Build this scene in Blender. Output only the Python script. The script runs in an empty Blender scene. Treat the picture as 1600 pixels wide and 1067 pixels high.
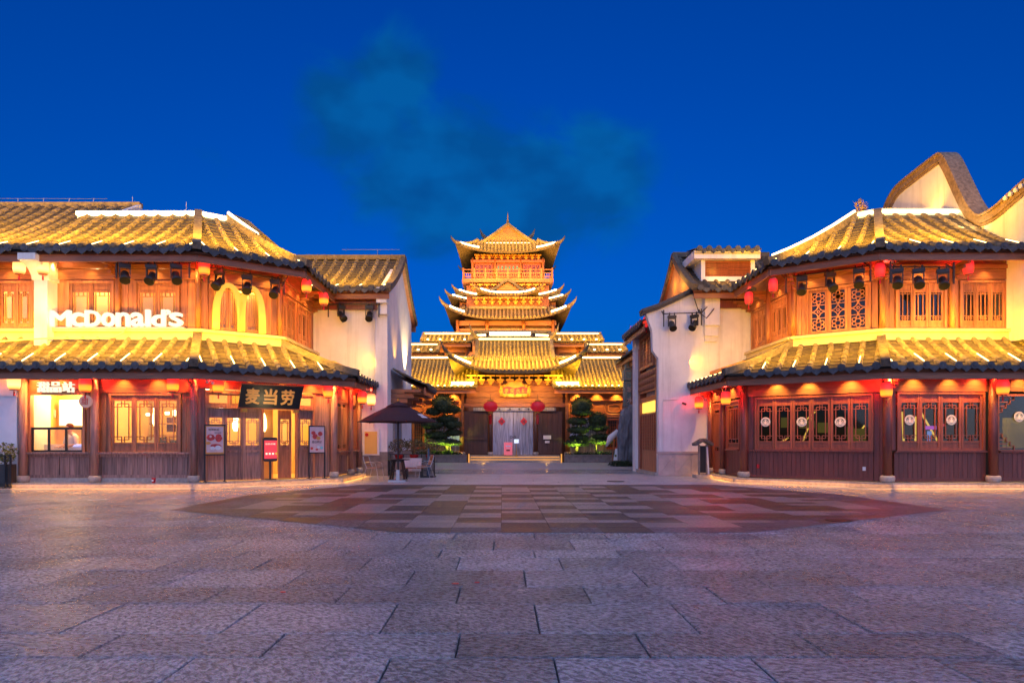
import bpy, bmesh, math, random
from mathutils import Vector, Matrix, noise

SC = bpy.context.scene
COL = SC.collection
rnd = random.Random(11)
R = math.radians

# ------------------------------------------------------------------ camera
cam_data = bpy.data.cameras.new('camera')
cam = bpy.data.objects.new('camera', cam_data)
COL.objects.link(cam)
cam.location = (0, 0, 1.4)
cam.rotation_euler = (R(90), 0, 0)
cam_data.sensor_width = 36
cam_data.lens = 22.5
cam_data.shift_x = 15 / 1600
cam_data.shift_y = (688 - 533.5) / 1600
cam_data.clip_start = 0.1
cam_data.clip_end = 4000
SC.camera = cam

# ------------------------------------------------------------------ world: deep blue dusk sky, sun already down behind the camera
world = bpy.data.worlds.new('World')
SC.world = world
world.use_nodes = True
wn = world.node_tree.nodes
wl = world.node_tree.links
wn.clear()
w_out = wn.new('ShaderNodeOutputWorld')
w_bg = wn.new('ShaderNodeBackground')
w_bg.inputs['Strength'].default_value = 0.15
w_sky = wn.new('ShaderNodeTexSky')
w_sky.sky_type = 'NISHITA'
w_sky.sun_disc = False
w_sky.sun_elevation = R(2.0)
w_sky.sun_rotation = R(180)
w_sky.ozone_density = 6.0
w_sky.air_density = 1.0
w_sky.dust_density = 0.4
w_co = wn.new('ShaderNodeTexCoord')
w_sat = wn.new('ShaderNodeHueSaturation')
w_sat.inputs['Saturation'].default_value = 1.12
w_sat.inputs['Value'].default_value = 2.0
w_tint = wn.new('ShaderNodeMix'); w_tint.data_type = 'RGBA'; w_tint.blend_type = 'MULTIPLY'
w_tint.inputs[0].default_value = 1.0
w_tint.inputs[7].default_value = (0.9, 0.82, 1.25, 1)
wl.new(w_sky.outputs[0], w_tint.inputs[6])
wl.new(w_tint.outputs[2], w_sat.inputs['Color'])
# thin dusk clouds: noise in world direction, gathered where the photograph has its bank
w_map = wn.new('ShaderNodeMapping')
w_map.inputs['Scale'].default_value = (3.2, 3.2, 5.2)
wl.new(w_co.outputs['Generated'], w_map.inputs[0])
w_noi = wn.new('ShaderNodeTexNoise')
w_noi.inputs['Scale'].default_value = 2.2
w_noi.inputs['Detail'].default_value = 5.5
w_noi.inputs['Roughness'].default_value = 0.56
w_noi.inputs['Distortion'].default_value = 0.6
wl.new(w_map.outputs[0], w_noi.inputs['Vector'])
def w_blob(direction, tight):
    nv = wn.new('ShaderNodeVectorMath'); nv.operation = 'DISTANCE'
    v = Vector(direction).normalized()
    nv.inputs[1].default_value = v
    wl.new(w_co.outputs['Generated'], nv.inputs[0])
    mr = wn.new('ShaderNodeMapRange'); mr.interpolation_type = 'SMOOTHSTEP'
    mr.inputs['From Min'].default_value = tight; mr.inputs['From Max'].default_value = 0
    wl.new(nv.outputs['Value'], mr.inputs['Value'])
    return mr.outputs[0]
blobs = [w_blob(((px - 785) / 1000, 1, (688 - py) / 1000), t) for px, py, t in
         ((600, 125, .13), (560, 170, .16), (540, 150, .12), (640, 260, .19), (740, 290, .21), (920, 290, .17), (830, 285, .17), (820, 350, .17), (590, 190, .15), (680, 340, .14))]
acc = blobs[0]
for b in blobs[1:]:
    m = wn.new('ShaderNodeMath'); m.operation = 'MAXIMUM'
    wl.new(acc, m.inputs[0]); wl.new(b, m.inputs[1]); acc = m.outputs[0]
w_add = wn.new('ShaderNodeMath'); w_add.operation = 'MULTIPLY_ADD'
wl.new(w_noi.outputs['Fac'], w_add.inputs[0]); w_add.inputs[1].default_value = 1.7
wl.new(acc, w_add.inputs[2])
w_cov = wn.new('ShaderNodeMapRange'); w_cov.interpolation_type = 'SMOOTHSTEP'
w_cov.inputs['From Min'].default_value = 1.12; w_cov.inputs['From Max'].default_value = 1.78
w_cov.inputs['To Max'].default_value = 0.68
wl.new(w_add.outputs[0], w_cov.inputs['Value'])
w_mix = wn.new('ShaderNodeMix'); w_mix.data_type = 'RGBA'
wl.new(w_cov.outputs[0], w_mix.inputs[0])
wl.new(w_sat.outputs[0], w_mix.inputs[6])
w_n2 = wn.new('ShaderNodeTexNoise'); w_n2.inputs['Scale'].default_value = 2.6; w_n2.inputs['Detail'].default_value = 3
wl.new(w_map.outputs[0], w_n2.inputs['Vector'])
w_cr = wn.new('ShaderNodeValToRGB')
w_cr.color_ramp.elements[0].position = 0.42; w_cr.color_ramp.elements[0].color = (0.01, 0.52, 1.5, 1)
w_cr.color_ramp.elements[1].position = 0.60; w_cr.color_ramp.elements[1].color = (0.01, 0.82, 2.35, 1)
wl.new(w_n2.outputs['Fac'], w_cr.inputs[0])
wl.new(w_cr.outputs[0], w_mix.inputs[7])
wl.new(w_mix.outputs[2], w_bg.inputs[0])
wl.new(w_bg.outputs[0], w_out.inputs[0])
# one very soft, weak sun lamp: the afterglow of the western sky behind the camera
sun_d = bpy.data.lights.new('sun', 'SUN')
sun_d.energy = 2.0
sun_d.angle = R(120)
sun_d.color = (0.58, 0.66, 1.0)
sun = bpy.data.objects.new('sun', sun_d)
COL.objects.link(sun)
sun.rotation_euler = (R(47), 0, R(6))
SC.view_settings.view_transform = 'Standard'
SC.view_settings.look = 'None'
SC.view_settings.exposure = 0
SC.view_settings.gamma = 1
SC.view_settings.use_curve_mapping = False

# ------------------------------------------------------------------ helpers
def PX(px, d): return (px - 785) * d / 1000
def PZ(py, d): return 1.4 + (688 - py) * d / 1000

class MB:
    """collects faces; build() links them as ONE mesh object"""
    def __init__(s): s.v = []; s.f = []; s.mi = []; s.cur = 0; s.sm = []; s.smooth = False
    def add(s, vs, fs):
        b = len(s.v); s.v += [tuple(v) for v in vs]
        for f in fs:
            s.f.append(tuple(b + i for i in f)); s.mi.append(s.cur); s.sm.append(s.smooth)
    def hexa(s, p):
        s.add(p, [(0, 3, 2, 1), (4, 5, 6, 7), (0, 1, 5, 4), (1, 2, 6, 5), (2, 3, 7, 6), (3, 0, 4, 7)])
    def box(s, x0, x1, y0, y1, z0, z1):
        s.hexa([(x0, y0, z0), (x1, y0, z0), (x1, y1, z0), (x0, y1, z0), (x0, y0, z1), (x1, y0, z1), (x1, y1, z1), (x0, y1, z1)])
    def fbox(s, W, u0, u1, v0, v1, z0, z1):
        P = W.P
        s.hexa([P(u0, v1, z0), P(u1, v1, z0), P(u1, v0, z0), P(u0, v0, z0), P(u0, v1, z1), P(u1, v1, z1), P(u1, v0, z1), P(u0, v0, z1)])
    def bar(s, a, b, w, h, up=(0, 0, 1)):
        a = Vector(a); b = Vector(b); d = (b - a).normalized(); up = Vector(up)
        sd = d.cross(up)
        if sd.length < 1e-4: sd = d.cross(Vector((0, 1, 0)))
        sd.normalize(); u = sd.cross(d).normalized()
        q = []
        for p in (a, b):
            for sx, sz in ((-1, -1), (1, -1), (1, 1), (-1, 1)):
                q.append(p + sd * (sx * w / 2) + u * (sz * h / 2))
        s.hexa(q)
    def tube(s, pts, r, n=8, cap=True):
        pts = [Vector(p) for p in pts]; m = len(pts)
        rs = r if isinstance(r, (list, tuple)) else [r] * m
        vs = []
        for i, p in enumerate(pts):
            d = (pts[min(i + 1, m - 1)] - pts[max(i - 1, 0)]).normalized()
            a = d.cross(Vector((0, 0, 1)))
            if a.length < 1e-3: a = d.cross(Vector((0, 1, 0)))
            a.normalize(); b = a.cross(d)
            for k in range(n):
                t = 2 * math.pi * k / n
                vs.append(p + (a * math.cos(t) + b * math.sin(t)) * rs[i])
        fs = []
        for i in range(m - 1):
            for k in range(n):
                fs.append((i * n + k, i * n + (k + 1) % n, (i + 1) * n + (k + 1) % n, (i + 1) * n + k))
        if cap:
            fs.append(tuple(range(n))[::-1]); fs.append(tuple((m - 1) * n + k for k in range(n)))
        s.add(vs, fs)
    def lathe(s, prof, c=(0, 0, 0), n=12):
        vs = []; m = len(prof)
        for r, z in prof:
            for k in range(n):
                t = 2 * math.pi * k / n
                vs.append((c[0] + r * math.cos(t), c[1] + r * math.sin(t), c[2] + z))
        fs = []
        for i in range(m - 1):
            for k in range(n):
                fs.append((i * n + k, i * n + (k + 1) % n, (i + 1) * n + (k + 1) % n, (i + 1) * n + k))
        fs.append(tuple(range(n))[::-1]); fs.append(tuple((m - 1) * n + k for k in range(n)))
        s.add(vs, fs)
    def prism(s, poly, fn, d0, d1):
        """poly: 2-D outline; fn(a, b, depth) -> point"""
        n = len(poly)
        s.add([fn(a, b, d0) for a, b in poly] + [fn(a, b, d1) for a, b in poly],
              [tuple(range(n)), tuple(range(n, 2 * n))[::-1]] + [(i, i + n, (i + 1) % n + n, (i + 1) % n) for i in range(n)])
    def sphere(s, c, rx, ry, rz, nu=10, nv=7):
        vs = []; fs = []
        for j in range(nv + 1):
            ph = math.pi * j / nv
            for i in range(nu):
                t = 2 * math.pi * i / nu
                vs.append((c[0] + rx * math.sin(ph) * math.cos(t), c[1] + ry * math.sin(ph) * math.sin(t), c[2] - rz * math.cos(ph)))
        for j in range(nv):
            for i in range(nu):
                fs.append((j * nu + i, j * nu + (i + 1) % nu, (j + 1) * nu + (i + 1) % nu, (j + 1) * nu + i))
        s.add(vs, fs)
    def mesh(s, name, mats):
        me = bpy.data.meshes.new(name)
        me.from_pydata(s.v, [], s.f)
        for m in (mats if isinstance(mats, (list, tuple)) else [mats]): me.materials.append(m)
        me.polygons.foreach_set('material_index', s.mi)
        me.polygons.foreach_set('use_smooth', s.sm)
        bm = bmesh.new(); bm.from_mesh(me)
        bmesh.ops.remove_doubles(bm, verts=bm.verts, dist=1e-5)
        bmesh.ops.recalc_face_normals(bm, faces=bm.faces)
        bm.to_mesh(me); bm.free()
        return me
    def build(s, name, mats, parent=None, **kw):
        """world-coordinate mesh; under a parent it is shifted into the parent's space"""
        if not s.v: return None
        if parent is not None:
            o0 = wloc(parent)
            s.v = [(a - o0.x, b - o0.y, c - o0.z) for a, b, c in s.v]
        elif 'base' in kw:
            b0 = Vector(kw.pop('base'))
            s.v = [(a - b0.x, b - b0.y, c - b0.z) for a, b, c in s.v]
            o = inst(name, s.mesh(name, mats), None, b0); props(o, kw); return o
        o = inst(name, s.mesh(name, mats), parent)
        props(o, kw)
        return o

def props(o, kw):
    for k, v in kw.items():
        if v is not None: o[k] = v

def wloc(o):
    """world position of an unrotated chain of parents"""
    p = Vector(o.location)
    while o.parent: o = o.parent; p += Vector(o.location)
    return p

def inst(name, me, parent=None, loc=(0, 0, 0), rz=0.0):
    o = bpy.data.objects.new(name, me); COL.objects.link(o)
    o.location = loc; o.rotation_euler = (0, 0, rz)
    if parent is not None: o.parent = parent
    return o

def winst(name, me, parent, wpos, rz=0.0, rx=0.0):
    """instance placed at a world position under an unrotated parent chain"""
    o = inst(name, me, parent, Vector(wpos) - wloc(parent), rz)
    if rx: o.rotation_euler = (rx, 0, rz)
    return o

def thing(name, label, cat, loc=(0, 0, 0), group=None, rz=0.0):
    o = bpy.data.objects.new(name, None); COL.objects.link(o)
    o.empty_display_size = 0.2
    o.location = loc; o.rotation_euler = (0, 0, rz)
    o['label'] = label; o['category'] = cat
    if group: o['group'] = group
    return o

def copy_tree(root, loc, rz, label):
    def rec(o, parent):
        c = o.copy(); COL.objects.link(c); c.parent = parent
        for ch in o.children: rec(ch, c)
        return c
    c = rec(root, None)
    c.location = loc; c.rotation_euler = (0, 0, rz); c['label'] = label
    return c

class Wall:
    """vertical frame along p0 -> p1 (as seen left to right); v points out of the wall"""
    def __init__(s, p0, p1):
        s.p0 = Vector(p0); s.p1 = Vector(p1); d = s.p1 - s.p0
        s.L = d.length; s.u = d / s.L; s.n = Vector((s.u.y, -s.u.x)); s.ang = math.atan2(s.u.y, s.u.x)
    def P(s, u, v, z):
        q = s.p0 + s.u * u + s.n * v
        return (q.x, q.y, z)
    def upx(s, px):
        k = (px - 785) / 1000
        return (s.p0.y * k - s.p0.x) / (s.u.x - s.u.y * k)
    def zpy(s, u, py):
        return 1.4 + (688 - py) * (s.p0.y + s.u.y * u) / 1000

# ------------------------------------------------------------------ materials
MATS = {}
def new_mat(name):
    m = bpy.data.materials.new(name); m.use_nodes = True
    return m, m.node_tree.nodes, m.node_tree.links, m.node_tree.nodes['Principled BSDF']

def surf(name, col, rough=0.6, var=0.35, scale=(6, 6, 6), detail=4, bump=0.0, bscale=30, objvar=0.0, metal=0.0, spec=0.5, col2=None, coat=0.0, dirt=0.0):
    """principled with noise-mottled base colour, optional per-object tint and bump"""
    m, n, l, b = new_mat(name)
    tc = n.new('ShaderNodeTexCoord')
    mp = n.new('ShaderNodeMapping'); mp.inputs['Scale'].default_value = scale
    geo = n.new('ShaderNodeNewGeometry')
    l.new(geo.outputs['Position'], mp.inputs[0])
    nz = n.new('ShaderNodeTexNoise'); nz.inputs['Scale'].default_value = 1.0; nz.inputs['Detail'].default_value = detail; nz.inputs['Roughness'].default_value = 0.6
    l.new(mp.outputs[0], nz.inputs['Vector'])
    mr = n.new('ShaderNodeMapRange'); mr.inputs['From Min'].default_value = 0.3; mr.inputs['From Max'].default_value = 0.7
    l.new(nz.outputs['Fac'], mr.inputs['Value'])
    mx = n.new('ShaderNodeMix'); mx.data_type = 'RGBA'
    c2 = col2 or tuple(min(1, c * (1 + var)) for c in col)
    c1 = tuple(c * (1 - var) for c in col)
    mx.inputs[6].default_value = (*c1, 1); mx.inputs[7].default_value = (*c2, 1)
    l.new(mr.outputs[0], mx.inputs[0])
    out = mx.outputs[2]
    if objvar:
        oi = n.new('ShaderNodeObjectInfo')
        om = n.new('ShaderNodeMapRange'); om.inputs['To Min'].default_value = 1 - objvar; om.inputs['To Max'].default_value = 1 + objvar
        l.new(oi.outputs['Random'], om.inputs['Value'])
        hs = n.new('ShaderNodeHueSaturation'); l.new(om.outputs[0], hs.inputs['Value']); l.new(out, hs.inputs['Color'])
        out = hs.outputs[0]
    if dirt:
        n3 = n.new('ShaderNodeTexNoise'); n3.inputs['Scale'].default_value = 0.9; n3.inputs['Detail'].default_value = 6; n3.inputs['Roughness'].default_value = 0.7
        l.new(geo.outputs['Position'], n3.inputs['Vector'])
        r3 = n.new('ShaderNodeMapRange'); r3.inputs['From Min'].default_value = 0.42; r3.inputs['From Max'].default_value = 0.7
        r3.inputs['To Min'].default_value = 1; r3.inputs['To Max'].default_value = 1 - dirt
        l.new(n3.outputs['Fac'], r3.inputs['Value'])
        h3 = n.new('ShaderNodeHueSaturation'); l.new(r3.outputs[0], h3.inputs['Value']); l.new(out, h3.inputs['Color']); out = h3.outputs[0]
    l.new(out, b.inputs['Base Color'])
    b.inputs['Roughness'].default_value = rough
    b.inputs['Metallic'].default_value = metal
    b.inputs['Specular IOR Level'].default_value = spec
    if coat: b.inputs['Coat Weight'].default_value = coat
    if bump:
        bn = n.new('ShaderNodeTexNoise'); bn.inputs['Scale'].default_value = bscale; bn.inputs['Detail'].default_value = 3
        l.new(geo.outputs['Position'], bn.inputs['Vector'])
        bp = n.new('ShaderNodeBump'); bp.inputs['Strength'].default_value = bump; bp.inputs['Distance'].default_value = 0.02
        l.new(bn.outputs['Fac'], bp.inputs['Height']); l.new(bp.outputs[0], b.inputs['Normal'])
    MATS[name] = m
    return m

def streaks(m, amount=.22):
    n = m.node_tree.nodes; l = m.node_tree.links; b = n['Principled BSDF']
    src = b.inputs['Base Color'].links[0].from_socket
    geo = n.new('ShaderNodeNewGeometry'); mp = n.new('ShaderNodeMapping'); mp.inputs['Scale'].default_value = (2.6, 2.6, .16); l.new(geo.outputs['Position'], mp.inputs[0])
    nz = n.new('ShaderNodeTexNoise'); nz.inputs['Scale'].default_value = 1.6; nz.inputs['Detail'].default_value = 7; nz.inputs['Roughness'].default_value = .7; l.new(mp.outputs[0], nz.inputs['Vector'])
    mr = n.new('ShaderNodeMapRange'); mr.inputs['From Min'].default_value = .5; mr.inputs['From Max'].default_value = .78; mr.inputs['To Min'].default_value = 1; mr.inputs['To Max'].default_value = 1 - amount; l.new(nz.outputs['Fac'], mr.inputs['Value'])
    h = n.new('ShaderNodeHueSaturation'); l.new(mr.outputs[0], h.inputs['Value']); l.new(src, h.inputs['Color']); l.new(h.outputs[0], b.inputs['Base Color'])

def emit(name, col, strength, base=(0.10, 0.10, 0.10)):
    m, n, l, b = new_mat(name)
    b.inputs['Base Color'].default_value = (*base, 1)
    b.inputs['Emission Color'].default_value = (*col, 1)
    b.inputs['Emission Strength'].default_value = strength
    b.inputs['Roughness'].default_value = 0.5
    MATS[name] = m
    return m

WARM = (1.0, 0.46, 0.06)
GOLD = (1.0, 0.47, 0.012)
WARM2 = (1.0, 0.70, 0.30)
M_wood = surf('aged red-brown wood', (0.35, 0.135, 0.06), 0.5, 0.4, (14, 14, 1.3), bump=0.25, bscale=40, objvar=0.32)
M_beam = surf('brown beam wood', (0.27, 0.10, 0.045), 0.5, 0.35, (2, 2, 22), bump=0.2, bscale=30, objvar=0.1)
M_oldwood = surf('weathered grey-brown wood', (0.32, 0.17, 0.13), 0.62, 0.5, (22, 22, 1.1), bump=0.35, bscale=45, objvar=0.28)
M_maroon = surf('dark maroon painted wood', (0.18, 0.050, 0.036), 0.42, 0.25, (18, 18, 1.2), bump=0.12, bscale=40, objvar=0.12)
M_redwood = surf('red-brown varnished wood', (0.30, 0.085, 0.04), 0.38, 0.3, (16, 16, 1.4), bump=0.15, objvar=0.15)
M_tile = surf('weathered brown clay roof tile', (0.155, 0.125, 0.085), 0.75, 0.45, (9, 9, 9), bump=0.5, bscale=26, objvar=0.22, dirt=0.35)
M_pan = surf('shade-darkened clay pan tile', (0.07, 0.054, 0.035), 0.8, 0.5, (7, 7, 7), bump=0.6, bscale=24, dirt=0.4)  # pan colour darkened to stand in for shade between the tile rows
M_tiledark = surf('dark eave tile', (0.07, 0.07, 0.075), 0.6, 0.4, (12, 12, 12), bump=0.4, bscale=40, objvar=0.25)
M_plaster = surf('white lime plaster', (0.80, 0.785, 0.785), 0.85, 0.08, (1.1, 1.1, 1.1), bump=0.08, bscale=60, dirt=0.10)
streaks(M_plaster, .3)
M_cream = surf('cream painted ledge', (0.46, 0.38, 0.27), 0.6, 0.12, (3, 3, 3), dirt=0.12)
M_stone = surf('pale dressed stone', (0.42, 0.37, 0.32), 0.7, 0.25, (10, 10, 10), bump=0.3, bscale=50, objvar=0.12, dirt=0.2)
M_dado = surf('grey brown stone dado', (0.24, 0.20, 0.18), 0.6, 0.25, (5, 5, 5), bump=0.1, dirt=0.15)
M_pinkstone = surf('pinkish polished stone', (0.52, 0.42, 0.40), 0.35, 0.12, (2, 2, 2), dirt=0.25, objvar=0.08)
M_black = surf('black painted metal', (0.012, 0.012, 0.014), 0.4, 0.2, (5, 5, 5))
M_lampblk = surf('black stage lamp casing', (0.03, 0.028, 0.026), 0.5, 0.3, (15, 15, 15), objvar=0.3)
M_steel = surf('brushed steel', (0.45, 0.45, 0.46), 0.35, 0.1, (9, 9, 9), metal=0.8)
M_gold = surf('gilded carving', (0.50, 0.26, 0.035), 0.4, 0.2, (20, 20, 20), metal=0.35, bump=0.4, bscale=60)
M_red = surf('red lacquer', (0.55, 0.012, 0.012), 0.35, 0.15, (5, 5, 5))
M_canopy = surf('dark maroon canvas', (0.055, 0.016, 0.018), 0.8, 0.25, (20, 20, 20), bump=0.2, bscale=90)
M_white = surf('white paint', (0.75, 0.74, 0.73), 0.5, 0.05, (3, 3, 3))
M_interior = surf('warm interior wall', (0.74, 0.47, 0.14), 0.8, 0.1, (1, 1, 1))
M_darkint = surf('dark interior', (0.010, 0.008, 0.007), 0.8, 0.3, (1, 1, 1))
M_rock = surf('blue-grey standing stone', (0.13, 0.15, 0.18), 0.65, 0.55, (3, 3, 1.2), bump=0.9, bscale=7, detail=8)
M_led = emit('warm led strip', (1.0, 0.66, 0.22), 9)
M_ledwhite = emit('white-hot led strip', (1.0, 0.76, 0.36), 10)
M_ledsoft = emit('soft amber led line', (1.0, 0.40, 0.04), 1.0)
M_sign = emit('white lit letter', (1.0, 0.90, 0.66), 1.15)
M_arch = emit('yellow lit arch', (1.0, 0.55, 0.06), .55, (.55, .36, .06))
def glass(name, tint, rough=0.03, alpha=0.0):
    m, n, l, b = new_mat(name)
    out = n['Material Output']
    tr = n.new('ShaderNodeBsdfTransparent'); tr.inputs[0].default_value = (*tint, 1)
    gl = n.new('ShaderNodeBsdfGlossy'); gl.inputs['Roughness'].default_value = rough
    mx = n.new('ShaderNodeMixShader')
    fr = n.new('ShaderNodeFresnel'); fr.inputs[0].default_value = 1.5
    ad = n.new('ShaderNodeMath'); ad.operation = 'ADD'; ad.inputs[1].default_value = alpha * 0.3
    l.new(fr.outputs[0], ad.inputs[0]); l.new(ad.outputs[0], mx.inputs[0])
    l.new(tr.outputs[0], mx.inputs[1]); l.new(gl.outputs[0], mx.inputs[2])
    l.new(mx.outputs[0], out.inputs[0])
    return m
M_glass = glass('clear window glass', (0.95, 0.95, 0.92))
M_tint = glass('smoky window glass', (0.7, 0.7, 0.68))

def lantern_mat(name, stops, strength):
    """paper shade glowing from the bulb hung in its lower half (object z from 0 to 1)"""
    m, n, l, b = new_mat(name)
    tc = n.new('ShaderNodeTexCoord'); sp = n.new('ShaderNodeSeparateXYZ'); l.new(tc.outputs['Generated'], sp.inputs[0])
    cr = n.new('ShaderNodeValToRGB'); l.new(sp.outputs[2], cr.inputs[0])
    e = cr.color_ramp.elements
    e[0].position = stops[0][0]; e[0].color = (*stops[0][1], 1)
    e[1].position = stops[-1][0]; e[1].color = (*stops[-1][1], 1)
    for p, c in stops[1:-1]:
        k = e.new(p); k.color = (*c, 1)
    b.inputs['Base Color'].default_value = (0.4, 0.03, 0.02, 1)
    l.new(cr.outputs[0], b.inputs['Emission Color'])
    b.inputs['Emission Strength'].default_value = strength
    return m
M_lanhot = lantern_mat('red paper shade over a bright bulb', [(0.0, (1, .04, .01)), (0.17, (1, .50, .03)), (0.40, (1, .40, .02)), (0.56, (1, .035, .02)), (1.0, (.85, .012, .02))], 1.35)
M_lanwhite = lantern_mat('overlit warm paper shade', [(0.0, (1, .25, .03)), (0.3, (1, .75, .25)), (0.65, (1, .60, .16)), (1.0, (1, .12, .05))], 1.9)
M_lanred = lantern_mat('deep red silk shade', [(0.0, (.75, .01, .02)), (0.45, (1, .06, .03)), (0.7, (.9, .02, .03)), (1.0, (.6, .008, .02))], 1.0)

def light(kind, name, loc, energy, col, size=0.1, size_y=None, target=None, spot=None, blend=0.5):
    d = bpy.data.lights.new(name, kind); d.energy = energy; d.color = col
    if kind == 'AREA':
        d.size = size
        if size_y: d.shape = 'RECTANGLE'; d.size_y = size_y
    elif kind in ('POINT', 'SPOT'):
        d.shadow_soft_size = size
    if kind == 'SPOT': d.spot_size = R(spot); d.spot_blend = blend
    o = bpy.data.objects.new(name, d); COL.objects.link(o); o.location = loc
    if target is not None:
        v = (Vector(target) - Vector(loc)).normalized()
        o.rotation_euler = v.to_track_quat('-Z', 'Y').to_euler()
    return o

def area_along(name, a, b, width, energy_per_m, col, aim):
    """rectangular lamp lying along a-b, facing the direction aim"""
    a = Vector(a); b = Vector(b); L = (b - a).length; x = (b - a) / L
    z = -Vector(aim).normalized(); z = (z - x * z.dot(x)).normalized(); y = z.cross(x)
    o = light('AREA', name, (a + b) / 2, energy_per_m * L, col, L, width)
    o.rotation_euler = Matrix((x, y, z)).transposed().to_euler()
    return o

def text_mesh(name, body, size, depth, mat, fat=0.0, extr_center=True):
    cu = bpy.data.curves.new(name, 'FONT'); cu.body = body; cu.size = size; cu.extrude = depth / 2; cu.offset = fat
    cu.align_x = 'CENTER'; cu.resolution_u = 3
    o = bpy.data.objects.new(name, cu); COL.objects.link(o)
    dg = bpy.context.evaluated_depsgraph_get()
    me = bpy.data.meshes.new_from_object(o.evaluated_get(dg))
    bpy.data.objects.remove(o); bpy.data.curves.remove(cu)
    me.name = name
    me.materials.clear(); me.materials.append(mat)
    return me

def fit_text(name, body, w, h, depth, mat, fat=0.0, bold=0.0):
    """text mesh standing in the x-z plane (front towards -y), fitted to a w x h box with its lower left at the origin"""
    me = text_mesh(name, body, 1.0, 1.0, mat, fat)
    xs = [v.co.x for v in me.vertices]; ys = [v.co.y for v in me.vertices]
    x0, x1, y0, y1 = min(xs), max(xs), min(ys), max(ys)
    for v in me.vertices:
        a = (v.co.x - x0) / (x1 - x0) * w if w else (v.co.x - x0) * h / (y1 - y0)
        b = (v.co.y - y0) / (y1 - y0) * h
        c = -v.co.z * depth
        v.co = (a, c, b)
    me.update()
    if bold:      # thicken the strokes with slightly shifted copies, each a hair deeper than the last
        bm = bmesh.new()
        k = bold * h
        for i in range(9):
            m2 = me.copy(); t = 2 * math.pi * i / 8
            dx, dz = (k * math.cos(t), k * math.sin(t)) if i < 8 else (0, 0)
            m2.transform(Matrix.Translation((dx, -.0012 * i, dz)) @ Matrix.Diagonal((1 - 2 * k / max(w, .01), 1, 1 - 2 * k / h, 1))); bm.from_mesh(m2); bpy.data.meshes.remove(m2)
        bm.to_mesh(me); bm.free(); me.transform(Matrix.Translation((k, 0, k)))
    return me

# ------------------------------------------------------------------ roof, window and facade builders
CACHE = {}
def cached(key, fn):
    if key not in CACHE: CACHE[key] = fn()
    return CACHE[key]

def eave_cap_mesh():
    mb = MB()
    n = 10; r = .115
    pts = [(r * math.cos(2 * math.pi * k / n), r * math.sin(2 * math.pi * k / n)) for k in range(n)]
    mb.prism(pts, lambda a, b, d: (a, d, b + .01), -.05, .0)
    pts = [(.055 * math.cos(2 * math.pi * k / 6), .055 * math.sin(2 * math.pi * k / 6)) for k in range(6)]
    mb.prism(pts, lambda a, b, d: (a, d, b + .01), -.066, -.05)
    return mb.mesh('eave_tile', M_tiledark)

def drip_mesh(w):
    mb = MB()
    a = w / 2
    poly = [(-a, .02), (a, .02), (a, -.05), (a * .55, -.10), (0, -.17), (-a * .55, -.10), (-a, -.05)]
    mb.prism(poly, lambda x, z, d: (x, d, z), -.035, 0)
    return mb.mesh('drip_tile', M_tiledark)

def prof(x, sag): return (1 - sag) * x + sag * x * x

class Patch:
    def __init__(s, E0, E1, T0, T1, ze, zt, sag=.3):
        s.E0, s.E1, s.T0, s.T1 = (Vector(p) for p in (E0, E1, T0, T1))
        s.ze, s.zt, s.sag = ze, zt, sag
        d = s.E1 - s.E0; s.L = d.length; s.s = d / s.L; s.t = Vector((-s.s.y, s.s.x))
        s.H = (s.T0 - s.E0).dot(s.t); s.b0 = (s.T0 - s.E0).dot(s.s); s.b1 = (s.T1 - s.E0).dot(s.s)
    def at(s, a, t, dz=0.0):
        q = s.E0 + s.s * a + s.t * t
        return Vector((q.x, q.y, s.z(t) + dz))
    def z(s, t): return s.ze + (s.zt - s.ze) * prof(t / s.H, s.sag)
    def span(s, a):
        lo, hi = 0.0, s.H
        if a < 0:
            if s.b0 >= 0: return None
            lo = max(lo, a / s.b0 * s.H)
        elif s.b0 > 0 and a < s.b0: hi = min(hi, a / s.b0 * s.H)
        if a > s.L:
            if s.b1 <= s.L: return None
            lo = max(lo, (a - s.L) / (s.b1 - s.L) * s.H)
        elif s.b1 < s.L and a > s.b1: hi = min(hi, (s.L - a) / (s.L - s.b1) * s.H)
        return (lo, hi) if hi - lo > .25 else None
    def grid(s, mb, dz, nS=6, nT=8):
        vs = []; fs = []
        for j in range(nT + 1):
            t = s.H * j / nT
            a0 = s.b0 * j / nT; a1 = s.L + (s.b1 - s.L) * j / nT
            for i in range(nS + 1):
                vs.append(s.at(a0 + (a1 - a0) * i / nS, t, dz))
        for j in range(nT):
            for i in range(nS):
                k = j * (nS + 1) + i
                fs.append((k, k + 1, k + nS + 2, k + nS + 1))
        mb.add(vs, fs)

def row_geo(mb, P, a, lo, hi, r, tl=.30, n=5):
    """one run of overlapping half-round cover tiles"""
    k = max(1, round((hi - lo) / tl)); tl = (hi - lo) / k
    side = P.s
    for i in range(k):
        t0 = lo + i * tl; t1 = min(hi, t0 + tl * 1.06)
        vs = []
        jit = rnd.uniform(-.012, .012)
        for t, rr, up in ((t0, r, .012), (t1, r * .86, 0)):
            c = P.at(a + jit, t, up)
            tn = (P.at(a, min(t + .1, P.H)) - P.at(a, max(t - .1, 0))).normalized()
            nrm = Vector((side.x, side.y, 0)).cross(tn).normalized()
            if nrm.z < 0: nrm = -nrm
            for j in range(n + 1):
                th = math.pi * j / n
                vs.append(c + Vector((side.x, side.y, 0)) * (math.cos(th) * rr) + nrm * (math.sin(th) * rr))
        m = n + 1
        fs = [(j, j + 1, j + 1 + m, j + m) for j in range(n)] + [tuple(range(m))[::-1]]
        mb.smooth = True
        mb.add(vs, fs[:-1]); mb.smooth = False
        mb.add(vs[:m], [tuple(range(m))])

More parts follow.
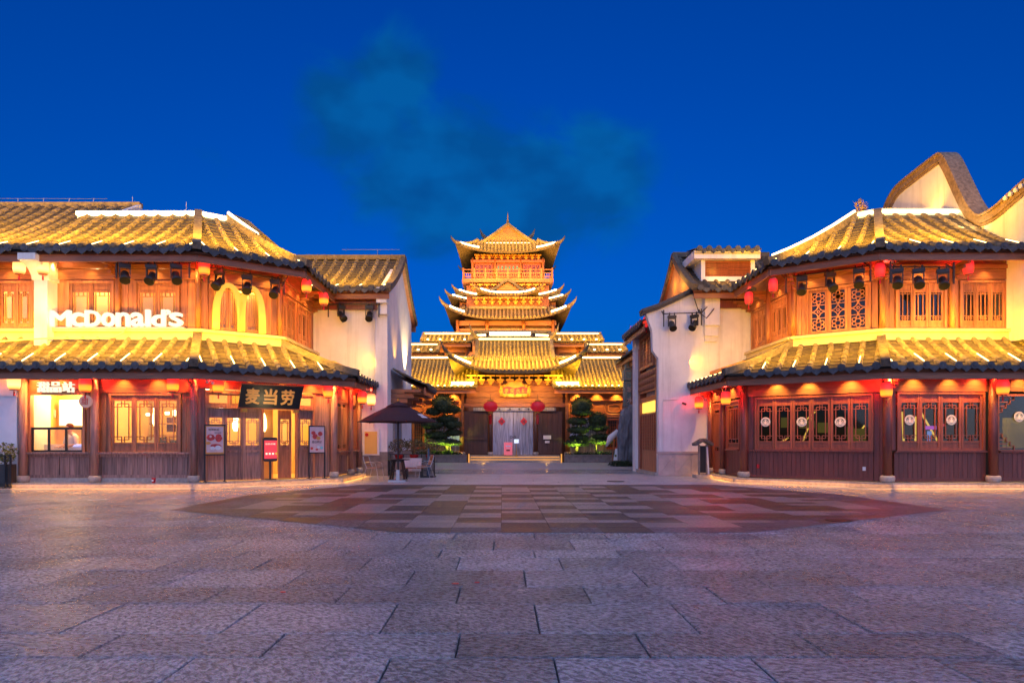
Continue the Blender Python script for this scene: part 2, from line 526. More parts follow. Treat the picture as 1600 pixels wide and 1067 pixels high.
def make_roof(bld, name, patches, sp=.47, r=.095, mat_row=None, hips=(), lamps=True, lamp_step=2, wash=0.0, wash_col=GOLD, fascia=M_beam, stuff=False, caps=True, wash_out=-.05, wash_up=.95, lamp_mat=None):
    mat_row = mat_row or M_tile
    pan = MB()
    for P in patches:
        P.grid(pan, -.07)
        if stuff: P.grid(pan, 0.0); continue
        k = max(2, round(P.H / .24)); lo_, hi_ = min(0, P.b0), max(P.L, P.b1)
        for i in range(k):          # overlapping courses of pan tiles, each lip standing a little proud
            ta, tb = P.H * i / k, P.H * (i + 1) / k
            q = []
            for t, dz in ((ta, -.02), (ta, .035), (tb, .0)):
                f_ = t / P.H
                q.append((P.at(P.b0 * f_, t, dz), P.at(P.L + (P.b1 - P.L) * f_, t, dz)))
            pan.add([q[0][0], q[0][1], q[1][1], q[1][0], q[2][1], q[2][0]], [(0, 1, 2, 3), (3, 2, 4, 5)])
    roof = pan.build(name, M_pan, bld)
    so = MB(); fa = MB()
    for P in patches:
        P.grid(so, -.16); P.grid(so, -.13)
    so.build('soffit', M_beam, roof)
    for P in patches:
        a = P.at(0, .10); b = P.at(P.L, .10)
        for q, w in ((a, b),):
            fa = MB(); fa.bar((q.x, q.y, P.ze - .21), (w.x, w.y, P.ze - .21), .05, .30); fa.build('fascia', fascia, roof)
    joined = MB()
    for P in patches:
        n = max(1, round(P.L / sp)); s = P.L / n
        lo_k = math.floor(min(0, P.b0) / s) - 1; hi_k = math.ceil(max(P.L, P.b1) / s) + 1
        ang = math.atan2(P.s.y, P.s.x)
        for k in range(lo_k, hi_k):
            a = (k + .5) * s
            sp_ = P.span(a)
            if not sp_: continue
            lo, hi = sp_
            if stuff: row_geo(joined, P, a, lo, hi, r)
            else:
                mb = MB(); row_geo(mb, P, a, lo, hi, r); mb.build('tile_row', mat_row, roof)
            if lo == 0 and caps and not stuff:
                p = P.at(a, 0)
                winst('eave_tile', cached('cap', eave_cap_mesh), roof, p + Vector((0, 0, .02)), ang)
                if a + s / 2 < P.L - .05:
                    p = P.at(a + s / 2, 0)
                    winst('drip_tile', cached(('drip', round(s, 2)), lambda: drip_mesh(s - .17)), roof, p, ang)
            if lo == 0 and lamps and k % lamp_step == 0:
                mb = MB()
                p0 = P.at(a, .06, r + .035); p1 = P.at(a, .55, r + .012)
                mb.bar(p0, p1, .024, .018)  # glowing bar drawn long, standing in for the lit streak on the row end
                mb.build('eave_lamp', lamp_mat or M_led, roof)
        if wash:
            o2 = Vector((-P.t.x, -P.t.y, 0))
            A = P.at(.1, 0) + o2 * wash_out + Vector((0, 0, wash_up)); B = P.at(P.L - getattr(P, 'trim', .1), 0) + o2 * wash_out + Vector((0, 0, wash_up))
            mid = P.at(P.L / 2, P.H * .8)
            area_along('roof wash lamp', A, B, .12, wash * getattr(P, 'gain', 1), wash_col, mid - (A + B) / 2)
    if stuff: joined.build('tile_rows', mat_row, roof, kind='stuff')
    for P, side in hips:
        mb = MB(); pts = []
        for i in range(9):
            t = P.H * i / 8
            aa = (P.b0 * i / 8) if side == 0 else P.L + (P.b1 - P.L) * i / 8
            pts.append(P.at(aa, t, .10))
        pts[0] = pts[0] + (pts[0] - pts[1]).normalized() * .08 + Vector((0, 0, .03))
        for i in range(8): mb.bar(pts[i], pts[i + 1] + (pts[i + 1] - pts[i]) * .04, .24, .22)
        mb.build('hip_ridge', M_tile, roof)
    return roof

# ---- windows
def bars(mb, segs, w=.028, y0=.008, y1=.036):
    for x0, z0, x1, z1 in segs:
        if abs(x0 - x1) < 1e-6: mb.box(x0 - w / 2, x0 + w / 2, y0, y1, min(z0, z1), max(z0, z1))
        else: mb.box(min(x0, x1), max(x0, x1), y0 + .002, y1 - .002, z0 - w / 2, z0 + w / 2)

def lattice(mb, style, x0, x1, z0, z1):
    w, h = x1 - x0, z1 - z0
    X = lambda a: x0 + a * w
    if style == 'step':
        e = min(.34 * w, .09 * h + .03)
        S = []
        for zc, sg in ((z0, 1), (z1, -1)):
            S += [(x0, zc + sg * e * 1.25, X(.42), zc + sg * e * 1.25), (X(.58), zc + sg * e * 1.25, x1, zc + sg * e * 1.25),
                  (X(.42), zc, X(.42), zc + sg * e * 1.25), (X(.58), zc, X(.58), zc + sg * e * 1.25),
                  (X(.18), zc + sg * e * .6, X(.82), zc + sg * e * .6)]
        S += [(X(.18), z0 + e * .6, X(.18), z1 - e * .6), (X(.82), z0 + e * .6, X(.82), z1 - e * .6)]
        bars(mb, S, .024)
    elif style == 'bars':
        S = [(X(.28), z0, X(.28), z1), (X(.72), z0, X(.72), z1)]
        e = .16 * h
        S += [(x0, z0 + e, x1, z0 + e), (X(.14), z0 + e * .5, X(.86), z0 + e * .5), (X(.5), z0, X(.5), z0 + e), (x0, z1 - .06 * h, x1, z1 - .06 * h), (X(.5), z1 - .06 * h, X(.5), z1)]
        bars(mb, S, .026)
    elif style == 'grid':
        S = [(X(k / 4), z0, X(k / 4), z1) for k in (1, 2, 3)] + [(x0, z0 + h * k / 8, x1, z0 + h * k / 8) for k in range(1, 8)]
        bars(mb, S, .022)
    elif style == 'slats':
        S = [(X(k / 6), z0 + .1 * h, X(k / 6), z1 - .08 * h) for k in range(1, 6)] + [(x0, z0 + .1 * h, x1, z0 + .1 * h), (x0, z1 - .08 * h, x1, z1 - .08 * h), (X(.3), z0, X(.3), z0 + .1 * h), (X(.7), z0, X(.7), z0 + .1 * h)]
        bars(mb, S, .024)
    elif style == 'cross':
        bars(mb, [(X(.12), z0, X(.12), z1), (X(.88), z0, X(.88), z1), (x0, z1 - .12 * h, x1, z1 - .12 * h), (X(.35), z1 - .12 * h, X(.35), z1), (X(.65), z1 - .12 * h, X(.65), z1)], .024)
    elif style == 'flower':
        r = w * .46; nz = max(1, round(h / (2 * r * 1.06)))
        for k in range(nz):
            zc = z0 + h * (k + .5) / nz; xc = (x0 + x1) / 2
            def ring(cx, cz, rr, n=16):
                for i in range(n):
                    a, b = 2 * math.pi * i / n, 2 * math.pi * (i + 1) / n
                    mb.bar((cx + rr * math.cos(a), .022, cz + rr * math.sin(a)), (cx + rr * math.cos(b), .022, cz + rr * math.sin(b)), .026, .026, (0, 1, 0))
            if k % 2 == 0:
                ring(xc, zc, r * .42, 12)
                for i in range(6):
                    a = math.pi / 3 * i + math.pi / 6
                    ring(xc + math.cos(a) * r * .66, zc + math.sin(a) * r * .66, r * .30, 8)
            else:
                for sx in (-1, 1):
                    for sz in (-1, 1):
                        pts = [(xc + sx * r * (1 - .95 * math.sin(q * math.pi / 8)), .022, zc + sz * r * (1 - .95 * math.cos(q * math.pi / 8))) for q in range(5)]
                        for p, q in zip(pts, pts[1:]): mb.bar(p, q, .028, .028, (0, 1, 0))
                ring(xc, zc, r * .2, 8)
        bars(mb, [(x0 + .01, z0, x0 + .01, z1), (x1 - .01, z0, x1 - .01, z1)] + [(x0, z0 + h * k / nz, x1, z0 + h * k / nz) for k in range(nz + 1)], .022)

def sash_meshes(w, h, style, zb, zt, mat, pane_mat):
    st = .065
    f = MB()
    f.box(0, st, 0, .05, 0, h); f.box(w - st, w, 0, .05, 0, h)
    f.box(st, w - st, .002, .048, 0, .055); f.box(st, w - st, .002, .048, h - .055, h)
    if zb > .1:
        f.box(st, w - st, .002, .048, zb - .05, zb); f.box(st, w - st, .02, .035, .055, zb - .05)
        f.box(st + .05, w - st - .05, .012, .02, .10, zb - .10)
    if zt < h - .1:
        f.box(st, w - st, .002, .048, zt, zt + .05); f.box(st, w - st, .02, .035, zt + .05, h - .055)
        if h - zt > .25: f.box(st + .04, w - st - .04, .012, .02, zt + .09, h - .095)
    z0 = zb if zb > .1 else .055; z1 = zt if zt < h - .1 else h - .055
    l = MB(); lattice(l, style, st, w - st, z0, z1)
    p = MB(); p.box(st, w - st, .040, .046, z0, z1)
    return f.mesh('sash', mat), (l.mesh('lattice', mat) if l.v else None), p.mesh('pane', pane_mat)

def window(bld, W, u0, u1, z0, z1, n, style, mat=None, pane=None, zb=0.0, zt=None, v=0.0, name='window', frame=.07, skip=()):
    """frame with n sashes; each sash is stiles and rails, lattice and pane"""
    mat = mat or M_wood; pane = pane or M_glass
    f = MB()
    f.fbox(W, u0 - frame, u0, v - .06, v + .06, z0 - frame, z1 + frame); f.fbox(W, u1, u1 + frame, v - .06, v + .06, z0 - frame, z1 + frame)
    f.fbox(W, u0, u1, v - .058, v + .058, z0 - frame, z0); f.fbox(W, u0, u1, v - .058, v + .058, z1, z1 + frame)
    win = f.build(name, mat, bld)
    w = (u1 - u0) / n; h = z1 - z0
    zt = h if zt is None else zt
    key = (round(w, 2), round(h, 2), style, round(zb, 2), round(zt, 2), mat.name, pane.name)
    ms = cached(key, lambda: sash_meshes(w - .012, h - .01, style, zb, min(zt, h - .01), mat, pane))
    for k in range(n):
        if k in skip: continue
        p = W.P(u0 + k * w + .006, v + .025, z0 + .005)
        for nm, me in zip(('sash', 'lattice', 'pane'), ms):
            if me: winst(nm, me, win, p, W.ang)
    return win

def dado(bld, W, u0, u1, z0, z1, npan, nplank, mat, v=0.0, rail=None, shelf=True):
    """framed dado: rails and stiles, with planks in each panel"""
    f = MB(); rail = rail or mat
    t = .09
    f.fbox(W, u0, u1, v - .05, v + .04, z1 - t, z1); f.fbox(W, u0, u1, v - .05, v + .04, z0, z0 + t)
    w = (u1 - u0) / npan
    for k in range(npan + 1):
        c = u0 + k * w
        f.fbox(W, max(u0, c - t / 2 - (.03 if 0 < k < npan else 0)), min(u1, c + t / 2 + (.03 if 0 < k < npan else 0)), v - .048, v + .038, z0 + t, z1 - t)
    if shelf: f.fbox(W, u0 - .05, u1 + .05, v - .05, v + .16, z1 + .002, z1 + .055)
    d = f.build('dado', rail, bld)
    for k in range(npan):
        a = u0 + k * w + t / 2 + .03; b = u0 + (k + 1) * w - t / 2 - .03
        pw = (b - a) / nplank
        me = cached(('plank', round(pw, 3), round(z1 - z0, 2), mat.name), lambda: plank_mesh(pw - .006, z1 - z0 - 2 * t + .02, mat))
        for i in range(nplank):
            p = W.P(a + i * pw + .003, v + .005 + rnd.uniform(-.008, .008), z0 + t - .01)
            winst('plank', me, d, p, W.ang)
    return d

def plank_mesh(w, h, mat):
    mb = MB()
    c = .006
    poly = [(0, c), (c, 0), (w - c, 0), (w, c), (w, .03), (0, .03)]
    mb.prism(poly, lambda a, b, d: (a, b, d), 0, h)
    return mb.mesh('plank', mat)

def boarding(bld, W, u0, u1, z0, z1, n, mat, v=0.0, name='wall_boarding'):
    """plain wall behind, boards one by one in front"""
    b = MB(); b.fbox(W, u0, u1, v - .10, v - .015, z0, z1)
    d = b.build(name, mat, bld)
    pw = (u1 - u0) / n
    me = cached(('plank', round(pw, 3), round(z1 - z0, 2), mat.name), lambda: plank_mesh(pw - .005, z1 - z0, mat))
    for i in range(n):
        winst('board', me, d, W.P(u0 + i * pw + .002, v + .008 + rnd.uniform(-.004, .004), z0), W.ang)
    return d

def column(bld, x, y, z0, z1, r, mat, drum=True, dr=None):
    mb = MB(); mb.smooth = True
    mb.tube([(x, y, z0 + (.20 if drum else 0)), (x, y, (z0 + z1) / 2), (x, y, z1)], [r, r * .99, r * .95], 14)
    c = mb.build('column', mat, bld)
    if drum:
        dr = dr or r * 1.55
        m2 = MB(); m2.smooth = True
        m2.lathe([(dr * .72, 0), (dr * .93, .04), (dr, .10), (dr * .97, .16), (dr * .85, .205)], (x, y, z0), 16)
        m2.build('stone_base', M_stone, c)
    return c

def bracket_arm(mb, W, u, v0, z, size=1.0):
    """carved eave bracket: stepped arm growing outward"""
    for k in range(4):
        mb.fbox(W, u - .05, u + .05, v0, v0 + (.18 + .17 * k) * size, z + .11 * k * size, z + .11 * (k + 1) * size - .012)

def pot_band(mb, a, b, n, r): pass

# ---- upturned hipped roofs for the gate and the tower
class Skirt:
    """four-sided roof ring: outer half sizes a x b at ze, inner a2 x b2 at zi, corners lifted"""
    def __init__(s, c, a, b, a2, b2, ze, zi, lift, p=3.2, out=.35, sag=.35):
        s.c = c; s.a, s.b, s.a2, s.b2 = a, b, a2, b2; s.ze, s.zi, s.lift, s.pw, s.out, s.sag = ze, zi, lift, p, out, sag
    def pt(s, side, q, t, dz=0.0):
        """side 0 front (-y), 1 right, 2 back, 3 left; q in -1..1 along, t 0 eave .. 1 top"""
        A, B, A2, B2 = (s.a, s.b, s.a2, s.b2) if side % 2 == 0 else (s.b, s.a, s.b2, s.a2)
        w = A + (A2 - A) * t; dep = B + (B2 - B) * t
        k = abs(q) ** s.pw * (1 - t) ** 1.6
        x = q * (w + s.out * k); y = dep + s.out * k
        z = s.ze + (s.zi - s.ze) * prof(t, s.sag) + s.lift * k + dz
        if side == 0: r = (x, -y)
        elif side == 1: r = (y, x)
        elif side == 2: r = (-x, y)
        else: r = (-y, -x)
        return Vector((s.c[0] + r[0], s.c[1] + r[1], z))
    def grid(s, mb, side, dz, nq=20, nt=6):
        vs = [s.pt(side, -1 + 2 * i / nq, j / nt, dz) for j in range(nt + 1) for i in range(nq + 1)]
        fs = [(j * (nq + 1) + i, j * (nq + 1) + i + 1, (j + 1) * (nq + 1) + i + 1, (j + 1) * (nq + 1) + i) for j in range(nt) for i in range(nq)]
        mb.add(vs, fs)
    def ribs(s, mb, side, sp, r):
        A, A2 = (s.a, s.a2) if side % 2 == 0 else (s.b, s.b2)
        n = max(2, round(2 * A / sp))
        for i in range(n):
            x = -A + 2 * A * (i + .5) / n
            tmax = 1.0 if abs(x) <= A2 else (A - abs(x)) / (A - A2)
            if tmax < .06: continue
            pts = []
            for j in range(5):
                t = tmax * j / 4
                w = A + (A2 - A) * t
                pts.append(s.pt(side, max(-1, min(1, x / w)), t, r * .5))
            mb.tube(pts, r, 5)
            mb.tube([pts[0] + (pts[0] - pts[1]).normalized() * .04, pts[0]], r * 1.25, 6)

def skirt_roof(bld, name, S, sp=.30, r=.075, led=None, led_range=None, sides=(0, 1, 2, 3), tip=.9, ridge_r=.10, led_r=.05, led_up=.16):
    pan = MB()
    for sd in sides: S.grid(pan, sd, 0.0); S.grid(pan, sd, -.16)
    for sd in sides:   # close the eave edge
        vs = [S.pt(sd, -1 + 2 * i / 20, 0, dz) for dz in (0, -.16) for i in range(21)]
        pan.add(vs, [(i, i + 1, i + 22, i + 21) for i in range(20)])
    roof = pan.build(name, M_pan, bld)
    rb = MB()
    for sd in sides:
        if sd != 2: S.ribs(rb, sd, sp, r)
    rb.build('tile_rows', M_tile, roof, kind='stuff')
    for sd in (0, 1, 2, 3):
        mb = MB()
        pts = [S.pt(sd, 1, 1 - j / 8, .08) for j in range(9)]
        d = (pts[-1] - pts[-3]); d.z = 0; d.normalize()
        e = pts[-1]
        pts += [e + d * tip * .28 + Vector((0, 0, tip * .20)), e + d * tip * .50 + Vector((0, 0, tip * .42)), e + d * tip * .62 + Vector((0, 0, tip * .68))]
        mb.smooth = True
        mb.tube(pts, [ridge_r * 1.1] * 9 + [ridge_r * .85, ridge_r * .5, ridge_r * .15], 6)
        mb.build('hip_ridge', M_tile, roof)
    if led:
        for sd in (0, 1, 3):
            for (q0, q1) in (led_range or ((-1, 1),)):
                mb = MB()
                mb.tube([S.pt(sd, q0 + (q1 - q0) * i / 14 * 1.0, .10, led_up) for i in range(15)], led_r, 4)
                mb.build('led_strip', led, roof)
    return roof

# ------------------------------------------------------------------ left building: two-storey timber restaurant with chamfered corner
FZ = .14
M_darkdoor_ = surf('dark brown print', (.10, .03, .02), .6, .3)
def plinth(bld, poly_pts, back, ztop=FZ):
    """kerb stones one by one along a polyline, floor slab behind"""
    mb = MB()
    pts = [Vector(p) for p in poly_pts]
    outline = [(p.x, p.y) for p in pts] + back
    n = len(outline)
    mb.add([(x, y, -.02) for x, y in outline] + [(x, y, ztop - .004) for x, y in outline], [tuple(range(n)), tuple(range(n, 2 * n))] + [(i, (i + 1) % n, (i + 1) % n + n, i + n) for i in range(n)])
    pl = mb.build('plinth', M_stone, bld)
    for a, b in zip(pts, pts[1:]):
        W = Wall(a, b); k = max(1, round(W.L / 1.25)); w = W.L / k
        for i in range(k):
            m = MB(); m.fbox(W, i * w + .004, (i + 1) * w - .004, -.34, .012, -.02, ztop + rnd.uniform(-.003, .003)); m.build('kerb_stone', M_stone, pl)
    for a, b in zip(pts, pts[1:]):
        W = Wall(a, b)
        area_along('kerb strip lamp', W.P(.05, .04, ztop - .03), W.P(W.L - .05, .04, ztop - .03), .03, 2.8, (1, .38, .04), (W.n.x * .55, W.n.y * .55, -1))
    return pl

LB = thing('restaurant_building', 'two-storey timber restaurant with chamfered corner, golden lit tile roofs and white letters on its ledge', 'restaurant', (-10, 22, 0))
plinth(LB, [(-14.55, 18.9), (-9.15, 18.9), (-5.38, 21.55), (-5.38, 25.2)], [(-14.55, 25.2)])
LW1 = Wall((-18.5, 19.4), (-9.3, 19.4)); LW2 = Wall((-9.3, 19.4), (-5.75, 21.9)); LW3 = Wall((-5.75, 21.9), (-5.75, 25.3))
U = LW1.upx
# columns
for px in (38, 150, 304): column(LB, PX(px, 19.3), 19.25, FZ, 3.3, .115, M_oldwood)
cC = column(LB, -5.72, 21.75, FZ, 3.3, .11, M_oldwood)
column(LB, -5.62, 23.7, FZ, 3.3, .10, M_oldwood); column(LB, -5.62, 25.1, FZ, 3.3, .10, M_oldwood)
# beams over the openings
def beams(bld, W, u0, u1, z0, z1, mat, v=.02):
    h = z1 - z0
    mb = MB(); mb.fbox(W, u0, u1, v - .14, v - .02, z1 + .002, z1 + .50); mb.build('frieze_board', mat, bld)
    for k, (a, b, t) in enumerate(((0, .52, .0), (.54, .74, .05), (.76, 1.0, -.02))):
        mb = MB(); mb.fbox(W, u0, u1, v - .12, v + .05 + t, z0 + a * h, z0 + b * h); mb.build('beam', mat, bld)
beams(LB, LW1, 3.6, LW1.L, 2.84, 3.62, M_beam); beams(LB, LW2, 0, LW2.L, 2.98, 3.62, M_beam); beams(LB, LW3, 0, LW3.L, 2.84, 3.62, M_beam)
# bay with the serving hatch
z_s = .99
boarding(LB, LW1, U(33), U(50) - .08, .27, 2.84, 3, M_wood)
boarding(LB, LW1, U(131) + .08, U(145), .27, 2.84, 2, M_wood)
boarding(LB, LW1, U(155), U(175) - .08, .27, 2.84, 3, M_wood)
boarding(LB, LW1, U(280) + .08, LW1.L, .27, 2.84, 3, M_wood)
dado(LB, LW1, U(36), U(145), .27, z_s, 2, 6, M_oldwood, v=.03)
dado(LB, LW1, U(156), U(298), .27, z_s, 2, 8, M_oldwood, v=.03)
mb = MB(); mb.fbox(LW1, U(30), U(300), -.1, .08, FZ, .268); mb.build('stone_plinth', M_stone, LB)
h0, h1 = U(50), U(131)
hz = LW1.zpy(0, 670)
f = MB()
f.fbox(LW1, h0 - .07, h0, -.08, .07, 1.05, 2.84); f.fbox(LW1, h1, h1 + .07, -.08, .07, 1.05, 2.84); f.fbox(LW1, h0, h1, -.078, .068, 2.775, 2.84)
win = f.build('serving_hatch', M_wood, LB)
f = MB()
for u in (h0 + .02, h0 + (h1 - h0) / 3, h0 + 2 * (h1 - h0) / 3, h1 - .02): f.fbox(LW1, u - .03, u + .03, -.02, .03, 1.06, hz)
f.fbox(LW1, h0, h1, -.018, .028, hz - .02, hz + .05); f.fbox(LW1, h0, h1, -.018, .028, 1.05, 1.11)
f.build('sliding_frame', M_black, win)
for k in range(3):
    m = MB(); a = h0 + k * (h1 - h0) / 3; m.fbox(LW1, a + .04, a + (h1 - h0) / 3 - .04, -.004, .002, 1.11, hz - .02); m.build('pane', M_glass, win)
window(LB, LW1, U(175), U(280), 1.05, 2.76, 3, 'step', M_wood, zb=.28, zt=1.54)
# chamfered entrance bay
V = LW2.upx
zt2 = 2.86
window(LB, LW2, V(323), V(489), 2.50, zt2, 5, 'plain', M_wood, name='transom_window')
def leaf(u0, u1, name, mat, style='step', v=0.0):
    w = u1 - u0; h = 2.40 - .16
    key = ('leaf', round(w, 2), mat.name, style)
    def mk():
        f = MB(); st = .075
        f.box(0, st, 0, .055, 0, h); f.box(w - st, w, 0, .055, 0, h)
        for a, b in ((0, .10), (.86, .93), (1.03, 1.09), (h - .30, h - .25), (h - .07, h)): f.box(st, w - st, .002, .053, a, b)
        f.box(st, w - st, .025, .04, h - .25, h - .07); f.box(st, w - st, .025, .04, .93, 1.03)
        n = 4
        for i in range(n):
            a = st + (w - 2 * st) * i / n
            f.box(a + .002, a + (w - 2 * st) / n - .003, .018, .04, .10, .86)
        l = MB(); lattice(l, style, st, w - st, 1.09, h - .30)
        p = MB(); p.box(st, w - st, .042, .047, 1.09, h - .30)
        return f.mesh('door_leaf', mat), l.mesh('lattice', mat), p.mesh('pane', M_glass)
    a, b, c = cached(key, mk)
    d = winst('door_leaf', a, LB, LW2.P(u0, v, .16), LW2.ang)
    inst('lattice', b, d); inst('pane', c, d)
    return d
for a, b in ((323, 351), (351, 380), (380, 409), (466, 489)): leaf(V(a) + .005, V(b), 'door_leaf', M_oldwood)
leaf(V(438), V(459), 'door_leaf', M_wood, v=-.25)
f = MB()
for px in (322, 410, 463, 490): f.fbox(LW2, V(px) - .03, V(px) + .03, -.07, .075, FZ, 2.5)
f.fbox(LW2, V(322), V(490), -.068, .073, 2.405, 2.50)
f.build('door_frame', M_wood, LB)
m = MB(); m.fbox(LW2, V(411), V(462), -.1, .07, FZ + .001, FZ + .03); m.build('threshold', M_gold, LB)
m = MB(); m.fbox(LW2, V(412), V(437), -.82, -.76, FZ, 2.45); m.build('entrance_screen', M_interior, LB)
boarding(LB, LW2, .0, V(321) + .01, .16, 2.98, 2, M_oldwood)
boarding(LB, LW2, V(489), LW2.L, .16, 2.98, 4, M_oldwood)
# flank bays
D3 = LW3.upx
dado(LB, LW3, .12, 1.75, .2, .98, 2, 4, M_oldwood, v=.02); dado(LB, LW3, 1.95, 3.2, .2, .98, 2, 3, M_oldwood, v=.02)
window(LB, LW3, .2, 1.68, 1.05, 2.76, 2, 'slats', M_wood, zb=0, zt=1.6); window(LB, LW3, 2.02, 3.1, 1.05, 2.76, 2, 'slats', M_wood, zt=1.6)
boarding(LB, LW3, 3.18, 3.38, .2, 2.84, 1, M_wood)
# far left: white pier at ground level and walls beyond it
m = MB(); m.box(-18, PX(28, 19.2), 19.15, 20.6, 0, 3.45); m.box(-18, PX(29, 19.2), 19.11, 20.6, 2.72, 2.80); m.build('white_pier', M_plaster, LB)
# interior seen through the glass
m = MB()
m.add([(-15, 22.6, FZ), (-6, 22.6 + 2.2, FZ), (-6, 24.8, 3.2), (-15, 22.6, 3.2)], [(0, 1, 2, 3)])
m.add([(-12.5, 19.55, FZ), (-12.5, 22.6, FZ), (-12.5, 22.6, 3.2), (-12.5, 19.55, 3.2)], [(0, 1, 2, 3)])
m.add([(-14.7, 19.55, FZ), (-14.7, 22.6, FZ), (-14.7, 22.6, 3.2), (-14.7, 19.55, 3.2)], [(0, 1, 2, 3)])
m.add([(-14.7, 21.1, FZ), (-12.5, 21.1, FZ), (-12.5, 21.1, 3.2), (-14.7, 21.1, 3.2)], [(0, 1, 2, 3)])
intr = m.build('interior_wall', M_interior, LB)
m = MB(); m.add([(-15, 19.5, 3.22), (-9.3, 19.5, 3.22), (-5.85, 21.95, 3.22), (-5.85, 25, 3.22), (-15, 25, 3.22)], [(0, 1, 2, 3, 4)]); m.build('ceiling', M_cream, intr)
m = MB(); m.add([(-15, 19.5, FZ + .002), (-9.3, 19.5, FZ + .002), (-5.85, 21.95, FZ + .002), (-5.85, 25, FZ + .002), (-15, 25, FZ + .002)], [(0, 1, 2, 3, 4)]); m.build('floor', M_interior, intr)
mp = emit('ceiling light panel', (1.0, .78, .42), 9)
for x, y in ((-13.6, 20.4), (-11.6, 20.6), (-10.4, 21.6), (-9.0, 21.4), (-8.0, 22.6), (-7.0, 23.2)):
    m = MB(); m.box(x - .35, x + .35, y - .35, y + .35, 3.14, 3.20); m.build('ceiling_light', mp, intr)
mh = emit('pendant lamp glow', (1.0, .80, .42), 7)
for x, y, z in ((-8.65, 20.75, 2.0), (-7.95, 21.3, 2.0), (-11.1, 20.5, 2.15), (-10.3, 20.7, 2.3)):
    m = MB(); m.smooth = True; m.lathe([(.02, .62), (.07, .5), (.10, .3), (.10, .12), (.05, 0)], (x, y, z - .3), 10); l_ = m.build('pendant_lamp', mh, intr)
    m = MB(); m.tube([(x, y, z + .3), (x, y, 3.2)], .008, 4); m.build('cord', M_black, l_)
m = MB(); m.box(-11.9, -9.9, 21.2, 21.8, FZ, 1.15); m.build('counter', M_white, intr)
m = MB(); m.box(-14.6, -13.6, 20.3, 20.5, FZ, 1.28); m.box(-13.6, -12.6, 20.0, 20.3, FZ, 1.2); m.build('counter', M_white, intr)
sh_ = random.Random(4)
mw = emit('white-hot lamp spot', (1, .85, .55), 6); mo = surf('caramel counter wood', (.42, .20, .06), .5, .2)
for k in range(9):
    x = -11.9 + k * .3 + sh_.uniform(-.05, .05); m = MB(); z = 2.25 + sh_.uniform(-.05, .25); w_ = sh_.uniform(.03, .09); m.box(x - w_, x + w_, 21.5, 21.55, z, z + sh_.uniform(.06, .2)); m.build('ceiling_light', mw, intr)
for z, x0, x1 in ((1.95, -12.2, -9.6), (1.55, -12.2, -11.2), (1.62, -10.9, -9.6)):
    m = MB(); m.box(x0, x1, 22.1, 22.4, z, z + .05); m.build('wall_shelf', mo, intr)
for k in range(7):
    x = -12 + k * .38; m = MB(); m.box(x, x + sh_.uniform(.1, .26), 21.6, 21.75, 1.15, 1.15 + sh_.uniform(.15, .55)); m.build('counter_equipment', sh_.choice((M_white, mo, M_steel, M_lampblk)), intr)
m = MB(); m.box(-11.7, -11.4, 22.3, 22.36, 1.7, 2.2); m.build('framed_print', M_darkdoor_, intr)
mm, nn, ll, bb = new_mat('menu screen')
tc = nn.new('ShaderNodeTexCoord'); nz = nn.new('ShaderNodeTexNoise'); nz.inputs['Scale'].default_value = 3.5; ll.new(tc.outputs['Generated'], nz.inputs[0])
cr = nn.new('ShaderNodeValToRGB'); e = cr.color_ramp.elements; e[0].position = .38; e[0].color = (.05, .55, .45, 1); e[1].position = .55; e[1].color = (1, 1, .95, 1)
ll.new(nz.outputs['Fac'], cr.inputs[0]); ll.new(cr.outputs[0], bb.inputs['Emission Color']); bb.inputs['Emission Strength'].default_value = .75
Wk = Wall((-18.5, 20.9), (-9, 20.9))
m = MB(); m.fbox(Wk, Wk.upx(94), Wk.upx(129), 0, .05, PZ(665, 20.9), PZ(625, 20.9)); m.build('menu_screen', mm, intr)
m = MB(); m.fbox(Wk, Wk.upx(58), Wk.upx(84), -.1, -.06, PZ(652, 20.9), PZ(640, 20.9)); m.build('notice', M_white, intr)
for a, b, z in ((-13.6, 20.4, 260), (-11.0, 20.9, 150), (-9.0, 21.2, 160), (-7.3, 22.8, 140)):
    light('POINT', 'restaurant ceiling lamp', (a, b, 2.95), z, (1.0, .60, .18), .25)

# ---- upper storey
L2A = Wall((-18.5, 20.0), (-9.5, 20.0)); L2B = Wall((-9.5, 20.0), (-7.46, 21.43)); L2C = Wall((-7.46, 21.43), (-7.46, 25.25))
def ledge(bld, walls, z0, z1):
    for W in walls:
        m = MB(); m.fbox(W, -.02 if W is walls[0] else -.05, W.L + .06, -.1, .16, z0, z1 - .1); m.fbox(W, -.02 if W is walls[0] else -.05, W.L + .09, -.1, .24, z1 - .098, z1); m.build('ledge', M_cream, bld)
ledge(LB, (L2A, L2B, L2C), 4.52, 4.86)
for W in (L2A, L2B, L2C): beams(LB, W, 0, W.L, 6.42, 7.02, M_beam)
U2 = L2A.upx; V2 = L2B.upx
z0, z1 = 4.94, 6.30
window(LB, L2A, U2(2), U2(50), z0, z1, 2, 'step', M_wood, zb=.12, zt=1.1)
window(LB, L2A, U2(110), U2(176), z0, z1, 2, 'cross', M_wood, zb=0, zt=1.08)
window(LB, L2A, U2(215), U2(278), z0, z1, 2, 'cross', M_wood, zb=0, zt=1.06)
for a, b, n in ((78, 107, 3), (180, 211, 3), (282, 305, 2)): boarding(LB, L2A, U2(a), U2(b), z0 - .06, 6.42, n, M_wood)
for a, b in ((107, 179), (212, 281), (0, 52)):
    m = MB(); m.fbox(L2A, U2(a), U2(b), -.05, .01, z1 + .07, 6.42); m.build('wall_panel', M_wood, LB)
for px in (183, 309): column(LB, PX(px, 19.9), 19.93, 4.86, 6.9, .085, M_wood, drum=False)
window(LB, L2B, V2(330), V2(408), z0, z1, 3, 'slats', M_wood, zb=.1, zt=1.25)
